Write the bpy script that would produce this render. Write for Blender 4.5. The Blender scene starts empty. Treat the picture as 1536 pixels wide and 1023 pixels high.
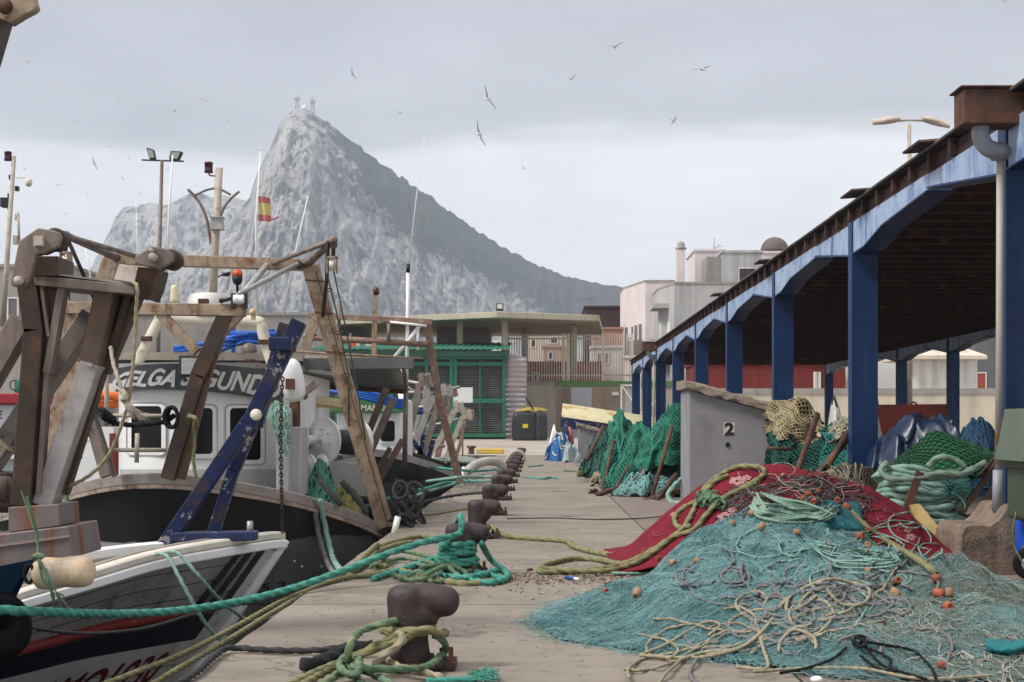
import bpy, math, random
from mathutils import Vector as V, Matrix, noise
rnd = random.Random(11)
U = rnd.uniform
SC = bpy.context.scene
COL = SC.collection
F, CX, CY, EYE = 2500.0, 805.0, 640.0, 1.5
PI = math.pi

def P(px, py, Y):
    return V(((px-CX)/F*Y, Y, EYE+(CY-py)/F*Y))
def G(px, py, z=0.0):
    return P(px, py, F*(EYE-z)/(py-CY))
def lerp(a, b, t): return a+(b-a)*t
def interp(x, xs, ys):
    if x <= xs[0]: return ys[0]
    for i in range(1, len(xs)):
        if x <= xs[i]:
            t = (x-xs[i-1])/(xs[i]-xs[i-1]); return ys[i-1]+(ys[i]-ys[i-1])*t
    return ys[-1]
def sstep(a, b, x):
    t = max(0, min(1, (x-a)/(b-a))); return t*t*(3-2*t)
def spline(pts, k=8, closed=False):
    pts = [V(p) for p in pts]; n = len(pts); out = []
    if n < 3 and not closed:
        return [pts[0].lerp(pts[-1], i/k) for i in range(k+1)]
    rng = n if closed else n-1
    for i in range(rng):
        if closed: a, b, c, d = pts[i-1], pts[i], pts[(i+1) % n], pts[(i+2) % n]
        else: a, b, c, d = pts[max(i-1, 0)], pts[i], pts[i+1], pts[min(i+2, n-1)]
        for j in range(k):
            t = j/k
            out.append(0.5*((2*b)+(c-a)*t+(2*a-5*b+4*c-d)*t*t+(3*b-a-3*c+d)*t**3))
    if not closed: out.append(pts[-1])
    return out
def resample(pts, step):
    out = [pts[0]]; acc = 0
    for a, b in zip(pts, pts[1:]):
        L = (b-a).length
        if L < 1e-9: continue
        s = step-acc
        while s <= L:
            out.append(a.lerp(b, s/L)); s += step
        acc = (acc+L) % step
    if (out[-1]-pts[-1]).length > step*.3: out.append(pts[-1])
    return out

class MB:
    def __init__(s): s.v = []; s.f = []; s.m = []; s.sm = []; s.att = None
    def add(s, vs, fs, mi=0, smooth=False):
        o = len(s.v); s.v.extend(V(p) for p in vs)
        for f in fs: s.f.append([i+o for i in f]); s.m.append(mi); s.sm.append(smooth)
        return s
    def box(s, lo, hi, mi=0):
        a, b = lo, hi
        return s.add([(a[0],a[1],a[2]),(b[0],a[1],a[2]),(b[0],b[1],a[2]),(a[0],b[1],a[2]),(a[0],a[1],b[2]),(b[0],a[1],b[2]),(b[0],b[1],b[2]),(a[0],b[1],b[2])],
            [(0,3,2,1),(4,5,6,7),(0,1,5,4),(1,2,6,5),(2,3,7,6),(3,0,4,7)], mi)
    def obox(s, c, ax, ay, az, mi=0):
        c, ax, ay, az = V(c), V(ax)/2, V(ay)/2, V(az)/2
        vs = [c+sx*ax+sy*ay+sz*az for sz in (-1,1) for sx, sy in ((-1,-1),(1,-1),(1,1),(-1,1))]
        return s.add(vs, [(0,3,2,1),(4,5,6,7),(0,1,5,4),(1,2,6,5),(2,3,7,6),(3,0,4,7)], mi)
    def beam(s, p, q, w, h=None, up=(0,-1,0), mi=0):
        # w = size across in the picture plane, h = size along 'up'
        p, q = V(p), V(q); d = (q-p); L = d.length; d.normalize(); up = V(up)
        if abs(d.dot(up)) > .97: up = V((1,0,0))
        side = d.cross(up).normalized(); u = side.cross(d).normalized()
        return s.obox((p+q)/2, d*L, side*w, u*(h or w), mi)
    def tube(s, pts, r, n=8, twist=0.0, cap=True, closed=False, mi=0, flat=False, amp=.21, lobes=3):
        pts = [V(p) for p in pts]; N = len(pts)
        if N < 2: return s
        R = r if isinstance(r, (list, tuple)) else None
        t0 = (pts[1]-pts[0]).normalized(); ref = V((0,0,1)) if abs(t0.z) < .9 else V((1,0,0))
        nrm = (ref-t0*ref.dot(t0)).normalized(); vs = []; acc = 0
        for i in range(N):
            if closed: t = pts[(i+1) % N]-pts[i-1]
            else: t = pts[min(i+1, N-1)]-pts[max(i-1, 0)]
            if t.length < 1e-9: t = t0.copy()
            t.normalize(); nrm = nrm-t*nrm.dot(t)
            if nrm.length < 1e-6: nrm = t.orthogonal()
            nrm.normalize(); b = t.cross(nrm); rr = R[i] if R else r
            if i: acc += (pts[i]-pts[i-1]).length
            for j in range(n):
                a = 2*PI*j/n
                k = rr*(1+amp*math.cos(lobes*a-acc*twist)) if twist else rr
                vs.append(pts[i]+nrm*(k*math.cos(a))+b*(k*math.sin(a)))
        fs = []
        for i in range(N if closed else N-1):
            i2 = (i+1) % N
            for j in range(n):
                j2 = (j+1) % n
                fs.append((i*n+j, i*n+j2, i2*n+j2, i2*n+j))
        if cap and not closed:
            fs.append(tuple(range(n-1, -1, -1))); fs.append(tuple((N-1)*n+j for j in range(n)))
        return s.add(vs, fs, mi, not flat)
    def rope(s, pts, r, k=10, mi=0, n=9):
        pts = resample(spline(pts, k), max(r*.75, .008))
        return s.tube(pts, r, n, twist=2*PI/(r*2*1.25)/1.0*.42, mi=mi)
    def line(s, p, q, r, n=6, mi=0): return s.tube([p, q], r, n, mi=mi)
    def lathe(s, prof, c, axis=(0,0,1), n=20, mi=0, smooth=True):
        c = V(c); ax = V(axis).normalized(); e1 = ax.orthogonal().normalized(); e2 = ax.cross(e1); vs = []; fs = []
        for r, h in prof:
            for j in range(n):
                a = 2*PI*j/n; vs.append(c+ax*h+e1*(r*math.cos(a))+e2*(r*math.sin(a)))
        for i in range(len(prof)-1):
            for j in range(n):
                j2 = (j+1) % n; fs.append((i*n+j, i*n+j2, (i+1)*n+j2, (i+1)*n+j))
        fs.append(tuple(range(n-1, -1, -1))); fs.append(tuple((len(prof)-1)*n+j for j in range(n)))
        return s.add(vs, fs, mi, smooth)
    def prism(s, poly, d, mi=0):
        d = V(d); poly = [V(p) for p in poly]; n = len(poly)
        fs = [tuple(range(n)), tuple(2*n-1-i for i in range(n))]
        fs += [(i, i+n, (i+1) % n+n, (i+1) % n) for i in range(n)]
        return s.add(poly+[p+d for p in poly], fs, mi)
    def grid(s, fn, nu, nv, mi=0, smooth=True, closed_u=False):
        vs = [fn(i/nu, j/nv) for j in range(nv+1) for i in range(nu+1)]
        fs = [(j*(nu+1)+i, j*(nu+1)+i+1, (j+1)*(nu+1)+i+1, (j+1)*(nu+1)+i) for j in range(nv) for i in range(nu)]
        return s.add(vs, fs, mi, smooth)
    def ball(s, c, r, n=12, mi=0, sc=(1,1,1)):
        c = V(c); vs = []; fs = []; m = max(4, n//2)
        for i in range(m+1):
            th = PI*i/m
            for j in range(n):
                a = 2*PI*j/n
                vs.append(c+V((r*sc[0]*math.sin(th)*math.cos(a), r*sc[1]*math.sin(th)*math.sin(a), r*sc[2]*math.cos(th))))
        for i in range(m):
            for j in range(n):
                j2 = (j+1) % n; fs.append((i*n+j, (i+1)*n+j, (i+1)*n+j2, i*n+j2))
        return s.add(vs, fs, mi, True)
    def build(s, name, mats, parent=None, bevel=0, loc=None, solid=0, seg=1, fix=False):
        if not isinstance(mats, (list, tuple)): mats = [mats]
        root = parent
        while root is not None and root.parent is not None: root = root.parent
        off = V(root.location) if root is not None else V(loc or (0,0,0))
        me = bpy.data.meshes.new(name)
        me.from_pydata([tuple(p-off) for p in s.v], [], s.f)
        for m in mats: me.materials.append(m)
        me.polygons.foreach_set('material_index', s.m)
        me.polygons.foreach_set('use_smooth', s.sm)
        if s.att:
            for k, vals in s.att.items():
                a = me.attributes.new(k, 'FLOAT', 'POINT'); a.data.foreach_set('value', vals)
        if fix:
            import bmesh
            bm = bmesh.new(); bm.from_mesh(me); bmesh.ops.recalc_face_normals(bm, faces=bm.faces); bm.to_mesh(me); bm.free()
        me.update()
        o = bpy.data.objects.new(name, me); COL.objects.link(o)
        if parent is not None: o.parent = parent
        elif loc is not None: o.location = loc
        if solid:
            md = o.modifiers.new('solid', 'SOLIDIFY'); md.thickness = solid; md.offset = 0
        if bevel:
            md = o.modifiers.new('bevel', 'BEVEL'); md.width = bevel; md.segments = seg; md.limit_method = 'ANGLE'; md.angle_limit = .6; md.use_clamp_overlap = True
        return o

def tag(o, label=None, cat=None, group=None, kind=None):
    if label: o['label'] = label
    if cat: o['category'] = cat
    if group: o['group'] = group
    if kind: o['kind'] = kind
    return o
def thing(name, label, cat, loc=(0,0,0), group=None):
    o = bpy.data.objects.new(name, None); COL.objects.link(o); o.location = loc; o.empty_display_size = .2
    return tag(o, label, cat, group)
def dup(o, loc=None, parent=None):
    c = o.copy(); COL.objects.link(c)
    if parent is not None: c.parent = parent
    if loc is not None: c.location = loc
    for ch in list(o.children): dup(ch, None, c)
    return c
def struct(mb, name, m, **k): return tag(mb.build(name, m, **k), kind='structure')

# ------------------------------------------------------------------ materials
def srgb(r, g, b):
    f = lambda c: (c/255/12.92 if c <= 10 else ((c/255+.055)/1.055)**2.4)
    return (f(r), f(g), f(b))
class N:
    def __init__(s, m): s.nt = m.node_tree; s.n = s.nt.nodes; s.l = s.nt.links
    def __call__(s, t, **k):
        x = s.n.new(t)
        for a, b in k.items(): setattr(x, a, b)
        return x
    def lk(s, a, b): s.l.new(a, b)
def mixc(n, fac, a, b, mode='MIX'):
    x = n('ShaderNodeMix', data_type='RGBA', blend_type=mode)
    for sock, val in ((x.inputs[0], fac), (x.inputs[6], a), (x.inputs[7], b)):
        if hasattr(val, 'is_linked') or hasattr(val, 'links'): n.lk(val, sock)
        elif isinstance(val, (int, float)): sock.default_value = val
        else: sock.default_value = (*val[:3], 1)
    return x.outputs[2]
def tex_noise(n, vec, scale, detail=4, rough=.55, stretch=None, lo=None, hi=None):
    if stretch:
        mp = n('ShaderNodeMapping'); mp.inputs['Scale'].default_value = stretch; n.lk(vec, mp.inputs[0]); vec = mp.outputs[0]
    t = n('ShaderNodeTexNoise'); t.inputs['Scale'].default_value = scale; t.inputs['Detail'].default_value = detail; t.inputs['Roughness'].default_value = rough
    n.lk(vec, t.inputs['Vector'])
    o = t.outputs['Fac']
    if lo is not None:
        r = n('ShaderNodeMapRange'); r.inputs['From Min'].default_value = lo; r.inputs['From Max'].default_value = hi; n.lk(o, r.inputs[0]); o = r.outputs[0]
    return o
def mat(name, col, rough=.65, var=.25, scale=3.0, metal=0.0, bump=.15, bscale=40.0, stain=None, streak=None, spec=.4, chips=None, fine=0.0, object_space=False, edge=None):
    """procedural surface: base colour, two scales of tonal variation, optional stain/streak/chipped paint and bump"""
    m = bpy.data.materials.new(name); m.use_nodes = True; n = N(m)
    b = n.n['Principled BSDF']; b.inputs['Roughness'].default_value = rough; b.inputs['Metallic'].default_value = metal
    b.inputs['Specular IOR Level'].default_value = spec
    if object_space:
        vec = n('ShaderNodeTexCoord').outputs['Object']
    else:
        vec = n('ShaderNodeNewGeometry').outputs['Position']
    big = tex_noise(n, vec, scale, 5, .6, lo=.3, hi=.7)
    d = tuple(c*(1-var) for c in col); l = tuple(min(1, c*(1+var*.8)) for c in col)
    c = mixc(n, big, d, l)
    if fine:
        fn = tex_noise(n, vec, bscale*2.2, 3, .7, lo=.3, hi=.7)
        c = mixc(n, fn, c, mixc(n, 1.0, c, tuple([1-fine]*3), 'MULTIPLY'))
    rfac = None
    if stain:   # (colour, scale, lo, hi)
        sf = tex_noise(n, vec, stain[1], 6, .65, lo=stain[2], hi=stain[3]); c = mixc(n, sf, c, stain[0])
    if streak:  # (colour, scale, lo, hi) runs down the surface
        sf = tex_noise(n, vec, streak[1], 4, .6, stretch=(1,1,.07), lo=streak[2], hi=streak[3]); c = mixc(n, sf, c, streak[0])
    if chips:   # (colour, scale, lo, hi): sharp patches
        sf = tex_noise(n, vec, chips[1], 8, .75, lo=chips[2], hi=chips[3]); c = mixc(n, sf, c, chips[0])
    n.lk(c, b.inputs['Base Color'])
    rr = n('ShaderNodeMapRange'); rr.inputs['To Min'].default_value = max(.05, rough-.12); rr.inputs['To Max'].default_value = min(1, rough+.15)
    n.lk(tex_noise(n, vec, scale*3.1, 4), rr.inputs[0]); n.lk(rr.outputs[0], b.inputs['Roughness'])
    if bump:
        bn = n('ShaderNodeBump'); bn.inputs['Strength'].default_value = bump; bn.inputs['Distance'].default_value = .02
        n.lk(tex_noise(n, vec, bscale, 5, .65), bn.inputs['Height']); n.lk(bn.outputs[0], b.inputs['Normal'])
    return m

RUST = (.13, .045, .018); DIRT = (.07, .055, .045); BLACK = (.012, .011, .011)
M = {}
M['slab'] = None
M['steel'] = mat('weathered_steel', (.215,.165,.14), .5, .28, 5, .15, .12, 60, stain=(RUST, 3.5, .56, .72), streak=((.09,.06,.045), 7, .5, .75))
M['steel_dark'] = mat('dark_brown_steel', (.045,.029,.020), .5, .3, 4, .1, .12, 60, stain=((.11,.05,.025), 5, .5, .7))
M['steel_light'] = mat('pale_grey_steel', (.36,.33,.32), .45, .22, 6, .2, .1, 60, stain=((.16,.11,.08), 5, .56, .74), streak=(RUST, 9, .64, .8))
M['rusty'] = mat('tan_rusted_paint', (.40,.30,.21), .6, .3, 5, 0, .2, 60, stain=((.17,.075,.035), 6, .5, .66), streak=(RUST, 12, .56, .74), fine=.3)
M['rust'] = mat('rust', (.115,.048,.028), .75, .35, 6, 0, .35, 50, stain=((.045,.025,.02), 4, .45, .65))
M['brown_rail'] = mat('red_brown_rail', (.24,.14,.10), .6, .3, 6, 0, .2, 60, stain=((.36,.28,.21), 7, .52, .66))
M['navy'] = mat('navy_chipped_paint', (.006,.014,.062), .45, .35, 5, 0, .2, 60, chips=((.26,.24,.23), 7, .585, .60), stain=((.05,.03,.025), 4, .54, .68), spec=.3)
M['bollard'] = mat('bollard_iron', (.036,.022,.02), .5, .35, 7, .0, .4, 55, stain=((.085,.04,.028), 6, .55, .72), spec=.5, chips=((.11,.085,.075), 22, .66, .7))
M['white'] = mat('white_gelcoat', (.85,.84,.82), .4, .05, 3, 0, .03, 30, streak=((.60,.50,.38), 7, .64, .82), stain=((.66,.63,.58), 2.2, .58, .75))
M['white_clean'] = mat('white_plastic', (.80,.79,.75), .45, .05, 3, 0, .03)
M['cream'] = mat('cream_paint', (.72,.66,.54), .5, .12, 5, 0, .1, 40, stain=((.30,.16,.08), 6, .62, .74))
M['grey_visor'] = mat('slate_grey_paint', (.095,.098,.108), .5, .1, 3, 0, .05)
M['black'] = mat('black_rubber', BLACK, .7, .3, 5, 0, .2, spec=.15)
M['glass'] = mat('dark_window', (.008,.008,.010), .3, .3, 2, 0, .02, 5, spec=.16)
M['hull_black'] = None
M['blue_pipe'] = mat('bright_blue_pipe', (.012,.11,.50), .4, .2, 5, 0, .05)
M['green_paint'] = mat('green_paint', (.013,.14,.082), .5, .15, 5, 0, .06, stain=((.05,.12,.08), 5, .55, .7))
M['boat_green'] = mat('boat_green', (.05,.17,.06), .45, .1, 5, 0, .05)
M['red_lamp'] = mat('red_lamp_glass', (.055,.004,.012), .25, .2, 8, 0, 0, spec=.6)
M['orange'] = mat('orange_float', (.33,.08,.036), .7, .35, 14, 0, .4, 80, stain=((.14,.075,.05), 9, .48, .68), object_space=False)
M['orange_light'] = mat('orange_plastic', (.75,.16,.03), .4, .15, 5, 0, .05)
M['rope_teal'] = mat('teal_rope', (.065,.33,.255), .75, .3, 12, 0, .35, 160, fine=.35, stain=((.20,.42,.34), 16, .52, .75))
M['rope_pale_teal'] = mat('pale_teal_rope', (.26,.42,.35), .8, .25, 9, 0, .35, 160, fine=.3)
M['rope_olive'] = mat('olive_rope', (.27,.245,.115), .8, .3, 9, 0, .4, 160, fine=.35, stain=((.13,.16,.08), 7, .5, .72))
M['rope_tan'] = mat('tan_rope', (.42,.35,.22), .8, .25, 9, 0, .4, 160, fine=.35)
M['rope_green'] = mat('green_olive_rope', (.13,.22,.125), .8, .3, 9, 0, .4, 160, fine=.35, stain=((.26,.25,.12), 8, .5, .72))
M['rope_dark'] = mat('dark_grey_rope', (.045,.042,.042), .85, .3, 9, 0, .4, 160, fine=.3)
M['rope_grey'] = mat('grey_lilac_rope', (.20,.195,.195), .85, .25, 9, 0, .4, 160, fine=.3)
M['rope_cream'] = mat('cream_rope', (.37,.32,.215), .85, .25, 9, 0, .4, 160, fine=.3)
M['cable_green'] = mat('green_wire', (.05,.095,.05), .6, .3, 5, 0, 0)
M['galv'] = mat('galvanised_steel', (.36,.355,.34), .45, .18, 8, .3, .06)
M['pole_beige'] = mat('beige_painted_steel', (.43,.38,.31), .55, .2, 4, 0, .08, stain=((.22,.13,.08), 5, .56, .75))
M['lamp_black'] = mat('black_metal', (.02,.02,.022), .45, .2, 5, .2, .05)
# ------------------------------------------------------------------ camera, sky, sun, air
cam = bpy.data.cameras.new('camera'); co = bpy.data.objects.new('camera', cam); COL.objects.link(co)
co.location = (0, 0, EYE); co.rotation_euler = (PI/2, 0, 0)
cam.sensor_width = 36; cam.lens = F/1536*36
cam.shift_x = (768-CX)/1536; cam.shift_y = (CY-511.5)/1536
cam.clip_start = .1; cam.clip_end = 20000
SC.camera = co
SC.view_settings.view_transform = 'Standard'; SC.view_settings.look = 'None'; SC.view_settings.exposure = .3; SC.view_settings.gamma = 1
SC.render.engine = 'CYCLES'
SC.cycles.max_bounces = 6; SC.cycles.transparent_max_bounces = 12; SC.cycles.volume_bounces = 0
SC.cycles.use_denoising = True
SUN_EL, SUN_AZ = math.radians(48), math.radians(244)   # azimuth clockwise from +Y: behind the camera, to its left
w = bpy.data.worlds.new('World'); SC.world = w; w.use_nodes = True
n = N(w); bg = n.n['Background']; bg.inputs['Strength'].default_value = .1
sk = n('ShaderNodeTexSky', sky_type='NISHITA', sun_disc=False); sk.sun_elevation = SUN_EL; sk.sun_rotation = SUN_AZ
tc = n('ShaderNodeTexCoord').outputs['Generated']
sep = n('ShaderNodeSeparateXYZ'); n.lk(tc, sep.inputs[0])
nz1 = tex_noise(n, tc, 3.2, 5, .5, stretch=(1.2,1.2,7.0)); nz2 = tex_noise(n, tc, 5.0, 6, .55, stretch=(1,1,3.2))
def math_n(op, a, b):
    x = n('ShaderNodeMath', operation=op)
    for i, t in enumerate((a, b)):
        if hasattr(t, 'links'): n.lk(t, x.inputs[i])
        else: x.inputs[i].default_value = t
    return x.outputs[0]
el = math_n('ADD', sep.outputs[2], math_n('MULTIPLY', math_n('SUBTRACT', nz1, .5), .11))
el = math_n('ADD', el, math_n('MULTIPLY', sep.outputs[0], -.03))
cr = n('ShaderNodeValToRGB'); n.lk(el, cr.inputs[0])
e = cr.color_ramp; e.interpolation = 'EASE'
stops = [(0.0,(1.08,1.09,1.10)),(.10,(1.08,1.085,1.10)),(.145,(.98,.99,1.02)),(.185,(.54,.55,.60)),(.25,(.49,.50,.555)),(.42,(.48,.49,.52)),(1.0,(1.15,1.15,1.16))]
while len(e.elements) < len(stops): e.elements.new(.5)
for q, (p_, c_) in zip(e.elements, stops): q.position = p_; q.color = (*c_, 1)
mott = n('ShaderNodeMapRange'); n.lk(nz2, mott.inputs[0]); mott.inputs['From Min'].default_value = .3; mott.inputs['From Max'].default_value = .7
mott.inputs['To Min'].default_value = 9.1; mott.inputs['To Max'].default_value = 11.5
cl = n('ShaderNodeVectorMath', operation='SCALE'); n.lk(cr.outputs[0], cl.inputs[0]); n.lk(mott.outputs[0], cl.inputs['Scale'])
n.lk(mixc(n, .94, sk.outputs[0], cl.outputs[0]), bg.inputs[0])
sl = bpy.data.lights.new('sun', 'SUN'); sl.energy = 2.5; sl.angle = math.radians(15); sl.color = (1,.97,.92)
so = bpy.data.objects.new('sun', sl); COL.objects.link(so); so.location = (0,0,50)
so.rotation_euler = (PI/2-SUN_EL, 0, PI-SUN_AZ) 
HAZE = .0002
def build_haze():
    hb = MB().box((-2600,-40,-4), (2600,5200,640))
    m = bpy.data.materials.new('haze_air'); m.use_nodes = True; q = N(m); q.n.remove(q.n['Principled BSDF'])
    pv = q('ShaderNodeVolumePrincipled'); pv.inputs['Density'].default_value = HAZE; pv.inputs['Color'].default_value = (.80,.88,1.0,1); pv.inputs['Anisotropy'].default_value = 0.0
    q.lk(pv.outputs[0], q.n['Material Output'].inputs['Volume'])
    o = hb.build('haze', m); o['kind'] = 'stuff'
    tag(o, 'thin grey sea haze over the harbour', 'haze')
build_haze()

# ------------------------------------------------------------------ ground, quay, water
def slab_mat():
    m = bpy.data.materials.new('quay_concrete'); m.use_nodes = True; n = N(m); b = n.n['Principled BSDF']
    vec = n('ShaderNodeNewGeometry').outputs['Position']
    c = mixc(n, tex_noise(n, vec, .9, 6, .6, stretch=(.75,1,1), lo=.3, hi=.7), (.215,.18,.145), (.325,.28,.232))
    c = mixc(n, tex_noise(n, vec, 1.1, 7, .7, stretch=(.6,1.1,1), lo=.54, hi=.70), c, (.20,.165,.14))
    c = mixc(n, tex_noise(n, vec, .45, 5, .6, lo=.56, hi=.62), c, mixc(n, 1, c, (.80,.79,.78), 'MULTIPLY'))
    vo = n('ShaderNodeTexVoronoi', feature='DISTANCE_TO_EDGE'); vo.inputs['Scale'].default_value = .32; vw = n('ShaderNodeVectorMath', operation='ADD'); nv_ = n('ShaderNodeTexNoise'); nv_.inputs['Scale'].default_value = 2.2; nv_.inputs['Detail'].default_value = 6; n.lk(vec, nv_.inputs['Vector']); n.lk(vec, vw.inputs[0]); n.lk(nv_.outputs['Color'], vw.inputs[1]); n.lk(vw.outputs[0], vo.inputs['Vector'])
    ck = n('ShaderNodeMapRange'); n.lk(vo.outputs['Distance'], ck.inputs[0]); ck.inputs['From Min'].default_value = .0; ck.inputs['From Max'].default_value = .006; ck.inputs['To Min'].default_value = .75; ck.inputs['To Max'].default_value = 0
    c = mixc(n, ck.outputs[0], c, (.11,.09,.075))
    c = mixc(n, tex_noise(n, vec, 6, 7, .75, lo=.565, hi=.68), c, (.13,.10,.082))
    c = mixc(n, tex_noise(n, vec, .8, 5, .6, stretch=(1,.7,1), lo=.63, hi=.70), c, (.10,.085,.075))
    c = mixc(n, tex_noise(n, vec, 70, 3, .7, lo=.35, hi=.75), c, mixc(n, 1, c, (.78,.77,.76), 'MULTIPLY'))
    sx = n('ShaderNodeSeparateXYZ'); n.lk(vec, sx.inputs[0])
    wob = n('ShaderNodeMath', operation='MULTIPLY_ADD'); n.lk(tex_noise(n, vec, 1.5, 3), wob.inputs[0]); wob.inputs[1].default_value = .06; n.lk(sx.outputs[1], wob.inputs[2])
    md = n('ShaderNodeMath', operation='PINGPONG'); n.lk(wob.outputs[0], md.inputs[0]); md.inputs[1].default_value = 2.35
    lt = n('ShaderNodeMapRange'); n.lk(md.outputs[0], lt.inputs[0]); lt.inputs['From Min'].default_value = .012; lt.inputs['From Max'].default_value = .03; lt.inputs['To Min'].default_value = 1; lt.inputs['To Max'].default_value = 0
    c = mixc(n, lt.outputs[0], c, (.10,.08,.07))
    n.lk(c, b.inputs['Base Color']); b.inputs['Roughness'].default_value = .85; b.inputs['Specular IOR Level'].default_value = .25
    bn = n('ShaderNodeBump'); bn.inputs['Strength'].default_value = .3; bn.inputs['Distance'].default_value = .02
    n.lk(tex_noise(n, vec, 38, 6, .7), bn.inputs['Height']); n.lk(bn.outputs[0], b.inputs['Normal'])
    return m
M['slab'] = slab_mat()
M['asphalt'] = mat('rough_ground', (.27,.215,.18), .9, .25, 1.2, 0, .5, 30, stain=((.14,.105,.085), 1.8, .5, .7), fine=.45)
M['apron'] = mat('pale_apron', (.40,.345,.29), .9, .18, .25, 0, .2, 10, stain=((.27,.22,.18), .3, .5, .7))
M['far_ground'] = mat('far_ground', (.20,.19,.15), .95, .3, .02, 0, .1)
M['quay_wall'] = mat('wet_quay_wall', (.20,.17,.145), .7, .3, 1.5, 0, .4, 20, streak=((.05,.05,.04), 3, .45, .7))
XL, XR, YB = -2.07, 1.55, 88.0
sm_ = MB(); sm_.grid(lambda u, v: V((lerp(XL, XR, u), lerp(1, YB, v), .0)), 12, 60)
# rounded, chipped outer edge and front face of the quay
struct(sm_, 'quay_slab', M['slab'])
qm = MB()
def qe(u, v):
    Y = lerp(1, YB, u); k = noise.noise(V((Y*1.3, 0, 3)))*.02+noise.noise(V((Y*6, 1, 3)))*.012
    prof = [(0,0),(-.015,-.004),(-.035,-.03),(-.04,-.25),(-.04,-2.6)]
    dx, dz = prof[round(v*4)]
    return V((XL+dx+(k if dz else 0), Y, dz))
qm.grid(qe, 500, 4)
struct(qm, 'quay_wall', M['quay_wall'])
gm = MB()
def gfn(u, v):
    x = lerp(XR+.035, 60, u**2.2); Y = lerp(1, YB, v)
    return V((x, Y, -.012+(noise.noise(V((x*1.1, Y*1.1, 0)))*.018 if x > 1.7 else 0)))
gm.grid(gfn, 50, 130); struct(gm, 'yard_ground', M['asphalt'])
jm = MB(); jm.grid(lambda u, v: V((XR-.002+.045*u, lerp(1, YB, v), -.02-.02*math.sin(u*PI))), 3, 30); struct(jm, 'joint_strip', mat('joint_dirt', (.07,.05,.04), .95, .3, 5))
def zg(Y): return interp(Y, [88, 96, 128, 300], [0, .05, .78, .9])
am = MB(); am.grid(lambda u, v: V((lerp(-70, 75, u), lerp(YB, 300, v*v), zg(lerp(YB, 300, v*v))-.004)), 20, 30); struct(am, 'apron', M['apron'])
struct(MB().box((-70, YB-.02, -3), (XL-.045, YB+.6, -.008)), 'cross_quay_wall', M['quay_wall'])
fg = MB(); fg.add([(-9000,300,.85),(9000,300,.85),(9000,12000,.85),(-9000,12000,.85)], [(0,1,2,3)]); struct(fg, 'far_ground', M['far_ground'])
fg = MB(); fg.add([(75,-30,-.05),(9000,-30,-.05),(9000,300,.84),(75,300,.84)], [(0,1,2,3)]); struct(fg, 'side_ground', M['far_ground'])
def water_mat():
    m = bpy.data.materials.new('harbour_water'); m.use_nodes = True; n = N(m); b = n.n['Principled BSDF']
    b.inputs['Base Color'].default_value = (.012,.022,.024,1); b.inputs['Roughness'].default_value = .08
    vec = n('ShaderNodeNewGeometry').outputs['Position']; bn = n('ShaderNodeBump'); bn.inputs['Strength'].default_value = .25; bn.inputs['Distance'].default_value = .1
    n.lk(tex_noise(n, vec, 2.2, 4), bn.inputs['Height']); n.lk(bn.outputs[0], b.inputs['Normal']); return m
M['water'] = water_mat()
wm = MB(); wm.grid(lambda u, v: V((lerp(-400, XL+.1, u), lerp(-20, YB+.1, v), -1.55)), 8, 8); struct(wm, 'harbour_water', M['water'])

# ------------------------------------------------------------------ the Rock
def rock_mat():
    m = bpy.data.materials.new('limestone_and_scrub'); m.use_nodes = True; n = N(m); b = n.n['Principled BSDF']
    vec = n('ShaderNodeNewGeometry').outputs['Position']
    c = mixc(n, tex_noise(n, vec, .012, 9, .68, stretch=(1,1,.35), lo=.34, hi=.64), (.40,.385,.37), (.80,.77,.735))
    c = mixc(n, tex_noise(n, vec, .055, 8, .68, stretch=(1,1,.10), lo=.54, hi=.60), c, (.15,.145,.14))
    c = mixc(n, tex_noise(n, vec, .02, 9, .72, stretch=(1,1,.45), lo=.57, hi=.61), c, (.11,.12,.10))
    c = mixc(n, tex_noise(n, vec, .03, 7, .7, stretch=(1,1,.5), lo=.57, hi=.68), c, (.10,.12,.09))
    at = n('ShaderNodeAttribute', attribute_name='veg')
    vn = n('ShaderNodeMath', operation='MULTIPLY_ADD'); n.lk(tex_noise(n, vec, .035, 9, .72), vn.inputs[0]); vn.inputs[1].default_value = 1.9; vn.inputs[2].default_value = -.95
    vs = n('ShaderNodeMath', operation='ADD'); n.lk(at.outputs['Fac'], vs.inputs[0]); n.lk(vn.outputs[0], vs.inputs[1])
    vr = n('ShaderNodeMapRange'); n.lk(vs.outputs[0], vr.inputs[0]); vr.inputs['From Min'].default_value = .42; vr.inputs['From Max'].default_value = .60
    g = mixc(n, tex_noise(n, vec, .06, 10, .8, lo=.40, hi=.66), (.018,.022,.018), (.12,.122,.10))
    n.lk(mixc(n, vr.outputs[0], c, g), b.inputs['Base Color']); b.inputs['Roughness'].default_value = .95; b.inputs['Specular IOR Level'].default_value = .1
    bn = n('ShaderNodeBump'); bn.inputs['Strength'].default_value = .9; bn.inputs['Distance'].default_value = 22
    n.lk(tex_noise(n, vec, .035, 12, .78, stretch=(1,1,.35)), bn.inputs['Height']); n.lk(bn.outputs[0], b.inputs['Normal'])
    return m
M['rock'] = rock_mat()
def ridged(p, o=5):
    a, s, t = 1.0, 0.0, p.copy()
    for _ in range(o):
        s += a*(1-2*abs(noise.noise(t))); t = t*2.07+V((3.1, 1.7, 5.3)); a *= .52
    return s
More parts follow.
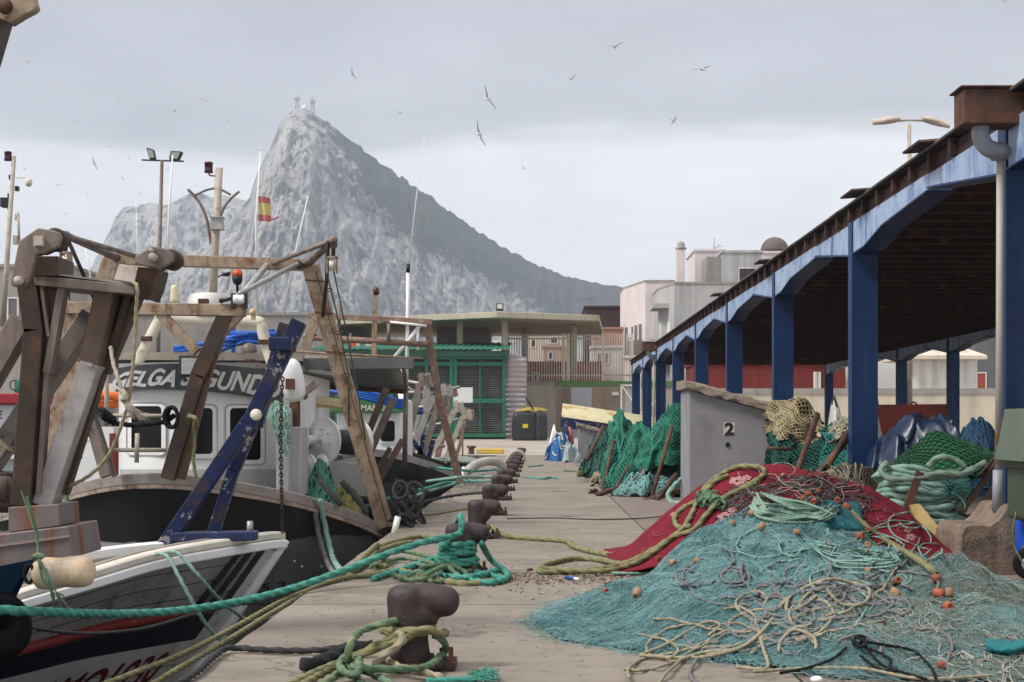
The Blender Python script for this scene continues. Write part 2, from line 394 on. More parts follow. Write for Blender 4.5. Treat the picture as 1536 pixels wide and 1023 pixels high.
def mountain(name, xs, ys, x0, x1, Y0, depth, nu, nv, vegf, rough=1.0, jag=1.0, seed=0):
    mb = MB(); veg = []
    nb = 12
    for j in range(nv+nb+1):
        for i in range(nu+1):
            px = lerp(x0, x1, i/nu)
            top = interp(px, xs, ys)+jag*(noise.noise(V((px*.09, seed, 0)))*2.2+noise.noise(V((px*.33, seed, 4)))*1.0+noise.noise(V((px*1.1, seed, 9)))*1.0+sstep(470, 520, px)*(1-sstep(800,900,px))*ridged(V((px*.06, seed, 3)), 4)*3.8)
            if j <= nv:
                v = j/nv; py = lerp(652, top, v); Y = Y0+depth*(v**1.25)
                q = V((px*.016, py*.006, seed)); k = ridged(q)*20+ridged(V((px*.06, py*.014, seed+7)), 6)*17+ridged(V((px*.22, py*.05, seed+3)), 4)*7
                k *= rough*sstep(1.0, .9, v)*.9+.1
                Y2 = Y-k
                sl = sstep(380, 900, px)*380*(1-v*.2)   # the west slope turns away from the camera
                p = P(px, py, Y); p.y = Y2+sl
                p.x = (px-CX)/F*p.y; p.z = EYE+(CY-py)/F*p.y
            else:
                t = (j-nv)/nb; Yt = Y0+depth+sstep(380, 900, px)*380*.8
                p = P(px, top, Yt); p.y += t*700; p.z = lerp(p.z, -20, t**1.6)
                py = top
            mb.v.append(p); veg.append(vegf(px, py))
    w_ = nu+1
    for j in range(nv+nb):
        for i in range(nu):
            mb.f.append([j*w_+i, j*w_+i+1, (j+1)*w_+i+1, (j+1)*w_+i]); mb.m.append(0); mb.sm.append(True)
    mb.att = {'veg': veg}
    return struct(mb, name, M['rock'])
RX = [60,100,130,165,200,250,300,330,345,360,375,385,395,405,412,420,432,445,458,470,482,500,520,540,570,600,640,690,740,790,850,900,937,970,1010,1080,1200]
RY = [520,500,470,440,425,405,370,345,330,316,296,262,240,222,205,186,170,163,162,168,178,186,203,217,240,262,288,324,358,385,413,426,431,440,462,505,600]
def veg_main(px, py):
    # boundary between the white cliff and the scrub-covered slope
    bx = interp(py, [150,175,205,235,290,350,390,430,465,520], [470,474,487,505,535,588,672,745,812,900])
    d = (px-bx)/46
    v = max(0, min(1, .5+d*.5))
    v = max(v, .62*math.exp(-((px-648)/55)**2-((py-372)/15)**2)+.25*math.exp(-((px-430)/50)**2-((py-240)/60)**2))
    top = interp(px, RX, RY)
    if px < 420: v = max(v, .30*sstep(60, 0, py-top))
    return v*.95
mountain('rock_mountain', RX, RY, 60, 1200, 2250, 380, 420, 210, veg_main, seed=1.3)
BX = [40,90,125,150,165,172,185,205,228,245,262,282,300,318,335,352,380,420,480,560]
BY = [560,470,425,375,345,326,311,309,303,309,302,291,288,296,293,296,305,330,400,520]
mountain('far_ridge', BX, BY, 40, 560, 3500, 300, 200, 90, lambda px, py: .40+.2*noise.noise(V((px*.03, py*.03, 2))), .8, .7, 5.1)
def radio_mast(px, py, label):
    p = P(px, py, 2660); t = thing('radio_mast', label, 'mast', p)
    mb = MB(); h = 15; s = 3.4
    for sx in (-1,1):
        for sy in (-1,1): mb.beam(p+V((sx*s,sy*s,-4)), p+V((sx*s*.5,sy*s*.5,h)), .9, .9)
    for k in range(4):
        z = -2+k*4.5; q = s*(1-.5*(z+4)/(h+4)); mb.beam(p+V((-q,-q,z)), p+V((q,-q,z+4)), .6, .6); mb.beam(p+V((q,-q,z)), p+V((-q,-q,z+4)), .6, .6)
    mb.build('lattice', M['galv'], t)
    MB().box(p+V((-4,-3,h)), p+V((4,3,h+5))).build('platform', M['galv'], t)
    MB().tube([p+V((0,0,h+5)), p+V((0,0,h+12))], .5, 5).build('aerial', M['galv'], t)
radio_mast(446, 165, 'lattice radio mast standing on the summit of the rock, on its very top')
radio_mast(469, 169, 'lattice radio mast on the summit just right of the other one')
tag(MB().lathe([(5,-4),(5,0),(4,3),(2,5),(.1,5.5)], P(457,162,2660), n=14).build('radome', M['white_clean']), 'small white dome between the two summit masts', 'dome')
# ------------------------------------------------------------------ background buildings
def blk(mb, px0, py0, px1, py1, Y, d, mi=0):
    a, b = P(px0, py1, Y), P(px1, py0, Y)
    return mb.box((a.x, Y, a.z), (b.x, Y+d, b.z), mi)
def wall_mat(name, col, **k): 
    k.setdefault('streak', (tuple(c*.55 for c in col), 1.2, .5, .8))
    return mat(name, col, .9, .12, .5, 0, .12, 8, fine=.12, **k)
M['conc'] = wall_mat('grey_concrete', (.33,.31,.285)); M['conc_pale'] = wall_mat('pale_concrete', (.47,.43,.36))
M['conc_brown'] = wall_mat('brown_render', (.20,.165,.14)); M['pink'] = wall_mat('pink_render', (.70,.615,.605), streak=((.6,.5,.5), 1, .6, .9)); M['grey_render'] = wall_mat('grey_render', (.47,.46,.45))
M['white_wall'] = wall_mat('white_render', (.74,.72,.69)); M['terracotta'] = wall_mat('terracotta_wall', (.36,.085,.05)); M['salmon'] = wall_mat('salmon_brick', (.43,.24,.17)); M['peach'] = wall_mat('peach_render', (.66,.47,.34)); M['cream_wall'] = wall_mat('cream_render', (.70,.62,.50))
M['maroon'] = wall_mat('dark_maroon_cladding', (.065,.038,.04)); M['red_wall'] = wall_mat('red_render', (.17,.024,.02)); M['dark_grey_wall'] = wall_mat('dark_grey_sheet', (.15,.15,.155))
M['slab_cream'] = wall_mat('cream_concrete', (.50,.45,.34)); M['shutter'] = mat('dark_green_slats', (.022,.034,.028), .6, .2, 1, 0, .05)
M['green_cope'] = mat('green_coping', (.10,.20,.065), .6, .15, 2, 0, .05); M['beige_bar'] = mat('beige_bars', (.52,.47,.40), .6, .1, 2, 0, 0)
M['lilac_sheet'] = mat('lilac_corrugated_sheet', (.40,.36,.36), .6, .15, 1, 0, .05)

def building(name, label, cat, rect, Y, d, m, wins=(), wm='glass', roofm=None, wall_name='wall', sill=False):
    px0, py0, px1, py1 = rect
    a = P((px0+px1)/2, py1, Y); t = thing(name, label, cat, (a.x, Y, zg(Y) if Y < 300 else .9))
    mb = MB(); p, q = P(px0, py1, Y), P(px1, py0, Y)
    mb.box((p.x, Y, min(p.z, zg(Y))-.3), (q.x, Y+d, q.z)); mb.build(wall_name, M[m], t)
    cp = MB(); cp.box((p.x-.12, Y-.12, q.z+.003), (q.x+.12, Y+d+.1, q.z+.22)); cp.build('parapet', M[roofm or m], t)
    for r in wins:
        w_ = MB(); A, B_ = P(r[0], r[3], Y), P(r[2], r[1], Y)
        w_.box((A.x, Y-.03, A.z), (B_.x, Y+.2, B_.z)); o = w_.build('window', M[wm], t)
        f = MB(); e = .1
        f.box((A.x-e, Y-.07, A.z-e), (B_.x+e, Y-.035, A.z)); f.box((A.x-e, Y-.07, B_.z), (B_.x+e, Y-.035, B_.z+e)); f.box((A.x-e, Y-.07, A.z+.002), (A.x, Y-.035, B_.z-.002)); f.box((B_.x, Y-.07, A.z+.002), (B_.x+e, Y-.035, B_.z-.002))
        f.build('frame', M['white_wall'], o)
    return t
# fish hall with green front
Y = 120.0
t = thing('fish_hall', 'green framed hall front with dark slatted panels and corrugated roof edge', 'building', P(620, 655, Y))
mb = MB(); blk(mb, 440, 536, 757, 658, Y+.35, 8); mb.build('wall', M['shutter'], t)
mb = MB()
for k in range(36):
    y0 = 538+k*3.3; a, b = P(505, y0+1.6, Y+.3), P(755, y0, Y+.3); mb.obox(((a.x+b.x)/2, Y+.28, (a.z+b.z)/2), (b.x-a.x,0,0), (0,.05,-.03), (0,.02,.09))
mb.build('slats', mat('grey_green_slat', (.075,.085,.075), .6, .2, 2), t)
mb = MB()
for px in (505, 540, 578, 587, 610, 640, 677, 683, 720, 756): mb.beam(P(px, 534, Y), P(px, 655, Y), .24 if px not in (610,720) else .1, .2)
for py in (536, 546, 601, 653): mb.beam(P(503, py, Y-.06), P(758, py, Y-.06), .26 if py != 601 else .3, .16)
mb.build('door_frame', M['green_paint'], t)
mb = MB()
def cr_(u, v):
    px = lerp(468, 764, u); x = P(px, 0, Y).x
    return V((x, Y-.8+9.5*v, P(0, 524.5, Y).z+v*.9+.035*math.cos(x*2*PI/.42)))
mb.grid(cr_, 380, 2); mb.build('roof', M['green_paint'], t, solid=.06)
mb = MB(); blk(mb, 468, 526, 764, 534, Y-.5, .25); mb.build('fascia', mat('dark_green_fascia', (.03,.115,.075), .6, .2, 3), t)
t2 = thing('sheet_partition', 'lilac grey corrugated sheet wall at the right end of the green hall', 'wall', P(773, 655, Y))
mb = MB()
def lf(u, v):
    px = lerp(758, 790, u); top = lerp(529, 536, u); z = lerp(P(0, 658, Y).z, P(0, top, Y).z, v)
    return V((P(px, 0, Y).x, Y+.4+.06*math.cos(z*2*PI/.36), z))
mb.grid(lf, 4, 220); mb.build('corrugated_panel', M['lilac_sheet'], t2, solid=.05)
tag(MB().box((P(686,0,Y).x, Y-.3, P(0,648,Y).z), (P(689,0,Y).x, Y-.26, P(0,622,Y).z)).build('notice_post', M['orange_light']), 'yellow post in front of the green slatted doors', 'post') if False else None

# concrete terrace building behind with slab roof
t = thing('terrace_building', 'concrete building with a flat cream slab roof on columns behind the green hall', 'building', P(690, 655, 128))
mb = MB(); zt, zb = P(0, 470, 124).z, P(0, 479, 124).z
poly = [P(440, 0, 133), P(745, 0, 122), P(899, 0, 126), P(905, 0, 146), P(430, 0, 150)]
mb.prism([V((p.x, p.y, zb+.0)) for p in poly], (0, 0, zt-zb)); mb.build('slab_roof', M['slab_cream'], t, bevel=.03)
for px, Yc, r, y1 in ((690, 127, .24, 535), (757, 124.5, .25, 560), (788, 136, .24, 560), (860, 130, .28, 574)):
    p = P(px, 0, Yc); MB().lathe([(r, 0), (r, zb-P(0, y1, Yc).z)], (p.x, Yc, P(0, y1, Yc).z), n=16).build('column', M['slab_cream'], t)
mb = MB(); blk(mb, 655, 484, 733, 600, 134, 9); mb.build('wall', M['conc_brown'], t)
mb = MB(); blk(mb, 500, 484, 541, 600, 134, 9); mb.build('wall', M['conc_brown'], t)
mb = MB(); blk(mb, 430, 522, 736, 600, 137, 1.0); mb.build('parapet', M['cream_wall'], t)
mb = MB(); blk(mb, 744, 455, 755, 466, 124, .3); o = mb.build('floodlight', M['lamp_black'], t)
mb = MB(); blk(mb, 745.5, 456, 753.5, 463, 123.95, .04); mb.build('lens', mat('lamp_glass', (.55,.56,.55), .2, .1, 3), o)
t = building('concrete_store', 'long grey concrete store with rust streaked wall behind the white wheelhouse', 'building', (112, 473, 500, 660), 131, 9, 'conc')
t = building('port_office', 'tall grey concrete building at the far left with louvred window', 'building', (-90, 401, 105, 660), 112, 12, 'conc', wins=[(13, 448, 26, 500), (-40, 448, -10, 500)], wm='dark_grey_wall')
# boundary wall with green coping
Y = 128.0
t = thing('boundary_wall', 'beige harbour wall with green coping below the barred fence', 'wall', P(870, 655, Y))
mb = MB(); blk(mb, 786, 577, 1075, 662, Y, .4); mb.build('wall_face', M['conc_pale'], t)
mb = MB(); blk(mb, 833, 571.5, 1076, 579.5, Y-.1, .62); mb.build('coping', M['green_cope'], t)
mb = MB(); blk(mb, 785, 571.5, 832.5, 577, Y-.05, .5); mb.build('coping', M['conc'], t)
mb = MB(); blk(mb, 835, 582, 856, 660, Y-.03, .2); blk(mb, 888, 582, 938, 660, Y-.03, .2); mb.build('brown_panel', wall_mat('brown_sandy_render', (.33,.26,.20)), t)
mb = MB(); blk(mb, 857, 581, 887.5, 660, Y-.07, .1); o = mb.build('door', mat('grey_metal_door', (.42,.45,.48), .5, .08, 1), t)
mb = MB(); blk(mb, 884, 618, 885.5, 624, Y-.12, .05); mb.build('handle', M['lamp_black'], o)
mb = MB(); blk(mb, 918, 588, 928, 593, Y-.25, .25); mb.build('wall_lamp', M['white_clean'], t)
t = thing('bar_fence', 'tall fence of beige vertical bars above the harbour wall', 'fence', P(860, 572, Y))
mb = MB()
for k in range(50):
    px = 764+k*3.75; mb.beam(P(px, 501, Y+.2), P(px, 571, Y+.2), .075, .075)
mb.build('bars', M['beige_bar'], t)
mb = MB()
for py in (508, 563): mb.beam(P(762, py, Y+.3), P(949, py, Y+.3), .12, .06)
mb.build('rail', M['beige_bar'], t)
for px in (762, 846, 853, 904, 948): MB().beam(P(px, 500, Y+.25), P(px, 571, Y+.25), .2, .2).build('post', M['beige_bar'], t)
t = thing('louvred_gate', 'white framed gate with louvre panels beside the farthest blue columns', 'gate', P(975, 625, 122))
mb = MB()
for a, b in (((932,576),(932,622)), ((960,552),(960,622)), ((932,622),(960,622)), ((932,578),(960,578)), ((934,580),(958,615)), ((985,552),(985,630)), ((985,600),(962,620))): mb.beam(P(*a, 122), P(*b, 122), .12, .1)
mb.build('frame', M['white_wall'], t)
mb = MB()
for k in range(14): y0 = 583+k*2.8; mb.beam(P(934, y0, 122.1), P(958, y0, 122.1), .08, .05)
mb.build('louvres', M['grey_render'], t)
# houses beyond the fence
building('terracotta_house', 'low terracotta red house wall seen through the fence bars', 'house', (770, 546, 902, 660), 142, 6, 'terracotta', wins=[(800,560,806,570)])
building('peach_house', 'small peach coloured house behind the terracotta wall', 'house', (815, 521, 862, 560), 152, 6, 'peach', wins=[(823,529,828,538)])
building('cream_house', 'cream house with roof aerials rising above the peach one', 'house', (786, 500, 852, 560), 164, 8, 'cream_wall', wins=[(797,510,803,520),(826,506,836,514)], roofm='terracotta')
building('pale_block', 'pale yellow block between two fence posts under the slab roof', 'house', (835, 486, 850, 520), 175, 6, 'cream_wall')
building('salmon_house', 'salmon brick house beneath the dark maroon building', 'house', (890, 494, 938, 575), 158, 7, 'salmon')
building('maroon_building', 'dark maroon clad building behind the salmon house', 'building', (878, 462, 940, 560), 168, 9, 'maroon')
building('white_house', 'low white house with curved front behind the fence', 'house', (888, 522, 934, 580), 148, 5, 'white_wall', wins=[(897,530,901,545),(908,530,912,545)], wm='dark_grey_wall')
building('far_white_block', 'small white block with flat roof at the foot of the rock', 'house', (732, 513, 765, 540), 240, 8, 'white_wall')
t = thing('roof_aerial', 'thin television aerial on the cream house behind the fence', 'aerial', P(806, 500, 166))
mb = MB(); mb.line(P(806,502,166), P(806,484,166), .05, 5); mb.line(P(801,496,166), P(838,494,166), .04, 5)
for px in (818,824,830,835): mb.line(P(px,492,166), P(px,498,166), .03, 5)
mb.build('aerial_bars', M['galv'], t)
# pink house with side face turned to the left
def two_face(name, label, front, left_px, Yf, Yl, py0, py0l, py1, m, ml=None):
    t = thing(name, label, 'house', P((front[0]+front[1])/2, py1, Yf))
    zt = P(0, py0, Yf).z; z0 = zg(Yf)-.4
    a, b, c = P(left_px, 0, Yl), P(front[0], 0, Yf), P(front[1], 0, Yf)
    mb = MB(); poly = [V((a.x, Yl, z0)), V((b.x, Yf, z0)), V((c.x, Yf, z0)), V((c.x, Yl+6, z0)), V((a.x, Yl+6, z0))]
    mb.prism(poly, (0,0,zt-z0)); mb.build('wall', M[m], t, fix=True)
    mb = MB(); cc = sum(poly, V())/5; mb.prism([V((cc.x+(p.x-cc.x)*1.012, cc.y+(p.y-cc.y)*1.012, zt+.003)) for p in poly], (0,0,.18)); mb.build('parapet', M['conc'], t, fix=True)
    def face(px, py, d=0):   # point on the left face
        s = (px-left_px)/(front[0]-left_px); Yq = 1/lerp(1/Yl, 1/Yf, s); return P(px, py, Yq-d)
    return t, face
t, face = two_face('pink_house', 'pale pink two storey house with narrow windows and balcony beside the shed roof', (968, 1012), 935, 150, 158, 423, 0, 640, 'pink')
for r in ((937,491,941.5,516),(947,490,949.5,508),(951.5,488,956,512),(958,486,962.5,510)):
    mb = MB(); q = [face(r[0],r[1],.06), face(r[2],r[1],.06), face(r[2],r[3],.06), face(r[0],r[3],.06)]; mb.prism(q, (0,.12,0)); mb.build('window', M['dark_grey_wall'], t, fix=True)
mb = MB(); q = [face(936,512,.9), face(963,509,.9), face(963,533,.9), face(936,533,.9)]; mb.prism(q, (0,.15,0)); mb.build('balcony', wall_mat('brown_glass', (.16,.13,.11)), t, fix=True)
mb = MB(); q = [face(935,533,.9), face(964,533,.9), face(964,537,.9), face(935,537,.9)]; mb.prism(q, (0,.9,0)); mb.build('balcony_slab', M['pink'], t, fix=True)
t, face = two_face('grey_house', 'grey rendered house with flat canopy in front of the pink house', (1012, 1125), 987, 138, 144, 426, 0, 640, 'grey_render')
mb = MB(); blk(mb, 979, 455, 1014, 462, 140, 4); mb.build('canopy', M['grey_render'], t)
mb = MB(); blk(mb, 974, 508, 1014, 530, 139, 2.5); mb.build('balcony', M['grey_render'], t)
for r in ((989,486,992,508),(1001,483,1005,508)):
    mb = MB(); q = [face(r[0],r[1],.08), face(r[2],r[1],.08), face(r[2],r[3],.08), face(r[0],r[3],.08)]; mb.prism(q, (0,.12,0)); mb.build('window', M['white_wall'], t, fix=True)
t = building('penthouse', 'pale pink rooftop storey above the grey house', 'house', (1042, 377, 1086, 440), 160, 8, 'pink')
t = building('roof_room', 'raw grey concrete roof room with one open window', 'house', (1084, 379, 1143, 440), 152, 7, 'grey_render', wins=[(1109,403,1133,428)], wm='maroon')
mb = MB(); blk(mb, 1060, 385, 1083.5, 440, 153, 5); tag(mb.build('stair_tower', M['conc']), 'narrow darker concrete stair tower left of the roof room', 'tower')
t = building('pink_annex', 'pink block under the brown dome beside the roof room', 'house', (1144, 380, 1188, 440), 158, 8, 'pink')
p = P(1162, 380, 160)
dm = MB().lathe([(1.36*math.cos(a), 1.36*math.sin(a)) for a in [i*PI/2/9 for i in range(10)]], (p.x, 160, p.z+.2), n=24).build('roof_dome', mat('brown_tiled_dome', (.13,.10,.09), .7, .2, 2)); tag(dm, 'brown dome on top of the pink rooftop block', 'dome')
t = thing('chimney', 'tall pale pink chimney with small round cowl on the roof', 'chimney', P(1021, 426, 152))
mb = MB(); blk(mb, 1015, 374, 1028, 430, 152, .9); mb.build('stack', M['pink'], t)
p = P(1021.5, 374, 152.4); MB().lathe([(.5,0),(.5,.15),(.36,.2),(.36,.45),(.28,.62),(.02,.75)], p, n=14).build('cowl', M['conc'], t)
t = thing('roof_aerial', 'thin television aerial on the pink rooftop storey', 'aerial', P(1071, 378, 164))
mb = MB(); mb.line(P(1071,380,164), P(1071,357,164), .05, 5); mb.line(P(1069,372,164), P(1085,369,164), .03, 5); mb.line(P(1073,375,164), P(1079,366,164), .03, 5); mb.build('aerial_bars', M['galv'], t)
# behind the shed
Y = 106.0
t = thing('yard_wall', 'long stained concrete wall seen through the blue shed', 'wall', P(1300, 640, Y))
mb = MB(); blk(mb, 1048, 591, 1640, 655, Y, .35); mb.build('wall_face', wall_mat('stained_cream_wall', (.60,.53,.42)), t)
mb = MB(); blk(mb, 1047, 582.5, 1641, 590.9, Y-.08, .5); mb.build('coping', M['conc'], t)
building('red_building', 'dark red rendered building behind the concrete yard wall', 'building', (1040, 548, 1268, 640), 120, 6, 'red_wall', wins=[(1222,560,1224,588),(1227,560,1229,588)], wm='white_wall')
building('white_store', 'plain white store with stepped front behind the yard wall', 'building', (1262, 520, 1352, 640), 124, 6, 'white_wall')
t = thing('pyramid_roof_kiosk', 'white hall with a low pyramid roof behind the yard wall', 'building', P(1425, 640, 116))
mb = MB(); blk(mb, 1370, 531, 1466, 640, 116, 5); mb.build('wall', M['white_wall'], t)
a, b = P(1352, 533, 115), P(1481, 533, 115); ap = P(1403, 511, 118); z0 = a.z
mb = MB(); mb.add([(a.x,115,z0),(b.x,115,z0),(b.x,122,z0),(a.x,122,z0),(ap.x,118,ap.z),(ap.x+.6,118,ap.z),(a.x,115,z0-.25),(b.x,115,z0-.25),(b.x,122,z0-.25),(a.x,122,z0-.25)], [(0,1,5,4),(1,2,5),(2,3,4,5),(3,0,4),(0,6,7,1),(1,7,8,2),(2,8,9,3),(3,9,6,0),(6,9,8,7)]); mb.build('roof', M['cream_wall'], t)
mb = MB()
for px in (1425,1429,1433): mb.beam(P(px,563,115.9), P(px,572,115.9), .06, .04)
mb.build('vent', M['dark_grey_wall'], t)
building('dark_shed', 'dark grey metal clad building at the right behind the white hall', 'building', (1462, 470, 1640, 640), 132, 8, 'dark_grey_wall', wins=[(1466,560,1478,585)], wm='terracotta')

# ------------------------------------------------------------------ the blue shed
M['shed_col'] = mat('shed_blue_paint', (.003,.027,.098), .45, .25, 3, 0, .08, 60, stain=((.004,.014,.06), 1.5, .5, .75), streak=((.02,.05,.13), 5, .55, .75), chips=((.09,.045,.03), 4, .665, .69), spec=.3)
M['shed_beam'] = mat('faded_skylit_blue_paint', (.33,.42,.58), .5, .18, 2.5, 0, .06, 60, stain=((.13,.22,.41), 1.8, .5, .68), streak=((.04,.10,.28), 3.5, .58, .66), chips=((.05,.035,.03), 3, .66, .70))  # faded blue, lightened further to hold the sky light on left-facing sides
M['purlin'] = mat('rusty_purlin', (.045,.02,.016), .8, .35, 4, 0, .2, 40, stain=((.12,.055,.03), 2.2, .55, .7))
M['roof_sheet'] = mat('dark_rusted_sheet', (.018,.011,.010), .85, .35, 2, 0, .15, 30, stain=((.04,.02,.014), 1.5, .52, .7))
M['foot'] = mat('rough_footing', (.25,.185,.135), .95, .3, 3, 0, .8, 22, stain=((.12,.085,.06), 5, .52, .66), streak=((.22,.08,.03), 4, .6, .75), fine=.4)
M['galv_dirty'] = mat('dirty_sheet_edge', (.15,.13,.115), .7, .4, 2, 0, .1)
M['pvc'] = mat('grey_pvc', (.27,.28,.30), .45, .12, 6, 0, .02)
XS, XF, BAY, Y0S, NB = 4.9, 14.8, 8.5, 17.4, 8
ZT = 4.68
sh = thing('open_shed', 'open sided quay shed with blue columns and rusty purlin roof', 'shed', (10, 50, 0))
ys = [Y0S+BAY*k for k in range(-1, NB+1)]
def shed_row(x, w_, last):
    for k, yk in enumerate(ys[:last]):
        mb = MB()   # H-section column
        mb.box((x, yk, .0), (x+w_, yk+.03, ZT+.015)); mb.box((x, yk+.27, .0), (x+w_, yk+.30, ZT+.015)); mb.box((x+w_*.44, yk+.032, 0), (x+w_*.56, yk+.268, ZT+.01))
        mb.box((x-.004, yk-.004, .0), (x+.03, yk+.304, ZT+.02)); mb.box((x+w_-.03, yk-.004, 0), (x+w_+.004, yk+.304, ZT+.02))
        mb.build('column', M['shed_col'], sh, bevel=.006)
        if k+1 < len(ys[:last]):
            ya, yb = yk+.305, ys[k+1]-.005; L = yb-ya; mid = ya+.40*L
            lo = [(ya, 4.20), (ya+.06, 4.20), (mid-.25, 4.50), (mid, 4.52)]
            mb = MB(); mb.prism([V((x+.03, y, z)) for y, z in lo+[(mid, ZT), (ya, ZT)]], (w_-.1, 0, 0))
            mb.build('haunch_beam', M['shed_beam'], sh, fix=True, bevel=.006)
            hi = [(mid+.006, 4.48), (yb-2.2, 4.38), (yb-.9, 4.22), (yb, 4.20)]
            mb = MB(); mb.prism([V((x+.02, y, z)) for y, z in hi+[(yb, ZT+.01), (mid+.006, ZT+.01)]], (w_-.08, 0, 0))
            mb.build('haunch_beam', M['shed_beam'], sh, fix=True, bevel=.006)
            fl = MB()
            for A in (lo, hi):
                for (y1, z1), (y2, z2) in zip(A, A[1:]):
                    fl.beam(V((x+w_/2-.02, y1, z1-.012)), V((x+w_/2-.02, y2, z2-.012)), w_-.04, .022, up=(0,0,1))
            fl.build('flange', M['shed_col'], sh)
shed_row(XS, .40, NB+2); shed_row(XF, .40, NB+2)
yy = Y0S-5.2; k = 0; pm = None
while yy < ys[-1]+1.2 and k < 98:
    if pm is None:
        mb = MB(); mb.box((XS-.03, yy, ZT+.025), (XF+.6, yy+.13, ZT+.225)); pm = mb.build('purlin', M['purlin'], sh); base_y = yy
    else:
        o = dup(pm, V((0, yy-base_y, 0)), sh)
    yy += 1.06; k += 1
mb = MB(); ya, yb = Y0S-5.6, ys[-1]+1.6
def rf(u, v):
    y = lerp(ya, yb, v); x = lerp(XS-.06, XF+.8, u)
    return V((x, y, ZT+.248+.012*math.cos(y*2*PI/.28)+.012*noise.noise(V((y*.7,x*.2,2)))))
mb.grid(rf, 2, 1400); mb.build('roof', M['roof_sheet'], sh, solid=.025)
mb = MB(); mb.tube([V((XS-.075, lerp(ya, yb, i/90), ZT+.255+.014*noise.noise(V((i*.7,0,3))))) for i in range(91)], .022, 4); mb.build('edge_strip', M['galv_dirty'], sh)
for y, dz in ((20.6,.0),(24.9,.02),(35.0,.0),(44,.02)):
    mb = MB(); mb.obox((XS-.14, y, ZT+.285+dz), (.28,0,.02), (0,.9,0), (0,.02,.03)); mb.build('loose_flashing', M['purlin'], sh)
# lower far end of the roof and purlin-end plates
MB().box((XS+.06, Y0S-5.2, ZT+.022), (XS+.09, ys[-1]+1.2, ZT+.2)).build('edge_plate', M['purlin'], sh)
def gutter(yk, dims, label=None):
    g = MB(); x0 = XS-.55; g.box((x0, yk-.42, ZT-.09), (x0+3.2, yk-.02, ZT+.27)); g.box((x0-.04, yk-.46, ZT+.272), (x0+3.2, yk+.02, ZT+.295))
    g.build('gutter_box', M['rust'], sh, bevel=.01)
    px_ = XS-.09; d = MB()
    pts = spline([(x0+.23, yk-.22, ZT-.08), (x0+.23, yk-.22, ZT-.2), (x0+.30, yk-.20, ZT-.30), (x0+.42, yk-.16, ZT-.33), (XS-.05, yk-.10, ZT-.33)], 8)
    d.tube(pts, .09, 16); d.tube([(XS-.17, yk-.135, ZT-.33), (XS-.10, yk-.12, ZT-.33)], .10, 16)
    d.build('pipe_elbow', M['pvc'], sh)
    d = MB(); d.tube([(px_, yk-.10, ZT-.30), (px_-.005, yk-.10, 2.6), (px_-.02, yk-.10, 1.05)], .038, 12); d.build('downpipe', mat('cream_pipe', (.40,.37,.33), .5, .1, 4, 0, 0, stain=((.40,.25,.08), 2.5, .60, .66), streak=None), sh)
    d = MB(); d.tube([(px_-.02, yk-.10, 1.05), (px_-.03, yk-.10, .62)], .055, 12); d.build('pipe_sleeve', M['pvc'], sh)
gutter(ys[1], None); gutter(ys[7], None)
def footing(yk):
    mb = MB(); prof = [(4.28,0),(4.33,.40),(4.36,.47),(4.42,.49),(4.62,.49),(4.70,.54),(4.80,.68),(4.84,.70),(5.75,.70),(5.80,0)]
    def ff(u, v):
        i = u*(len(prof)-1); a = int(min(i, len(prof)-2)); x = lerp(prof[a][0], prof[a+1][0], i-a); z = lerp(prof[a][1], prof[a+1][1], i-a)
        q = V((x, yk-.45+v*1.1, z)); q += V((1,1,1))*noise.noise(q*9)*.012; return q
    g = MB(); nu, nv = 36, 12
    g.grid(ff, nu, nv, smooth=False)
    fr = []
    for v in (0, 1):
        row = [ff(i/nu, v) for i in range(nu+1)]; fr = row+[V((q.x, q.y, -.05)) for q in reversed(row)]
        o = len(g.v); g.v += fr; m_ = nu+1
        for i in range(nu): g.f.append([o+i, o+i+1, o+2*m_-2-i, o+2*m_-1-i]); g.m.append(0); g.sm.append(False)
    g.build('footing', M['foot'], sh)
footing(ys[1]); footing(ys[0])
t = thing('street_lamp', 'twin headed cream street lamp rising behind the shed roof', 'lamp', (P(1364,0,75).x, 75, 0))
pb = P(1364, 186, 75); mb = MB(); mb.tube([(pb.x, 75, 0), (pb.x, 75, pb.z*.6), pb], [.16,.12,.085], 10); mb.tube([P(1349,181,75), P(1364,180,75), P(1386,181,75)], .05, 8); mb.build('pole', M['pole_beige'], t)
for a, b in (((1349,179),(1309,184)), ((1383,178),(1424,189))):
    A, B_ = P(*a, 75), P(*b, 75); d = (B_-A); h = MB()
    def lh(u, v):
        c = A+d*u; wd = (.10+.16*math.sin(PI*min(1,u*1.15+.12))) ; an = v*2*PI
        return c+V((0, math.cos(an)*wd*1.3, math.sin(an)*(.13+.05*math.sin(u*PI))*(1 if math.sin(an) > 0 else .8)))
    h.grid(lh, 14, 16); h.add([lh(0, k/16) for k in range(16)], [tuple(range(16))]); h.add([lh(1, k/16) for k in range(16)], [tuple(reversed(range(16)))])
    o = h.build('lamp_head', mat('sooty_cream', (.55,.46,.36), .6, .2, 2, 0, .1, stain=((.25,.2,.17), 3, .55, .75)), t)

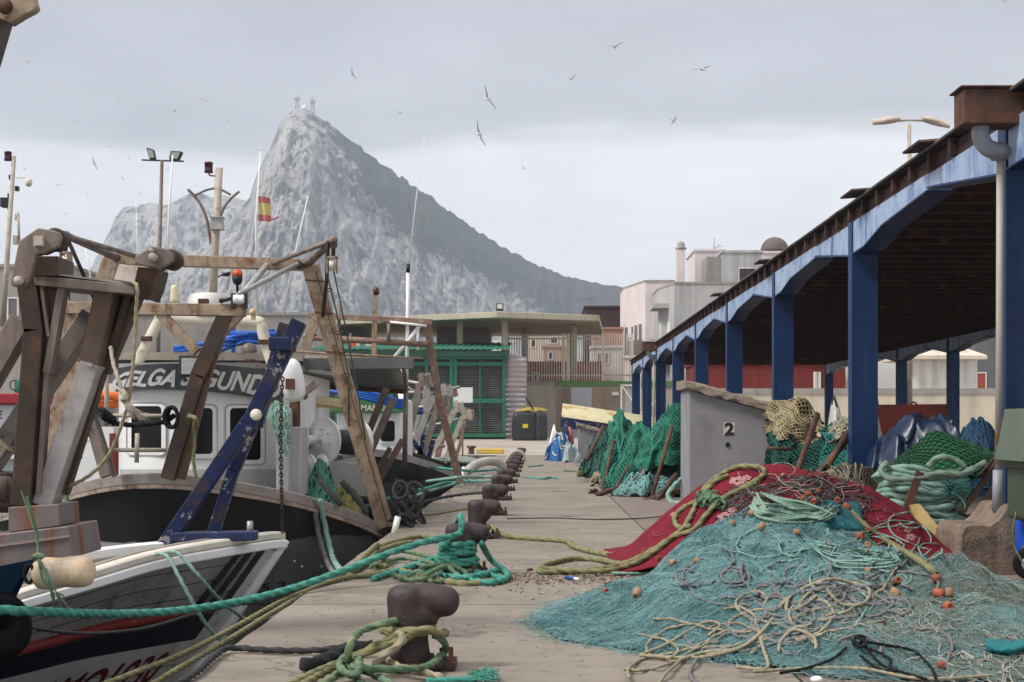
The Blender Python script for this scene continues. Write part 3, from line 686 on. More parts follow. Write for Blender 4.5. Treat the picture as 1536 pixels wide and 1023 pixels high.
t = thing('floodlight_mast', 'tall thin mast with two floodlights on a cross bar left of the rock', 'mast', (P(240,0,60).x, 60, 0))
b = P(243,240,60); mb = MB(); mb.tube([V((P(236,0,60).x,60,0)), P(238,420,60), b], [.09,.08,.06], 10); mb.build('pole', M['steel'], t)
mb = MB(); mb.beam(P(213,240,60), P(276,242,60), .05, .06); mb.build('cross_bar', M['lamp_black'], t)
for (pl, back) in ((((219,221),(230,224),(233,238),(224,239)), .25), (((256,226),(273,227),(267,240),(253,239)), .3)):
    mb = MB(); mb.prism([P(x,y,60) for x, y in pl], (0,back,0)); mb.build('floodlight', M['lamp_black'], t, fix=True, bevel=.02)
    mb = MB(); c = [P(x,y,59.98) for x, y in pl]; cc = sum(c, V())/4; mb.prism([cc+(p-cc)*.75 for p in c], (0,.015,0)); mb.build('lens', M['galv'], t, fix=True)
# ------------------------------------------------------------------ boats
def hull_two_tone(name, upper, lower, zc, amp, lower2=None, x0=0, x1=1, rust=True, rough=.45):
    m = bpy.data.materials.new(name); m.use_nodes = True; n = N(m); b = n.n['Principled BSDF']
    vec = n('ShaderNodeNewGeometry').outputs['Position']; sp = n('ShaderNodeSeparateXYZ'); n.lk(vec, sp.inputs[0])
    up = mixc(n, tex_noise(n, vec, 2.5, 5, .6, lo=.3, hi=.7), tuple(c*.7 for c in upper), upper)
    lo = mixc(n, tex_noise(n, vec, 2.5, 5, .6, lo=.3, hi=.7), tuple(c*.75 for c in lower), lower)
    if lower2:
        mr = n('ShaderNodeMapRange'); n.lk(sp.outputs[0], mr.inputs[0]); mr.inputs['From Min'].default_value = x0; mr.inputs['From Max'].default_value = x1
        lo = mixc(n, mr.outputs[0], lower2, lo)
    th = n('ShaderNodeMath', operation='MULTIPLY_ADD'); n.lk(tex_noise(n, vec, .9, 2), th.inputs[0]); th.inputs[1].default_value = amp*2; th.inputs[2].default_value = zc-amp
    df = n('ShaderNodeMath', operation='SUBTRACT'); n.lk(sp.outputs[2], df.inputs[0]); n.lk(th.outputs[0], df.inputs[1])
    mr = n('ShaderNodeMapRange'); n.lk(df.outputs[0], mr.inputs[0]); mr.inputs['From Min'].default_value = -.012; mr.inputs['From Max'].default_value = .012
    c = mixc(n, mr.outputs[0], lo, up)
    if rust: c = mixc(n, tex_noise(n, vec, 3.2, 5, .65, stretch=(1,1,.09), lo=.60, hi=.76), c, (.11,.05,.025))
    n.lk(c, b.inputs['Base Color']); b.inputs['Roughness'].default_value = rough
    bn = n('ShaderNodeBump'); bn.inputs['Strength'].default_value = .15; bn.inputs['Distance'].default_value = .03
    n.lk(tex_noise(n, vec, 5, 4, .6, stretch=(1,1,3)), bn.inputs['Height']); n.lk(bn.outputs[0], b.inputs['Normal'])
    return m
def curve_fn(pts, k=12):
    s = spline(pts, k); L = [0]
    for a, b in zip(s, s[1:]): L.append(L[-1]+(b-a).length)
    def f(u):
        d = max(0, min(1, u))*L[-1]; lo, hi = 0, len(L)-1
        while hi-lo > 1:
            m_ = (lo+hi)//2
            if L[m_] <= d: lo = m_
            else: hi = m_
        t = (d-L[lo])/max(1e-9, L[hi]-L[lo]); return s[lo].lerp(s[hi], t)
    return f
def hull_surface(gun, bot, bulge):
    g, b = curve_fn(gun), curve_fn(bot)
    def f(u, v, d=0.0):
        A, B_ = g(u), b(u); e = .004; t = (g(min(1, u+e))-g(max(0, u-e))); nrm = V((t.y, -t.x, 0))
        if nrm.y > 0 and abs(nrm.y) > abs(nrm.x)*.2: nrm = -nrm
        nrm.normalize()
        return A.lerp(B_, v)+nrm*(bulge*math.sin(PI*min(1, v))+d)
    return f
def project(p): return (CX+p.x/p.y*F, CY-(p.z-EYE)/p.y*F)
def invert(fn, px, py, u0=0, u1=1, v0=0, v1=1):
    best = None
    for _ in range(5):
        for i in range(11):
            for j in range(11):
                u, v = lerp(u0, u1, i/10), lerp(v0, v1, j/10); q = project(fn(u, v)); d = (q[0]-px)**2+(q[1]-py)**2
                if best is None or d < best[0]: best = (d, u, v)
        du, dv = (u1-u0)*.15, (v1-v0)*.15; u0, u1, v0, v1 = best[1]-du, best[1]+du, best[2]-dv, best[2]+dv
    return best[1], best[2]
def text_geo(s, shear=0.0, bold=0.0):
    cu = bpy.data.curves.new('lettering_src', 'FONT'); cu.body = s; cu.shear = shear; cu.offset = bold; cu.resolution_u = 3
    o = bpy.data.objects.new('lettering_src', cu); COL.objects.link(o); dg = bpy.context.evaluated_depsgraph_get()
    me = o.evaluated_get(dg).to_mesh(); vs = [v.co.copy() for v in me.vertices]; fs = [tuple(p.vertices) for p in me.polygons]
    o.evaluated_get(dg).to_mesh_clear(); COL.objects.unlink(o); bpy.data.objects.remove(o); bpy.data.curves.remove(cu)
    x0, x1 = min(v.x for v in vs), max(v.x for v in vs); y0, y1 = min(v.y for v in vs), max(v.y for v in vs)
    return [((v.x-x0)/(x1-x0), (v.y-y0)/(y1-y0)) for v in vs], fs
def rail_sweep(mb, fn, u0, u1, N_, out, top, h, wid, mi=0):
    # rectangular gunwale cap swept along a hull edge: fn(u, d) gives the edge point moved out by d
    vs = []
    for i in range(N_+1):
        u = lerp(u0, u1, i/N_); a, b = fn(u, out), fn(u, out-wid)
        vs += [a+V((0,0,top)), a+V((0,0,top-h)), b+V((0,0,top-h)), b+V((0,0,top))]
    fs = []
    for i in range(N_):
        for j in range(4): fs.append((i*4+j, i*4+(j+1)%4, i*4+4+(j+1)%4, i*4+4+j))
    fs += [(3,2,1,0), tuple(N_*4+j for j in range(4))]
    return mb.add(vs, fs, mi)
def rrect(x0, y0, x1, y1, r, k=4):
    o = []
    for cx, cy, a0 in ((x1-r,y0+r,-PI/2),(x1-r,y1-r,0),(x0+r,y1-r,PI/2),(x0+r,y0+r,PI)):
        for i in range(k+1):
            a = a0+PI/2*i/k; o.append((cx+r*math.cos(a), cy+r*math.sin(a)))
    return o
def pbeam(mb, Y, a, b, wpx, h=None, Y2=None, mi=0):
    return mb.beam(P(*a, Y), P(*b, Y2 or Y), wpx*Y/F, h or wpx*Y/F, mi=mi)
def poly_plate(mb, pts, Y, th, mi=0):
    return mb.prism([P(x, y, Y) for x, y in pts], (0, th, 0), mi)
WOOD = mat('grey_rail_wood', (.33,.285,.255), .75, .25, 4, 0, .25, 40, stain=((.16,.09,.05), 5, .58, .74), streak=((.15,.08,.045), 8, .62, .8), fine=.25)

# ---- boat B: low white and grey wooden boat, bow to the quay
bB = thing('fishing_boat', 'low grey and white wooden boat with red rubbing strake and blue bow frame', 'boat', (-5, 14, -1))
gunB = [P(426,809,16.4), P(400,811,16.15), P(330,822,15.5), P(234,840,14.8), P(138,868,14.25), P(38,897,13.85), P(-60,925,13.5), V((-6.6,11.6,-.16)), V((-8.2,9.6,-.2))]
botB = [V((-3.95,16.25,-1.7)), V((-4.05,16.2,-1.7)), V((-4.5,15.7,-1.7)), V((-5.0,15.2,-1.7)), V((-5.35,14.75,-1.7)), V((-5.7,14.3,-1.7)), V((-6.1,13.8,-1.7)), V((-7.3,12.1,-1.7)), V((-8.8,10.0,-1.7))]
HB = hull_surface(gunB, botB, .05)
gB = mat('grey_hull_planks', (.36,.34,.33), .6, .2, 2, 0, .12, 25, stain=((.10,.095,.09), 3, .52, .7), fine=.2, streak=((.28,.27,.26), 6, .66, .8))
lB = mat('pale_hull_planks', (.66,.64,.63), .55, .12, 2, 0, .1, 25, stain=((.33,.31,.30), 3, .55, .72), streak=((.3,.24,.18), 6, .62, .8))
dB = mat('navy_band', (.006,.008,.025), .4, .2, 2, 0, .05); rB = mat('red_strake_paint', (.22,.022,.018), .45, .25, 4, 0, .1, stain=((.28,.10,.08), 6, .6, .72))
mb = MB(); rows = [0,.06,.12,.18,.24,.295,.31,.345,.38,.42,.45,.55,.65,.75,.87,1.0]; nu = 120
base = 0
for j, v in enumerate(rows):
    for i in range(nu+1): mb.v.append(HB(i/nu, v, -.004*(1 if j in (2,4,12) else 0)))
for j in range(len(rows)-1):
    mi = 0 if rows[j] < .30 else (1 if rows[j] < .45 else 2)
    for i in range(nu): mb.f.append([j*(nu+1)+i, j*(nu+1)+i+1, (j+1)*(nu+1)+i+1, (j+1)*(nu+1)+i]); mb.m.append(mi); mb.sm.append(True)
# far side of the same hull
far = lambda u, v: HB(u, v)+V((-.78,.62,0))*(2.3*(1-(1-u)**2.2))*(1-.35*v)
mb.grid(lambda u, v: far(u, v), 60, 4, 2)
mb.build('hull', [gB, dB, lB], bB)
mb = MB(); mb.grid(lambda u, v: HB(u, .12).lerp(far(u, .12), v), 60, 2); mb.build('deck', mat('worn_deck', (.34,.30,.26), .8, .25, 3, 0, .2), bB)
mb = MB(); rail_sweep(mb, lambda u, d: HB(u, 0, d), 0, 1, 90, .05, .0, .085, .07); mb.build('rubbing_rail', M['white'], bB, bevel=.012)
mb = MB(); rail_sweep(mb, lambda u, d: HB(u, 0, d), 0, 1, 90, .03, .075, .07, .15); mb.build('bulwark_cap', mat('cream_cap', (.66,.60,.52), .55, .15, 3, 0, .1, stain=((.40,.19,.07), 3.2, .60, .72), streak=None), bB, bevel=.015)
mb = MB(); rail_sweep(mb, lambda u, d: far(u, 0)+V((-.78,.62,0))*d, .02, 1, 60, .03, .06, .09, .14); mb.build('bulwark_cap', M['white'], bB, bevel=.012)
# weathered brown inner plank
mb = MB(); rail_sweep(mb, lambda u, d: HB(u, 0, d), .1, .42, 40, -.12, .082, .04, .07); mb.build('inner_plank', WOOD, bB)
mb = MB(); mb.tube([HB(i/80*.95+.055, .30, .035) for i in range(81)], .048, 8); mb.build('red_strake', rB, bB)
mb = MB(); mb.tube([HB(.0, v/12, .015) for v in range(13)], [.05]*13, 8); mb.build('stem_post', M['white'], bB)
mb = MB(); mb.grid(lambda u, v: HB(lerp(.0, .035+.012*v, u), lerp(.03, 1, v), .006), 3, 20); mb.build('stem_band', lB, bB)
mb = MB()
for k in range(4):
    for (a, b) in (((356+19*k*.98, 832-4*k), (296+22*k, 908-4.5*k)),):
        ua, va = invert(HB, a[0], a[1], 0, .5, 0, .4); ub, vb = invert(HB, b[0], b[1], 0, .5, .05, .5); w_ = .011
        mb.grid(lambda u, v: HB(lerp(ua, ub, v)+(u-.5)*w_*1.25, lerp(va, vb, v), .007), 1, 8)
mb.build('stripes', dB, bB)
mb = MB()
for v_ in (.085,.155,.225,.56,.67): mb.tube([HB(i/100, v_+.006*math.sin(i*.2), .001) for i in range(101)], .0035, 4)
mb.build('plank_seams', M['lamp_black'], bB)
vs, fs = text_geo('AMO1930', 0, .03)
c00 = invert(HB, 62, 1030, 0, .6, .3, 1); c10 = invert(HB, 258, 978, 0, .6, .3, 1); vh = .155
mb = MB(); mb.add([HB(lerp(c00[0], c10[0], x), lerp(c00[1], c10[1], x)+vh*(1-y)-.01, .006) for x, y in vs], fs); mb.build('registration_lettering', mat('dark_red_letters', (.13,.012,.012), .5, .2, 4, 0, 0), bB)
# navy frame on the bow
frm = MB(); Y = 15.7
frm2 = MB()
pbeam(frm, Y, (238,832), (376,628), 21, .16, Y); pbeam(frm, Y, (372,640), (449,482), 22, .16, Y+.05)
pbeam(frm, Y+.32, (318,806), (352,700), 17, .14); pbeam(frm, Y+.3, (352,704), (396,598), 17, .14, Y+.25); pbeam(frm, Y+.25, (384,640), (429,486), 18, .15, Y+.3)
frm.build('bow_frame', M['navy'], bB, bevel=.008)
pbeam(frm2, Y, (258,805), (385,803), 14, .22); frm3 = MB(); pbeam(frm3, Y+.05, (408,517), (440,517), 20, .42); frm3.build('frame_plate', M['navy'], bB, bevel=.01)
frm2.build('frame_plate', mat('grey_blue_plate', (.012,.022,.075), .5, .25, 5, 0, .1, chips=((.3,.3,.3), 9, .6, .64)), bB, bevel=.01)
mb = MB(); pp = P(384,622,Y-.09); mb.lathe([(.001,-.02),(.05,-.02),(.055,0),(.05,.02),(.001,.02)], pp, (0,1,0), 16); mb.build('sheave', M['cream'], bB)
pp = P(375,796,Y-.02); mb = MB(); mb.tube([pp+V((0,0,-.03)), pp+V((0,0,.09))], .03, 10); mb.build('bollard_pin', M['galv'], bB)
M['chain'] = mat('rusty_chain', (.06,.035,.025), .7, .3, 12, .2, .2)
def chain_geo(mb, pts, link, r):
    pts = resample(pts, link*.72)
    for i, p in enumerate(pts[:-1]):
        d = (pts[i+1]-p).normalized(); s_ = d.cross(V((0,1,0)) if abs(d.y) < .9 else V((1,0,0))).normalized()
        if i % 2: s_ = d.cross(s_).normalized()
        c = (p+pts[i+1])/2
        mb.tube([c+d*(link*.5*math.cos(a))+s_*(link*.27*math.sin(a)) for a in [k*PI/4 for k in range(8)]], r, 5, closed=True)
mb = MB(); chain_geo(mb, spline([P(424,566,15.6), P(421,640,15.6), P(422,720,15.65), P(424,800,15.9)], 8), .052, .0075); tag(mb.build('chain', M['chain']), 'rusty chain hanging from the navy bow frame to the white bow', 'chain')

# ---- boat A: blue hull with steel gallows, cropped by the left edge
bA = thing('trawler', 'blue trawler with brown steel gallows standing on a grey rusty base', 'boat', (-4.5, 11.5, -1))
Y = 11.5
hA = MB()
gunA = [P(52,838,11.45), P(47,838,11.7), P(20,842,11.9), P(-30,846,11.6), V((-4.6,10.6,.55)), V((-5.6,9.0,.55))]
botA = [P(-18,985,11.6), P(-22,985,11.8), P(-50,985,11.9), P(-90,990,11.7), V((-5.2,10.8,-1.7)), V((-6.1,9.2,-1.7))]
gunA2 = [P(54,838,11.3)]+[V((-3.75,10.9,.55)), V((-4.3,9.6,.55)), V((-5.0,8.4,.55))]
botA2 = [P(-16,985,11.5)]+[V((-4.4,11.0,-.5)), V((-5.0,9.7,-1.2)), V((-5.6,8.5,-1.7))]
hA.grid(lambda u, v: curve_fn(gunA2)(u).lerp(curve_fn(botA2)(u), v)+V((0,0,0))-V((.06,.03,0))*math.sin(PI*v), 24, 12)
hA.grid(lambda u, v: curve_fn(gunA)(u).lerp(curve_fn(botA)(u), v), 24, 12)
hA.build('hull', mat('deep_blue_hull', (.006,.035,.085), .4, .25, 2, 0, .06, 25, streak=((.02,.02,.03), 3, .55, .75)), bA)
SA = M['steel']; base_m = mat('lilac_grey_steel', (.18,.155,.148), .5, .2, 4, .15, .1, 50, streak=((.20,.06,.015), 6, .52, .66), stain=((.20,.15,.13), 4, .5, .7))
mb = MB(); mb.prism([P(-40,806,Y-.1), P(103,789,Y-.1), P(110,836,Y-.1), P(54,846,Y-.1), P(-40,862,Y-.1)], (0,.75,0)); mb.build('gallows_base', base_m, bA, fix=True, bevel=.008)
mb = MB(); mb.prism([P(-40,822,Y-.115), P(104,802.5,Y-.115), P(104,806,Y-.115), P(-40,826,Y-.115)], (0,.05,0)); mb.build('weld_lip', mat('rust_edge', (.30,.22,.19), .6, .3, 8), bA, fix=True)
mb = MB(); mb.prism([P(12,761,Y), P(88,756,Y), P(90,789,Y), P(13,799,Y)], (0,.5,0)); mb.build('foot_block', base_m, bA, fix=True, bevel=.006)
mb = MB(); pbeam(mb, Y+.15, (45,414), (57,499), 29, .24); pbeam(mb, Y+.15, (57,494), (38,758), 29, .24); mb.build('leg', M['steel_dark'], bA, bevel=.006)
mb = MB(); pbeam(mb, Y+.1, (64,425), (75,505), 5, .1); pbeam(mb, Y+.12, (96,428), (73,560), 11, .12); pbeam(mb, Y+.12, (73,555), (60,740), 7, .1); pbeam(mb, Y+.2, (78,428), (74,500), 26, .04); mb.build('gusset', SA, bA)
mb = MB(); pbeam(mb, Y+.3, (36,480), (-40,610), 32, .2); mb.build('brace', SA, bA, bevel=.006)
mb = MB(); pbeam(mb, Y+.25, (163,436), (139,549), 29, .24); mb.build('leg', mat('brown_steel', (.125,.083,.06), .5, .3, 4, .1, .12, 60, stain=((.16,.08,.045), 5, .52, .7)), bA, bevel=.006)
mb = MB(); pbeam(mb, Y+.22, (141,546), (69,758), 29, .24); mb.build('leg', M['steel_light'], bA, bevel=.006)
mb = MB(); pbeam(mb, Y+.2, (137,546.5), (145,549.5), 5, .27); mb.build('weld_seam', mat('weld', (.45,.40,.36), .5, .2, 9), bA)
mb = MB(); pbeam(mb, Y+.55, (140,472), (-40,735), 27, .22); mb.build('brace', mat('mid_steel', (.27,.225,.20), .5, .22, 5, .15, .1, 60, stain=((.14,.10,.08), 4, .52, .7)), bA, bevel=.006)
mb = MB(); pbeam(mb, Y+.3, (196,437), (172,520), 10, .1); pbeam(mb, Y+.35, (212,438), (160,560), 10, .12); pbeam(mb, Y+.4, (183,438), (168,500), 24, .03); pbeam(mb, Y+.3, (158,556), (100,742), 5, .1); mb.build('gusset', M['steel_dark'], bA)
mb = MB(); mb.prism([P(50,412,Y), P(204,428,Y), P(203,442,Y), P(52,428,Y)], (0,.55,0)); mb.build('head_beam', SA, bA, fix=True, bevel=.006)
mb = MB(); mb.prism([P(84,410,Y+.02), P(200,425,Y+.02), P(200,427.5,Y+.02), P(84,412.5,Y+.02)], (0,.5,0)); mb.build('head_plate', M['steel_light'], bA, fix=True)  # pale steel puts the light on the head beam's top into colour
mb = MB(); mb.prism([P(50,384,Y-.02), P(87,384,Y-.02), P(86,414,Y-.02), P(49,414,Y-.02)], (0,.4,0)); mb.build('head_block', M['steel_dark'], bA, fix=True, bevel=.006)
mb = MB(); mb.prism([P(178,396,Y+.05), P(208,399,Y-.06), P(201,425,Y-.06), P(170,420,Y+.05)], (0,.4,0)); mb.build('head_block', mat('pale_block', (.40,.34,.30), .5, .2, 6, .1, .1, stain=((.22,.12,.07), 5, .55, .72)), bA, fix=True, bevel=.006)  # lit left face of one box, its light put into pale steel
mb = MB(); mb.prism([P(208,400,Y-.05), P(237,402,Y+.05), P(229,434,Y+.05), P(221,449,Y+.05), P(200,441,Y-.05)], (0,.35,0)); mb.build('head_block', M['steel_dark'], bA, fix=True, bevel=.006)  # shaded right face of the same box, painted as dark steel
z1 = lambda L: [(x/5.115, 330+y/5.115) for x, y in L]
pl1 = z1([(143,160),(290,60),(400,78),(455,95),(468,140),(450,205),(330,260),(280,262),(240,420),(212,515),(190,525),(90,505),(78,485),(128,235)])
pl2 = z1([(1035,275),(1165,202),(1280,222),(1325,262),(1330,310),(1300,335),(1215,388),(1190,372),(1030,335)])
for pl in (pl1, pl2):
    mb = MB(); poly_plate(mb, pl, Y-.16, .05); mb.build('sheave_plate', SA, bA, fix=True, bevel=.008)
    mb = MB(); poly_plate(mb, [(x+5, y+1) for x, y in pl], Y+.06, .05); mb.build('sheave_plate', M['steel_dark'], bA, fix=True, bevel=.006)
for (x, y, r) in ((86,361,.055),(259,391,.05)):
    pp = P(x-1, y-1, Y); mb = MB(); mb.lathe([(r*1.3,-.07),(r*1.45,-.05),(r*1.1,0),(r*1.45,.05),(r*1.3,.07)], pp, (0,1,0), 18); mb.build('sheave', M['steel_dark'], bA)
mb = MB(); mb.prism([P(*q, Y-.2) for q in z1([(262,130),(325,128),(327,192),(260,195)])], (0,.05,0)); mb.prism([P(*q, Y-.19) for q in z1([(256,122),(330,120),(332,200),(254,202)])], (0,.02,0)); mb.lathe([(.03,0),(.03,.02)], P(28.5,421,Y-.18), (0,1,0), 10); mb.build('axle_plate', M['pole_beige'], bA, fix=True)
for r_, x_, y_ in ((.03,230,386),(.015,228,376),(.03,28.5,421)): MB().lathe([(r_,-.03),(r_,.03)], P(x_,y_,Y-.18), (0,1,0), 12).build('bolt', M['pole_beige'], bA)
# upper gantry arm at the corner
mb = MB(); poly_plate(mb, [(-40,-40),(46,-20),(54,9),(50,15),(14,34),(-5,26),(-40,20)], 10.6, .1); mb.build('arm_plate', M['rusty'], bA, fix=True, bevel=.006)
mb = MB(); poly_plate(mb, [(-30,-30),(50,-10),(55,12),(16,36)], 10.75, .08); mb.build('arm_plate', M['steel_dark'], bA, fix=True)
mb = MB(); pbeam(mb, 10.7, (7,26), (-30,150), 20, .12); pbeam(mb, 10.7, (-30,150), (-34,830), 22, .16); mb.build('upper_arm', M['steel_dark'], bA)
mb = MB(); mb.lathe([(.05,0),(.05,.03),(.02,.05)], P(8,10,10.58), (0,-1,0), 12); mb.build('bolt', M['rust'], bA)
# windlass mounts low at the left edge
mb = MB(); pbeam(mb, Y+.5, (-40,735), (22,738), 60, .3); pbeam(mb, Y+.3, (-30,752), (22,757), 12, .15); mb.build('winch_frame', M['steel_dark'], bA, bevel=.01)
mb = MB(); a, b = P(-30,728,Y+.2), P(14,729,Y+.2); mb.tube([a, b], .07, 14); mb.build('winch_barrel', M['steel'], bA)
# lashing around the brace
mb = MB()
for k in range(4):
    c = P(4+k*4.5, 657+k*4.4, Y+.4); mb.tube([c+V((.085*math.cos(a)*1.0, .13*math.sin(a)*-1, -.075*math.cos(a)+.0)) for a in [i*PI/8 for i in range(16)]], .011, 6, closed=True)
tag(mb.build('lashing', M['rope_tan']), 'tan rope lashed around the lower brown steel brace', 'rope')
# tyre and fender
mb = MB(); c = P(-4,940,11.1); mb.lathe([(.05,-.10),(.17,-.11),(.225,-.06),(.24,0),(.225,.06),(.17,.11),(.05,.10),(.04,0)], c, (.75,-.7,.25), 28); o = mb.build('rubber_tyre', mat('wet_black_rubber', (.006,.006,.007), .7, .3, 5, 0, .2, spec=.12)); tag(o, 'black tyre hung as a fender on the blue hull', 'tyre')
t = thing('fender', 'worn cream plastic fender hanging off the blue trawler', 'fender', P(95,860,11.0))
a, b = P(52,861,11.05), P(138,856,10.95); d = b-a; ax = d.normalized()
mb = MB(); L = d.length; prof = [(.001,0),(.04,.002),(.075,.012),(.098,.035),(.107,.07),(.106,.11),(.098,L*.42),(.098,L*.5),(.105,L-.12),(.106,L-.07),(.096,L-.03),(.07,L-.008),(.03,L),(.001,L+.001)]
mb.lathe(prof, a, ax, 32); mb.build('body', mat('aged_cream_plastic', (.66,.50,.33), .55, .15, 5, 0, .06, 30, stain=((.30,.20,.12), 7, .55, .72), streak=None, chips=((.72,.62,.48), 4, .55, .62)), t)
pp = P(77,853,10.99)-V((0,.1,0)); mb = MB(); mb.tube([pp+V((.018*math.cos(i*PI/6),-.0,.018*math.sin(i*PI/6))) for i in range(12)], .006, 6, closed=True); mb.build('valve_ring', M['white_clean'], t)
mb = MB(); mb.tube([a+V((-.01,-.02,.02))+V((.03*math.cos(i*PI/8),-.07,.06*math.sin(i*PI/8)-.01)) for i in range(16)], .012, 6, closed=True); mb.build('end_ring', M['black'], t)
mb = MB(); mb.rope([P(40,745,11.2), P(48,775,11.2), P(55,800,11.25), P(57,830,11.2), P(55,834,11.1)], .010); mb.rope([P(32,737,11.3), P(50,790,11.2), P(51,792,11.2)], .005)
for k in range(5):
    mb.rope([P(54+U(-6,6),831+k,11.1), P(52+U(-5,9),836,10.98), P(60+U(-6,6),834,11.05), P(56,830,11.2)], .009)
mb.rope([P(54,833,11.05), P(66,855,10.85), P(75,880,10.82), P(80,900,10.85)], .009); mb.rope([P(56,833,11.05), P(72,862,10.84), P(82,885,10.82), P(100,908,10.85)], .007); mb.rope([P(58,838,10.95), P(64,868,10.84), P(80,890,10.83), P(79,902,10.85)], .007); mb.rope([P(82,887,10.83), P(95,893,10.84)], .006); mb.rope([P(84,890,10.83), P(91,905,10.84)], .006)
for (x,y) in ((80,902),(101,909),(96,894),(91,906)):
    for k in range(7): q = P(x,y,10.85); mb.line(q, q+V((U(-.012,.018),U(-.01,.01),U(-.035,-.015))), .0016, 3)
tag(mb.build('rope', M['rope_green']), 'thin green line tying the cream fender to the grey base', 'rope')

# ---- boat C: dark hull, white wheelhouse with name band
bC = thing('trawler', 'dark hulled trawler with white wheelhouse and grey name band', 'boat', (-6, 24, -1))
gunC = [P(577,806,25.3), P(572,796,25.0), P(548,781,24.4), P(505,764,23.7), P(455,748,23.1), P(400,736,22.6), P(330,724,22.15), P(270,717,21.9), P(215,715.5,21.85), P(160,721,22.1), P(95,738,22.8), P(40,758,23.8), P(-30,775,25.5)]
insC = [(-.05,.5),(-.1,.45),(-.25,.45),(-.3,.5),(-.3,.55),(-.25,.7),(-.15,.85),(0,.95),(.1,.95),(.3,.9),(.5,.7),(.6,.5),(.7,.2)]
botC = [V((p.x+a, p.y+b, -1.75)) for p, (a, b) in zip(gunC, insC)]
HC = hull_surface(gunC, botC, .06)
M['hull_black'] = hull_two_tone('black_and_grey_hull', (.0075,.0068,.0065), (.115,.11,.105), -.06, .15, (.36,.355,.35), -4.9, -3.9, rough=.55)  # black above grey along a wavy height, the grey paler to the left
mb = MB(); mb.grid(HC, 160, 24); mb.grid(lambda u, v: HC(u, 0).lerp(HC(u, 0)+V((.2, 3.9, 0))*math.sin(PI*min(1,max(0,u)))**.5, 1)+V((0,0,-1.5*v)), 60, 2); mb.build('hull', M['hull_black'], bC)
mb = MB(); mb.grid(lambda u, v: HC(u, .45).lerp(HC(u, .45)+V((.2,3.9,0))*math.sin(PI*u)**.5, v), 60, 3); mb.build('deck', M['conc'], bC)
mb = MB(); rail_sweep(mb, lambda u, d: HC(u, 0, d), 0, 1, 140, .05, .05, .15, .16); mb.build('gunwale', WOOD, bC, bevel=.015)
mb = MB(); rail_sweep(mb, lambda u, d: HC(u, 0, d), .0, 1, 140, .062, -.10, .05, .08); mb.build('rubbing_rail', mat('rust_edged_rail', (.36,.28,.22), .7, .3, 6, 0, .2, stain=(RUST, 5, .5, .66)), bC)
mb = MB()
for (x, y) in ((415,840),(441,842),(452,850),(481,850)):
    u, v = invert(HC, x, y, 0, .6, 0, 1); mb.ball(HC(u, v, .01), .022, 8)
mb.build('anode', M['pole_beige'], bC)
vs, fs = text_geo('5 2', .2, .01); a = invert(HC, 390, 889, 0, .7, .2, 1); b = invert(HC, 428, 884, 0, .7, .2, 1)
mb = MB(); mb.add([HC(lerp(a[0], b[0], x), lerp(a[1], b[1], x)-.05*y, .006) for x, y in vs], fs); mb.build('draught_lettering', M['black'], bC)
# wheelhouse
YW = lambda px: 23.7+1.15*((px-285)/150)**2
def MW(px, py, d=0): return P(px, py, YW(px)-d)
mb = MB(); pxs = [lerp(178, 452, i/30) for i in range(31)]
mb.grid(lambda u, v: MW(lerp(178, 452, u), lerp(735, 556, v)), 30, 10)
a, b = MW(178, 0), MW(452, 0)
for q in (a, b): mb.add([(q.x, q.y, P(0,735,24).z), (q.x*1.02, q.y+4, P(0,735,24).z), (q.x*1.02, q.y+4, P(0,556,24).z), (q.x, q.y, P(0,556,24).z)], [(0,1,2,3)])
wh = mb.build('wheelhouse', M['white'], bC)
mb = MB(); zt = P(0, 553, 24).z; mb.prism([V((MW(px,0,.33).x, YW(px)-.33, zt)) for px in pxs]+[V((b.x+.3, b.y+4.1, zt)), V((a.x-.3, a.y+4.1, zt))], (0,0,.07)); mb.build('roof', M['conc'], bC, fix=True)
def VIS(px, py, d=0):
    t_ = (py-550)/40; return P(px, py, YW(px)-.42+.22*t_-d)
vt = lambda px: interp(px, [172,200,240,290,340,380,425], [553,548,545.5,545,548,552,558]); vb = lambda px: interp(px, [172,200,240,290,340,380,425], [588,585,584,585.5,590,596,606])
mb = MB(); mb.grid(lambda u, v: VIS(lerp(174, 424, u), lerp(vb(lerp(174,424,u)), vt(lerp(174,424,u)), v)), 40, 4)
mb.grid(lambda u, v: VIS(lerp(174, 424, u), vb(lerp(174,424,u))).lerp(MW(lerp(178,424,u), vb(lerp(174,424,u))-3), v), 40, 1)
vis = mb.build('name_band', M['grey_visor'], bC)
vs, fs = text_geo('GELGA SEGUNDO', .5, .034); mb = MB()
def lt_(x, y):
    px = lerp(168, 423, x); return VIS(px, lerp(vb(px)-5, vt(px)+8, y)+1.5*math.sin(x*40), .012)
mb.add([lt_(x, y) for x, y in vs], fs); mb.build('name_lettering', M['white_clean'], vis)
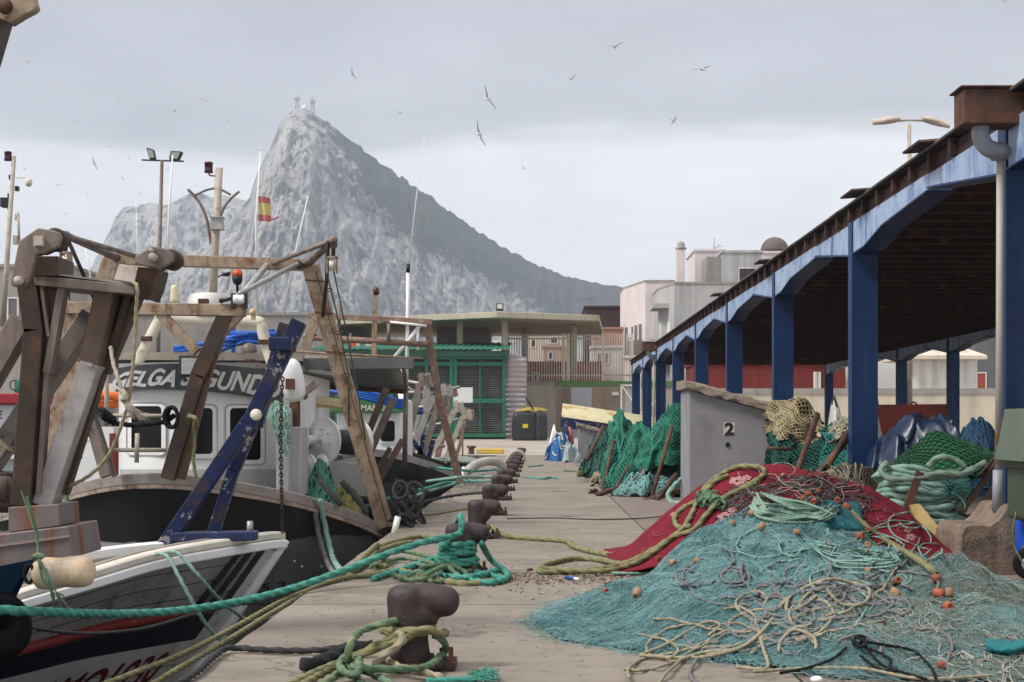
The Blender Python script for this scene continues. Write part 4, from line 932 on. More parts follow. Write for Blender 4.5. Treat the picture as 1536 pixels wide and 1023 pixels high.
for r in ((197,609,242,676),(283,612,319,681),(345,612,391,690)):
    out = rrect(r[0]-9, r[1]-7, r[2]+9, r[3]+9, 9); inn = rrect(r[0], r[1], r[2], r[3], 6)
    mb = MB(); n_ = len(out); vsr = [MW(x, y, .02) for x, y in out]+[MW(x, y, .03) for x, y in inn]+[MW(x, y, .004) for x, y in inn]
    mb.add(vsr, [(i, (i+1)%n_, n_+(i+1)%n_, n_+i) for i in range(n_)]+[(n_+i, n_+(i+1)%n_, 2*n_+(i+1)%n_, 2*n_+i) for i in range(n_)]); 
    mb.add([MW(x, y, -.0) for x, y in out]+[MW(x, y, .02) for x, y in out], [(i, n_+i, n_+(i+1)%n_, (i+1)%n_) for i in range(n_)])
    fr = mb.build('window', M['white'], wh)
    mb = MB(); mb.grid(lambda u, v: MW(lerp(r[0]-1, r[2]+1, u), lerp(r[1]-1, r[3]+1, v), .006), 6, 2); mb.build('pane', M['glass'], fr)
    mb = MB(); mb.tube([MW(x, y, .032) for x, y in rrect(r[0]-7, r[1]-5, r[2]+7, r[3]+7, 8)], .008, 5, closed=True); mb.build('frame', M['galv'], fr)
mb = MB(); mb.grid(lambda u, v: MW(lerp(164, 178, u), lerp(735, 650, v), -.2), 2, 2); mb.build('door', M['red_wall'], bC)
# grey lower skirt and side locker
mb = MB(); mb.grid(lambda u, v: MW(lerp(180, 426, u), lerp(735, 704, v), .012), 20, 2); mb.build('skirt', mat('pale_grey_paint', (.47,.47,.47), .5, .1, 3, 0, .04, streak=((.33,.28,.22), 5, .6, .8)), bC)
mb = MB(); blk(mb, 414, 612, 434, 745, 23.6, .8); blk(mb, 434, 640, 452, 745, 23.75, .7); mb.build('side_locker', M['grey_render'], bC, bevel=.02)
mb = MB(); blk(mb, 434, 601, 446, 640, 23.9, .3); mb.build('locker_slot', M['rust'], bC)
# life raft canister
c = P(438,570,23.3); mb = MB(); mb.lathe([(.001,-.30),(.09,-.29),(.15,-.22),(.17,-.1),(.17,.0),(.17,.1),(.15,.22),(.09,.30),(.001,.31)], c, (.18,.15,-1), 24); rf_ = mb.build('life_raft', M['white'], bC)
mb = MB(); blk(mb, 428, 568, 441, 584, 23.05, .1); mb.build('strap_plate', M['rust'], rf_)
mb = MB(); mb.beam(P(454,591,23.4), P(474,575,23.6), .09, .12); mb.beam(P(446,580,23.5), P(458,596,23.4), .07, .1); mb.build('bracket', M['steel'], bC)
# wheelhouse top: arch, rail, pipes, lamp, radar, beacon
mb = MB(); yA = 24.4
pa = spline([P(203,550,yA), P(222,513,yA), P(238,483,yA), P(246,477,yA), P(300,479,yA), P(380,482,yA), P(391,487,yA), P(396,505,yA), P(414,566,yA)], 6); mb.tube(pa, .085, 10); mb.build('arch', M['cream'], bC)
mb = MB()
for p_ in (P(220,508,yA-.09), P(395,513,yA-.09)): mb.obox(p_, (.16,0,.0), (0,.05,0), (0,0,.07))
mb.build('arch_flange', M['rust'], bC)
mb = MB(); mb.beam(P(120,534,25), P(455,536,25), .115, .3); mb.beam(P(316,500,25), P(317,560,25), .07, .1); mb.build('top_rail', M['pole_beige'], bC)
mb = MB(); mb.beam(P(120,548,25.2), P(620,545,25.2), .16, .3); mb.build('shade_board', M['dark_grey_wall'], bC)
mb = MB()
for a, b, r in (((262,522),(420,503),.032),((300,516),(412,496),.03),((320,510),(440,520),.03),((262,527),(410,512),.03),((330,527),(395,505),.028),((340,500),(450,504),.035)): mb.tube([P(*a, 25.6), P((a[0]+b[0])/2, (a[1]+b[1])/2-2, 25.4), P(*b, 25.6)], r, 8)
blk(mb, 260, 519, 272, 530, 25.6, .3); blk(mb, 347, 490, 352, 530, 25.7, .1)
tag(mb.build('pipe_bundle', M['blue_pipe']), 'bundle of bright blue pipes lashed on the wheelhouse roof', 'pipes')
mb = MB(); mb.lathe([(.11,-.07),(.12,-.03),(.12,.03),(.11,.07)], P(374,526,25.3), (0,-1,0), 16); o = mb.build('pulley', M['steel'], bC)
mb = MB(); blk(mb, 352, 543, 391, 553, 24.1, .4); blk(mb, 365, 538, 380, 544, 24.2, .3); mb.build('winch_cap', M['rust'], bC, bevel=.02)
mb = MB(); blk(mb, 268, 533, 312, 565, 22.9, .22); fl = mb.build('floodlight', M['lamp_black'], bC, bevel=.015)
mb = MB(); blk(mb, 272, 537, 308, 561, 22.88, .03); mb.build('lens', mat('lamp_lens', (.33,.36,.35), .15, .3, 8, 0, 0, spec=.7), fl)
mb = MB(); c = P(313,456,24.6); mb.lathe([(.001,-.13),(.26,-.12),(.31,-.08),(.32,0),(.31,.10),(.27,.15),(.12,.165),(.001,.17)], c, (0,0,1), 28); mb.build('radar_dome', M['white_clean'], bC)
mb = MB(); mb.lathe([(.33,-.02),(.33,.02)], P(313,471,24.6), (0,0,1), 24); mb.build('radar_mount', M['lamp_black'], bC)
mb = MB(); c = P(262,455,24.8); mb.lathe([(.075,0),(.07,.06),(.058,.22),(.05,.27),(.001,.28)], c, (0,0,1), 16); mb.build('navigation_lamp', mat('pale_yellow_plastic', (.72,.66,.42), .5, .1, 4), bC)
mb = MB(); c = P(356,428,24.0); mb.lathe([(.02,-.1),(.02,0),(.06,.03),(.075,.08),(.075,.13)], c, (0,0,1), 14); bc_ = mb.build('beacon', M['lamp_black'], bC)
mb = MB(); mb.lathe([(.075,.13),(.078,.17),(.06,.22),(.001,.235)], c, (0,0,1), 14); mb.build('beacon_lamp', mat('amber_dome', (.55,.09,.02), .3, .2, 6, 0, 0), bc_)
mb = MB(); mb.line(P(327,415,24), P(345,408,24), .012); mb.lathe([(.06,0),(.05,-.05)], P(339,409,24), (0,0,1), 10); mb.build('deck_lamp', M['lamp_black'], bC)
# mast with red lamp and lyre bars
ym = 25.2; mb = MB(); mb.tube([P(319,455,ym), P(322,380,ym), P(329,252,ym)], [.062,.062,.055], 14); ms = mb.build('mast', M['pole_beige'], bC)
mb = MB(); mb.lathe([(.05,-.085),(.07,-.08),(.062,-.05),(.062,.05),(.07,.055),(.06,.08),(.001,.085)], P(313,251,ym), (0,0,1), 16); mb.build('mast_lamp', M['red_lamp'], ms)
mb = MB(); mb.tube(spline([P(313,258,ym), P(315,263,ym), P(325,264,ym)], 5), .012, 6)
mb.tube(spline([P(282,284,ym), P(298,302,ym), P(309,325,ym), P(314,350,ym), P(316,366,ym)], 6), .022, 8); mb.tube(spline([P(293,293,ym), P(310,285,ym), P(327,283,ym), P(346,292,ym)], 6), .018, 8); mb.tube(spline([P(359,287,ym), P(346,298,ym), P(336,312,ym), P(330,326,ym)], 6), .02, 8)
mb.build('lyre_bars', M['steel'], ms)
mb = MB(); blk(mb, 316, 326, 333, 342, ym-.15, .16); blk(mb, 314, 324.5, 334, 326, ym-.18, .2); blk(mb, 314, 342, 334, 343.5, ym-.18, .2); mb.build('mast_light', M['galv'], ms)
# T frame (boom rest) in front of the wheelhouse
yt = 21.6; mb = MB(); mb.beam(P(100,462,yt), P(369,466,yt), .155, .16); mb.build('boom_rest', M['rusty'], bC, bevel=.008)
mb = MB(); mb.beam(P(340,470,yt), P(297,565,yt), .20, .14); mb.beam(P(298,562,yt), P(252,718,yt), .18, .14); mb.build('boom_post', M['steel_dark'], bC, bevel=.006)
mb = MB(); mb.beam(P(345,470,yt+.1), P(310,565,yt+.1), .10, .1); mb.beam(P(310,560,yt+.1), P(270,718,yt+.1), .14, .1); mb.build('boom_post', mat('rust_brown_beam', (.15,.085,.045), .55, .3, 5, 0, .15, stain=((.09,.05,.03), 5, .5, .7)), bC, bevel=.006)
for a, b, w_ in ((P(240,470,yt), P(296,528,yt), .13), (P(361,470,yt), P(312,522,yt), .12), (P(96,462,yt+.05), P(122,540,yt+.1), .2)): MB().beam(a, b, w_, .12).build('boom_brace', M['rusty'], bC, bevel=.006)
mb = MB(); mb.beam(P(128,600,yt+.1), P(160,715,yt), .14, .12); mb.beam(P(138,610,yt+.2), P(172,715,yt+.2), .06, .06); mb.build('boom_post', M['steel'], bC, bevel=.006)
mb = MB(); mb.tube([P(143,623,yt+.3), P(272,624,yt+.2)], .026, 8); mb.tube([P(158,675,yt+.2), P(250,675,yt+.2)], .028, 8); mb.tube([P(206,650,yt+.1), P(205,694,yt+.1)], .03, 10); mb.tube([P(160,553,yt+.4), P(160,640,yt+.4)], .03, 8); mb.build('guard_rail', M['pole_beige'], bC)
mb = MB()
for x in (350, 368): mb.beam(P(x,440,yt-.1), P(x,463,yt-.1), .05, .09)
mb.tube([P(333,451,yt-.1), P(350,447,yt-.1)], .025, 8); mb.ball(P(332,451,yt-.1), .035, 10); mb.build('roller_stand', M['lamp_black'], bC)
mb = MB(); mb.lathe([(.075,-.07),(.06,-.03),(.055,0),(.06,.03),(.075,.07)], P(359,449,yt-.1), (1,0,0), 16); mb.build('roller', M['white'], bC)
mb = MB(); blk(mb, 297, 448, 311, 455, yt-.05, .12); mb.build('lug_plate', M['rust'], bC)
mb = MB(); blk(mb, 376, 464, 382, 479, 23.2, .1); mb.ball(P(379,468,23.2), .05, 10); mb.build('yellow_pulley', mat('yellow_pulley_paint', (.62,.48,.22), .5, .2, 5), bC)
# portal gantry
yg = 24.3; mb = MB(); mb.beam(P(158,388,yg), P(472,398,yg), .165, .18); mb.build('gantry_beam', M['rusty'], bC, bevel=.008)
mb = MB(); mb.beam(P(466,398,yg), P(578,790,yg+.5), .245, .2); mb.build('gantry_leg', M['rusty'], bC, bevel=.008)
mb = MB(); mb.beam(P(168,392,yg), P(62,700,yg-.3), .245, .2); mb.build('gantry_leg', M['rusty'], bC, bevel=.008)
mb = MB()
for t_ in (.06,.18,.33): q = P(466,398,yg).lerp(P(578,790,yg+.5), t_); mb.obox(q, (.26,0,-.02), (0,.22,0), (.005,0,.02))
mb.beam(P(474,408,yg-.11), P(582,788,yg+.39), .012, .01)
mb.build('leg_seam', M['rust'], bC)
for tipx, tipy, b1, b2, hx in ((500,360,(408,396),(459,398),498),(99,353,(206,385),(178,388),99)):
    mb = MB(); tip = P(tipx, tipy, yg-1.2); mb.tube([P(*b1, yg-.05), tip], .035, 8); mb.tube([P(*b2, yg-.05), tip], .055, 8); mb.ball(tip, .065, 10); mb.build('gantry_arm', M['steel'], bC)
    mb = MB(); mb.line(tip+V((0,0,0)), tip+V((0,-.02,-.22)), .03, 8); mb.tube([P(hx+3, tipy+7+5*math.cos(a), yg-1.3)+V((.035*math.sin(a),0,0)) for a in [i*PI/5 for i in range(10)]], .014, 6, closed=True)
    mb.build('shackle', M['chain'], bC)
    mb = MB(); c = P(hx, tipy+38, yg-1.3); mb.obox(c+V((-.065,0,0)), (.02,0,0), (0,.12,0), (0,0,.22)); mb.obox(c+V((.065,0,0)), (.02,0,0), (0,.12,0), (0,0,.22)); mb.obox(c+V((0,0,.105)), (.15,0,0), (0,.12,0), (0,0,.03)); bk = mb.build('hanging_pulley', M['rusty'], bC)
    mb = MB(); mb.lathe([(.085,-.03),(.06,0),(.085,.03)], c, (1,0,0), 18); mb.build('pulley_wheel', M['cream'], bk)
mb = MB(); mb.tube([P(400,398,yg-.15), P(368,437,yg-1.2)], .045, 8); mb.tube([P(446,396,yg-.2), P(360,440,yg-2.6)], .035, 8); mb.build('stay_bar', M['galv'], bC)
MB().tube([P(103,362,yg-1.2), P(143,452,yg-.6)], .028, 8).build('stay_rod', M['steel_dark'], bC); MB().tube([P(492,362,yg-1.2), P(490,420,yg-.8), P(484,474,yg-.1)], .03, 8).build('stay_rod', M['steel_dark'], bC)
mb = MB(); mb.beam(P(452,393,yg-.12), P(446,402,yg-.12), .09, .12)
for (x1,y1,x2,y2) in ((486,437,498,434),(502,500,514,497),(513,564,526,562)): 
    c = P((x1+x2)/2,(y1+y2)/2,yg); mb.tube([c+V(((x2-x1)*.0052*math.cos(a),.05*math.sin(a),.03*math.sin(a)+(y1-y2)*.003*math.cos(a))) for a in [i*PI/6 for i in range(12)]], .009, 5, closed=True)
mb.build('rung', M['steel_dark'], bC)
mb = MB(); mb.tube([P(489,404,yg-1.3), P(505,470,yg-.6), P(522,560,yg-.3), P(524,640,yg-.2)], .012, 5); mb.tube([P(500,404,yg-1.3), P(520,500,yg-.6), P(535,580,yg-.3), P(548,660,yg-.2)], .012, 5); tag(mb.build('hoist_wire', M['cable_green']), 'pair of green hoist wires running down from the right gantry pulley', 'wire')
mb = MB(); mb.tube([P(90,404,yg-1.3), P(91,420,yg-1.3), P(92,450,yg-.9)], .012, 5); mb.tube([P(103,404,yg-1.3), P(104,450,yg-.9)], .012, 5); tag(mb.build('hoist_wire', M['cable_green']), 'short pair of wires below the left gantry pulley', 'wire')
# stern clamp and chain
mb = MB(); mb.beam(P(573,775,25), P(582,812,25), .2, .25); mb.tube(spline([P(560,775,24.8), P(575,770,24.8), P(590,788,24.9), P(592,805,25)], 5), .04, 8); mb.build('stern_clamp', M['steel_dark'], bC)
# aerials
for pts, r in (([P(250,420,24.8), P(254,310,24.8), P(259,232,24.8)], .018), ([P(425,474,25), P(445,370,25), P(462,294,25)], .014), ([P(205,470,26), P(206,380,26), P(204,300,26)], .007), ([P(139,470,26), P(134,400,26), P(128,372,26)], .01)):
    MB().tube(pts, [r*1.2, r, r*.6], 7).build('aerial', M['white_clean'], bC)
mb = MB(); mb.tube([P(386,474,24.6), P(384,330,24.6), P(391,224,24.6)], [.016,.016,.01], 7); mb.ball(P(391,224,24.6), .02, 8); mb.build('flagpole', M['white_clean'], bC)
fl = thing('flag', 'small red and yellow striped flag with haze-dulled colours on a white pole against the rock', 'flag', P(386,312,24.6))
def fg_(u, v): 
    p = P(lerp(387.5, 405, u)+1.0*math.sin(v*4), lerp(331, 294, v)+1.5*u, 24.6); p.y += .03*math.sin(u*7+v*2)+.04*u; return p
mb = MB(); mb.grid(lambda u, v: fg_(u, v*.26), 10, 3, 0); mb.grid(lambda u, v: fg_(u, .26+v*.48), 10, 5, 1); mb.grid(lambda u, v: fg_(u, .74+v*.26), 10, 3, 0)
mb.build('cloth', [mat('flag_red', (.46,.13,.13), .8, .1, 6, 0, .05), mat('flag_yellow', (.56,.45,.19), .8, .1, 6, 0, .05)], fl)  # red and yellow dulled so the haze is part of the colour
mb = MB(); mb.tube(spline([P(404,329,24.65), P(410,329,24.65), P(418,325,24.65)], 5), .014, 5); mb.build('torn_strip', mat('flag_strip', (.46,.14,.15), .8, .1, 6, 0, .05), fl)
# net drum on the stern
def drum(c, ax, r, L, name, par):
    mb = MB(); mb.lathe([(.001,-.045),(r*.12,-.045),(r*.13,-.02),(r*.55,-.018),(r*.58,.0),(r*.93,.015),(r,.0),(r*1.02,.03),(r,.045),(r*.5,.05),(r*.45,L-.05),(r,L-.04),(r,L),(.001,L)], c, ax, 32); o = mb.build(name, M['white'], par)
    mb = MB(); A = V(ax).normalized(); e1 = A.orthogonal().normalized(); e2 = A.cross(e1)
    for k in range(7): a = k*2*PI/7; MB().lathe([(r*.045,0),(r*.045,.02)], V(c)-A*.03+(e1*math.cos(a)+e2*math.sin(a))*r*.5, ax, 8).build('bolt', M['grey_render'], o)
    mb.lathe([(r*.09,-.07),(r*.09,0)], V(c), ax, 10); mb.build('hub', M['grey_render'], o)
    return o
drum(P(484,662,26.0), (.62,.75,-.03), .37, .75, 'net_drum', bC)
mb = MB(); c = P(490,662,26.0); mb.lathe([(.19,.06),(.2,.66)], c, (.62,.75,-.03), 20); mb.build('drum_core', M['lamp_black'], bC)
drum(P(462,697,25.6), (.7,.7,0), .155, .28, 'rope_reel', bC); drum(P(452,660,25.9), (.7,.7,0), .16, .3, 'rope_reel', bC)
mb = MB(); mb.beam(P(500,700,26.3), P(545,690,26.6), .16, .3); mb.beam(P(480,715,26), P(556,720,26), .5, .3); mb.build('winch_bed', M['grey_render'], bC)
# canopy over the working deck
yc = 28.5; mb = MB(); mb.prism([P(425,529,yc), P(597,537,yc), P(597,546,yc), P(425,541,yc)], (0,.5,0)); mb.build('canopy_edge', M['pole_beige'], bC, fix=True)
mb = MB(); mb.grid(lambda u, v: P(lerp(425, 598+13*v, u), lerp(lerp(541,546,u), lerp(572,584,u), v), yc+3.6*v), 8, 4); mb.build('canopy_sheet', mat('grey_canopy_sheet', (.21,.205,.20), .45, .12, 1.5, 0, .05), bC, solid=.03)
mb = MB(); mb.beam(P(425,574,yc+3.6), P(612,586,yc+3.6), .14, .06); mb.build('canopy_lip', M['rust'], bC)
mb = MB(); mb.tube([P(609,584,yc+1), P(607,700,yc+1)], .045, 8); mb.tube(spline([P(598,540,yc-.05), P(606,556,yc+.4), P(609,584,yc+1)], 5), .04, 8); mb.build('canopy_post', M['steel'], bC)
mb = MB(); mb.tube([P(420,526,yc), P(635,538,yc)], .02, 6); mb.build('canopy_rail', M['brown_rail'], bC)
mb = MB(); mb.beam(P(440,594,27), P(520,606,27.2), .13, .15); mb.beam(P(440,606,27.1), P(520,612,27.3), .05, .2); mb.build('yellow_beam', mat('yellowed_beam', (.62,.52,.30), .6, .2, 4, 0, .15, stain=((.3,.2,.1), 6, .58, .7)), bC)
mb = MB(); mb.beam(P(552,650,28), P(580,582,28), .11, .10); mb.beam(P(545,700,27.5), P(590,600,28.4), .12, .1); mb.beam(P(560,735,27), P(604,660,27.2), .10, .1); mb.beam(P(548,740,27.2), P(585,672,27.4), .08, .08); mb.build('deck_strut', M['steel_dark'], bC)

# ---- boat D: green banded wheelhouse further along
bD = thing('trawler', 'trawler with green banded white wheelhouse beyond the grey canopy', 'boat', (-4, 42, -1))
gunD = [P(684,722,46), P(680,713,45.3), P(660,702,44.2), P(630,692,43), P(590,681,42), P(540,676,41.5), P(480,676,42), P(430,680,43)]
botD = [V((p.x-.35-.05*i, p.y+.5, -1.75)) for i, p in enumerate(gunD)]
HD = hull_surface(gunD, botD, .08); mb = MB(); mb.grid(HD, 80, 14); mb.grid(lambda u, v: HD(u, 0)+V((.1,4,0))*math.sin(PI*u)**.5+V((0,0,-1.5*v)), 30, 2); mb.build('hull', hull_two_tone('charcoal_hull', (.013,.013,.014), (.06,.06,.058), .05, .3), bD)
mb = MB(); rail_sweep(mb, lambda u, d: HD(u, 0, d), 0, 1, 80, .06, .06, .18, .2); mb.build('gunwale', M['steel_light'], bD)
yd = 42.5; mb = MB(); p0, p1 = P(505,0,yd), P(606,0,yd)
mb.prism([V((p0.x,yd,.2)), V((p1.x-.12,yd,.2)), V((p1.x,yd+.5,.2)), V((p1.x,yd+3,.2)), V((p0.x,yd+3,.2))], (0,0,P(0,598,yd).z-.2)); wD = mb.build('wheelhouse', M['white'], bD, fix=True, bevel=.05)
mb = MB(); q0, q1 = P(478,0,yd), P(607,0,yd); mb.box((q0.x,yd-.22,P(0,619,yd).z), (q1.x,yd-.0025,P(0,598,yd).z)); nb_ = mb.build('name_band', M['boat_green'], bD, bevel=.02)
vs, fs = text_geo('HERMANOS', .1, .012); mb = MB(); mb.add([P(lerp(519,583,x), lerp(616.5,607,y), yd-.232) for x, y in vs], fs); mb.build('name_lettering', M['cream_wall'], nb_)
r = (571,631,592,662); mb = MB(); mb.prism([P(x,y,yd-.05) for x, y in rrect(r[0]-3,r[1]-3,r[2]+3,r[3]+3,5)], (0,.04,0)); wnd = mb.build('window', M['white'], wD, fix=True)
mb = MB(); mb.prism([P(x,y,yd-.07) for x, y in rrect(*r,4)], (0,.018,0)); mb.build('pane', M['glass'], wnd, fix=True)
r = (528,634,553,665); mb = MB(); mb.prism([P(x,y,yd-.05) for x, y in rrect(r[0]-3,r[1]-3,r[2]+3,r[3]+3,5)], (0,.04,0)); wnd = mb.build('window', M['white'], wD, fix=True)
mb = MB(); mb.prism([P(x,y,yd-.07) for x, y in rrect(*r,4)], (0,.018,0)); mb.build('pane', M['glass'], wnd, fix=True)
mb = MB(); mb.beam(P(596,545,yd+.5), P(604,600,yd), .18, .15); mb.build('white_stay', M['white'], bD)
mb = MB()
for k in range(4): mb.tube([P(475,571+k*3.4,38), P(540,585+k*3.6,38), P(604,602+k*3.4,38)], .045, 6)
tag(mb.build('pipe_bundle', M['blue_pipe']), 'blue pipes lying under the grey canopy of the middle boats', 'pipes')
yh = 39.0
mb = MB(); mb.beam(P(462,473,yh), P(648,483,yh), .12, .15); mb.build('gantry_beam', M['brown_rail'], bD); mb = MB(); mb.tube([P(455,505,yh), P(642,517,yh)], .075, 8); mb.build('gantry_rail', M['brown_rail'], bD)
mb = MB(); mb.beam(P(475,476,yh), P(452,540,yh), .19, .16); mb.build('gantry_leg', M['rusty'], bD)
mb = MB(); mb.beam(P(640,482,yh), P(660,610,yh+.5), .17, .16); mb.beam(P(660,606,yh+.5), P(690,722,yh+1), .17, .16); mb.build('gantry_leg', M['brown_rail'], bD)
mb = MB(); mb.beam(P(563,440,yh), P(561,540,yh), .11, .11); mD = mb.build('mast', M['rusty'], bD)
mb = MB(); mb.lathe([(.075,-.08),(.08,.0),(.07,.09),(.001,.1)], P(564,437,yh), (0,0,1), 12); mb.build('mast_lamp', M['red_lamp'], mD)
mb = MB(); mb.tube([P(592,536,yh), P(633,485,yh)], .05, 6); mb.tube([P(627,486,yh), P(627,525,yh)], .04, 6); mb.tube([P(585,483,yh-.1), P(640,489,yh-.1)], .03, 6); mb.build('white_strut', M['white'], bD)
mb = MB(); mb.tube([P(583,485,yh-.1), P(583,512,yh-.1)], .04, 6); mb.tube([P(526,500,yh), P(524,535,yh)], .03, 6); mb.tube([P(510,452,yh), P(507,530,yh)], .04, 6); mb.build('strut', M['steel'], bD)
mb = MB(); blk(mb, 521, 511, 533, 519, 40, .3); mb.build('lifebuoy_box', M['orange_light'], bD); mb = MB(); blk(mb, 534, 513, 538, 519, 40, .3); blk(mb, 548, 511, 556, 519, 40.5, .3); mb.build('lamp_box', M['cream'], bD)
mb = MB(); mb.tube([P(609,600,yh), P(611,500,yh), P(612,408,yh)], .045, 7); mb.tube([P(612,408,yh), P(624,300,yh), P(637,203,yh)], [.022,.013,.005], 5); wa = mb.build('whip_aerial', M['white_clean'], bD)
mb = MB(); mb.tube([P(612,409,yh), P(612.3,396,yh)], .05, 8); mb.build('aerial_sleeve', M['lamp_black'], wa)

# ---- gallows of smaller boats packed beyond
bE = thing('fishing_boat', 'small boat crowded with bare aluminium and brown trawl gallows', 'boat', (-3.5, 56, -1))
mb = MB(); gunE = [P(716,697,62), P(712,690,61.5), P(690,686,60.5), P(650,684,60), P(600,684,60.5)]; botE = [V((p.x-.6, p.y+.6, -1.75)) for p in gunE]; HE = hull_surface(gunE, botE, .05); mb.grid(HE, 30, 8); mb.grid(lambda u, v: HE(u,0)+V((0,3,-1.4*v)), 20, 1); mb.build('hull', M['navy'], bE)
mb = MB(); rail_sweep(mb, lambda u, d: HE(u, 0, d), 0, 1, 30, .06, .06, .2, .2); mb.build('gunwale', M['white'], bE)
GL = [((590,706),(612,655),(630,575),13,'steel'),((604,712),(640,620),(640,575),12,'steel_light'),((632,690),(648,640),(656,605),11,'steel'),((622,700),(655,615),(664,590),10,'steel_light'),((640,690),(662,655),(682,615),10,'pole_beige'),((655,690),(668,640),(672,590),11,'brown_rail'),((664,700),(680,660),(694,625),9,'pole_beige'),((676,706),(690,668),(698,625),7,'brown_rail'),((618,690),(622,640),(636,600),9,'galv'),((600,690),(628,645),(650,600),8,'galv')]
for i, (a, b, c, w_, m_) in enumerate(GL):
    ye = 46+i*1.3; mb = MB(); pbeam(mb, ye, a, b, w_*.8); pbeam(mb, ye, b, c, w_*.8)
    q = P(*c, ye); mb.obox(q+V((.05,-.1,.1)), (.16,0,.05), (0,.06,0), (-.06,0,.36)); mb.obox(q+V((.22,.1,.07)), (.14,0,.05), (0,.06,0), (-.06,0,.34)); mb.build('gallows', M[m_], bE)
mb = MB()
for a, b, r in (((612,572),(664,582),.05),((600,588),(655,590),.05),((615,668),(668,669),.05),((640,640),(690,628),.04),((645,592),(690,580),.05),((620,605),(655,625),.03),((625,690),(670,688),.06),((615,640),(640,690),.03),((604,575),(640,600),.025)): mb.tube([P(*a, 52), P(*b, 52)], r, 6)
mb.build('cross_bar', M['galv'], bE)
mb = MB(); c = P(628,614,50); mb.lathe([(.2,-.16),(.24,-.14),(.24,.02),(.2,.06)], c, (0,0,1), 16); mb.build('lamp_drum', mat('blue_drum', (.03,.07,.20), .4, .3, 8), bE); mb = MB(); mb.lathe([(.25,.0),(.25,.05)], c+V((0,0,.05)), (0,0,1), 16); mb.build('drum_rim', M['white'], bE)
mb = MB(); mb.ball(P(620,622,49.6), .09, 10); mb.build('deck_light', mat('yellow_bulb', (.6,.45,.1), .4, .1, 4), bE)
mb = MB()
for a, b in (((618,660),(640,690)),((636,652),(628,690)),((650,660),(640,695))): pbeam(mb, 47, a, b, 7)
mb.build('blue_strut', M['navy'], bE)
t = thing('sign_board', 'blank white board on a thin post at the quay corner', 'sign', P(694,650,64))
mb = MB(); blk(mb, 680, 581, 709, 604, 64, .06); mb.build('board', M['white_clean'], t); MB().tube([P(694,604,64.1), P(694,690,64.1)], .03, 6).build('post', M['galv'], t)
# ---- boat F: white and red boat behind the gallows on the left
bF = thing('fishing_boat', 'white boat with red roof edge half hidden behind the steel gallows', 'boat', P(0, 700, 33))
mb = MB(); blk(mb, -60, 606, 44, 690, 33, 2); mb.build('cabin', M['white'], bF, bevel=.03)
mb = MB(); blk(mb, -60, 590, 40, 606, 32.7, 2.4); mb.build('roof_edge', mat('red_trim', (.33,.02,.03), .45, .15, 3), bF, bevel=.02)
mb = MB(); blk(mb, 28, 626, 60, 632, 32.8, .4); mb.build('shelf', M['white'], bF)
vs, fs = text_geo('E', 0, .01); mb = MB(); mb.add([P(lerp(-1,3,x), lerp(628,616,y), 32.985) for x, y in vs], fs); mb.build('lettering', M['lamp_black'], bF)
mb = MB(); blk(mb, -80, 660, 130, 720, 33.5, 3); blk(mb, 104, 640, 170, 730, 33, 2); mb.build('hull', M['white'], bF)
mb = MB(); mb.tube([P(4,490,31), P(10,400,31), P(21,234,31)], [.055,.05,.04], 10); mF = mb.build('mast', M['pole_beige'], bF)
mb = MB(); mb.lathe([(.06,-.09),(.075,-.085),(.065,-.05),(.065,.05),(.075,.06),(.06,.085),(.001,.09)], P(12,234,31), (0,0,1), 14); mb.build('mast_lamp', M['red_lamp'], mF)
mb = MB(); mb.tube(spline([P(24,267,31), P(36,266,31), P(43,268,31)], 5), .012, 6); mb.lathe([(.05,.06),(.065,.03),(.065,-.03),(.045,-.075),(.001,-.09)], P(43,273,31), (0,0,1), 14); mb.build('camera_dome', M['cream'], mF)
for q_ in ((13,262,17,269,.1),(22,279,27,286,.1),(0,296,11,310,.2),(11,290,15,315,.15)): blk(MB(), *q_[:4], 31, q_[4]).build('mast_box', M['lamp_black'], mF)
mb = MB(); mb.tube([P(29,365,33), P(27,318,33)], .025, 6); blk(mb, 22, 321, 27, 330, 33, .1); blk(mb, 19, 353, 25, 366, 33, .12); mb.build('side_lamp', M['pole_beige'], mF)
can = thing('jerrycan', 'green canister standing on the red roof edge', 'canister', P(30,590,32.9)); c = P(30,589,32.9)
mb = MB(); mb.lathe([(.10,0),(.105,.02),(.105,.22),(.09,.25),(.03,.26),(.03,.28),(.001,.285)], c, (0,0,1), 16); mb.build('body', M['green_paint'], can); mb = MB(); mb.tube(spline([P(23,586,32.8), P(16,582,32.8), P(16,573,32.8), P(24,570,32.8)], 5), .012, 6); mb.build('handle', M['lamp_black'], can)
mb = MB(); q = P(160,600,27); mb.tube([q+V((.24*math.cos(a),-.06*math.sin(a),.075*math.sin(a))) for a in [i*PI/10 for i in range(20)]], .07, 10, closed=True); tag(mb.build('lifebuoy', M['orange_light']), 'orange lifebuoy lying beside the wheelhouse under the frayed rope', 'lifebuoy')
mb = MB(); blk(mb, 139, 575, 172, 590, 28, .4); mb.build('deck_box', M['cream'], bF)
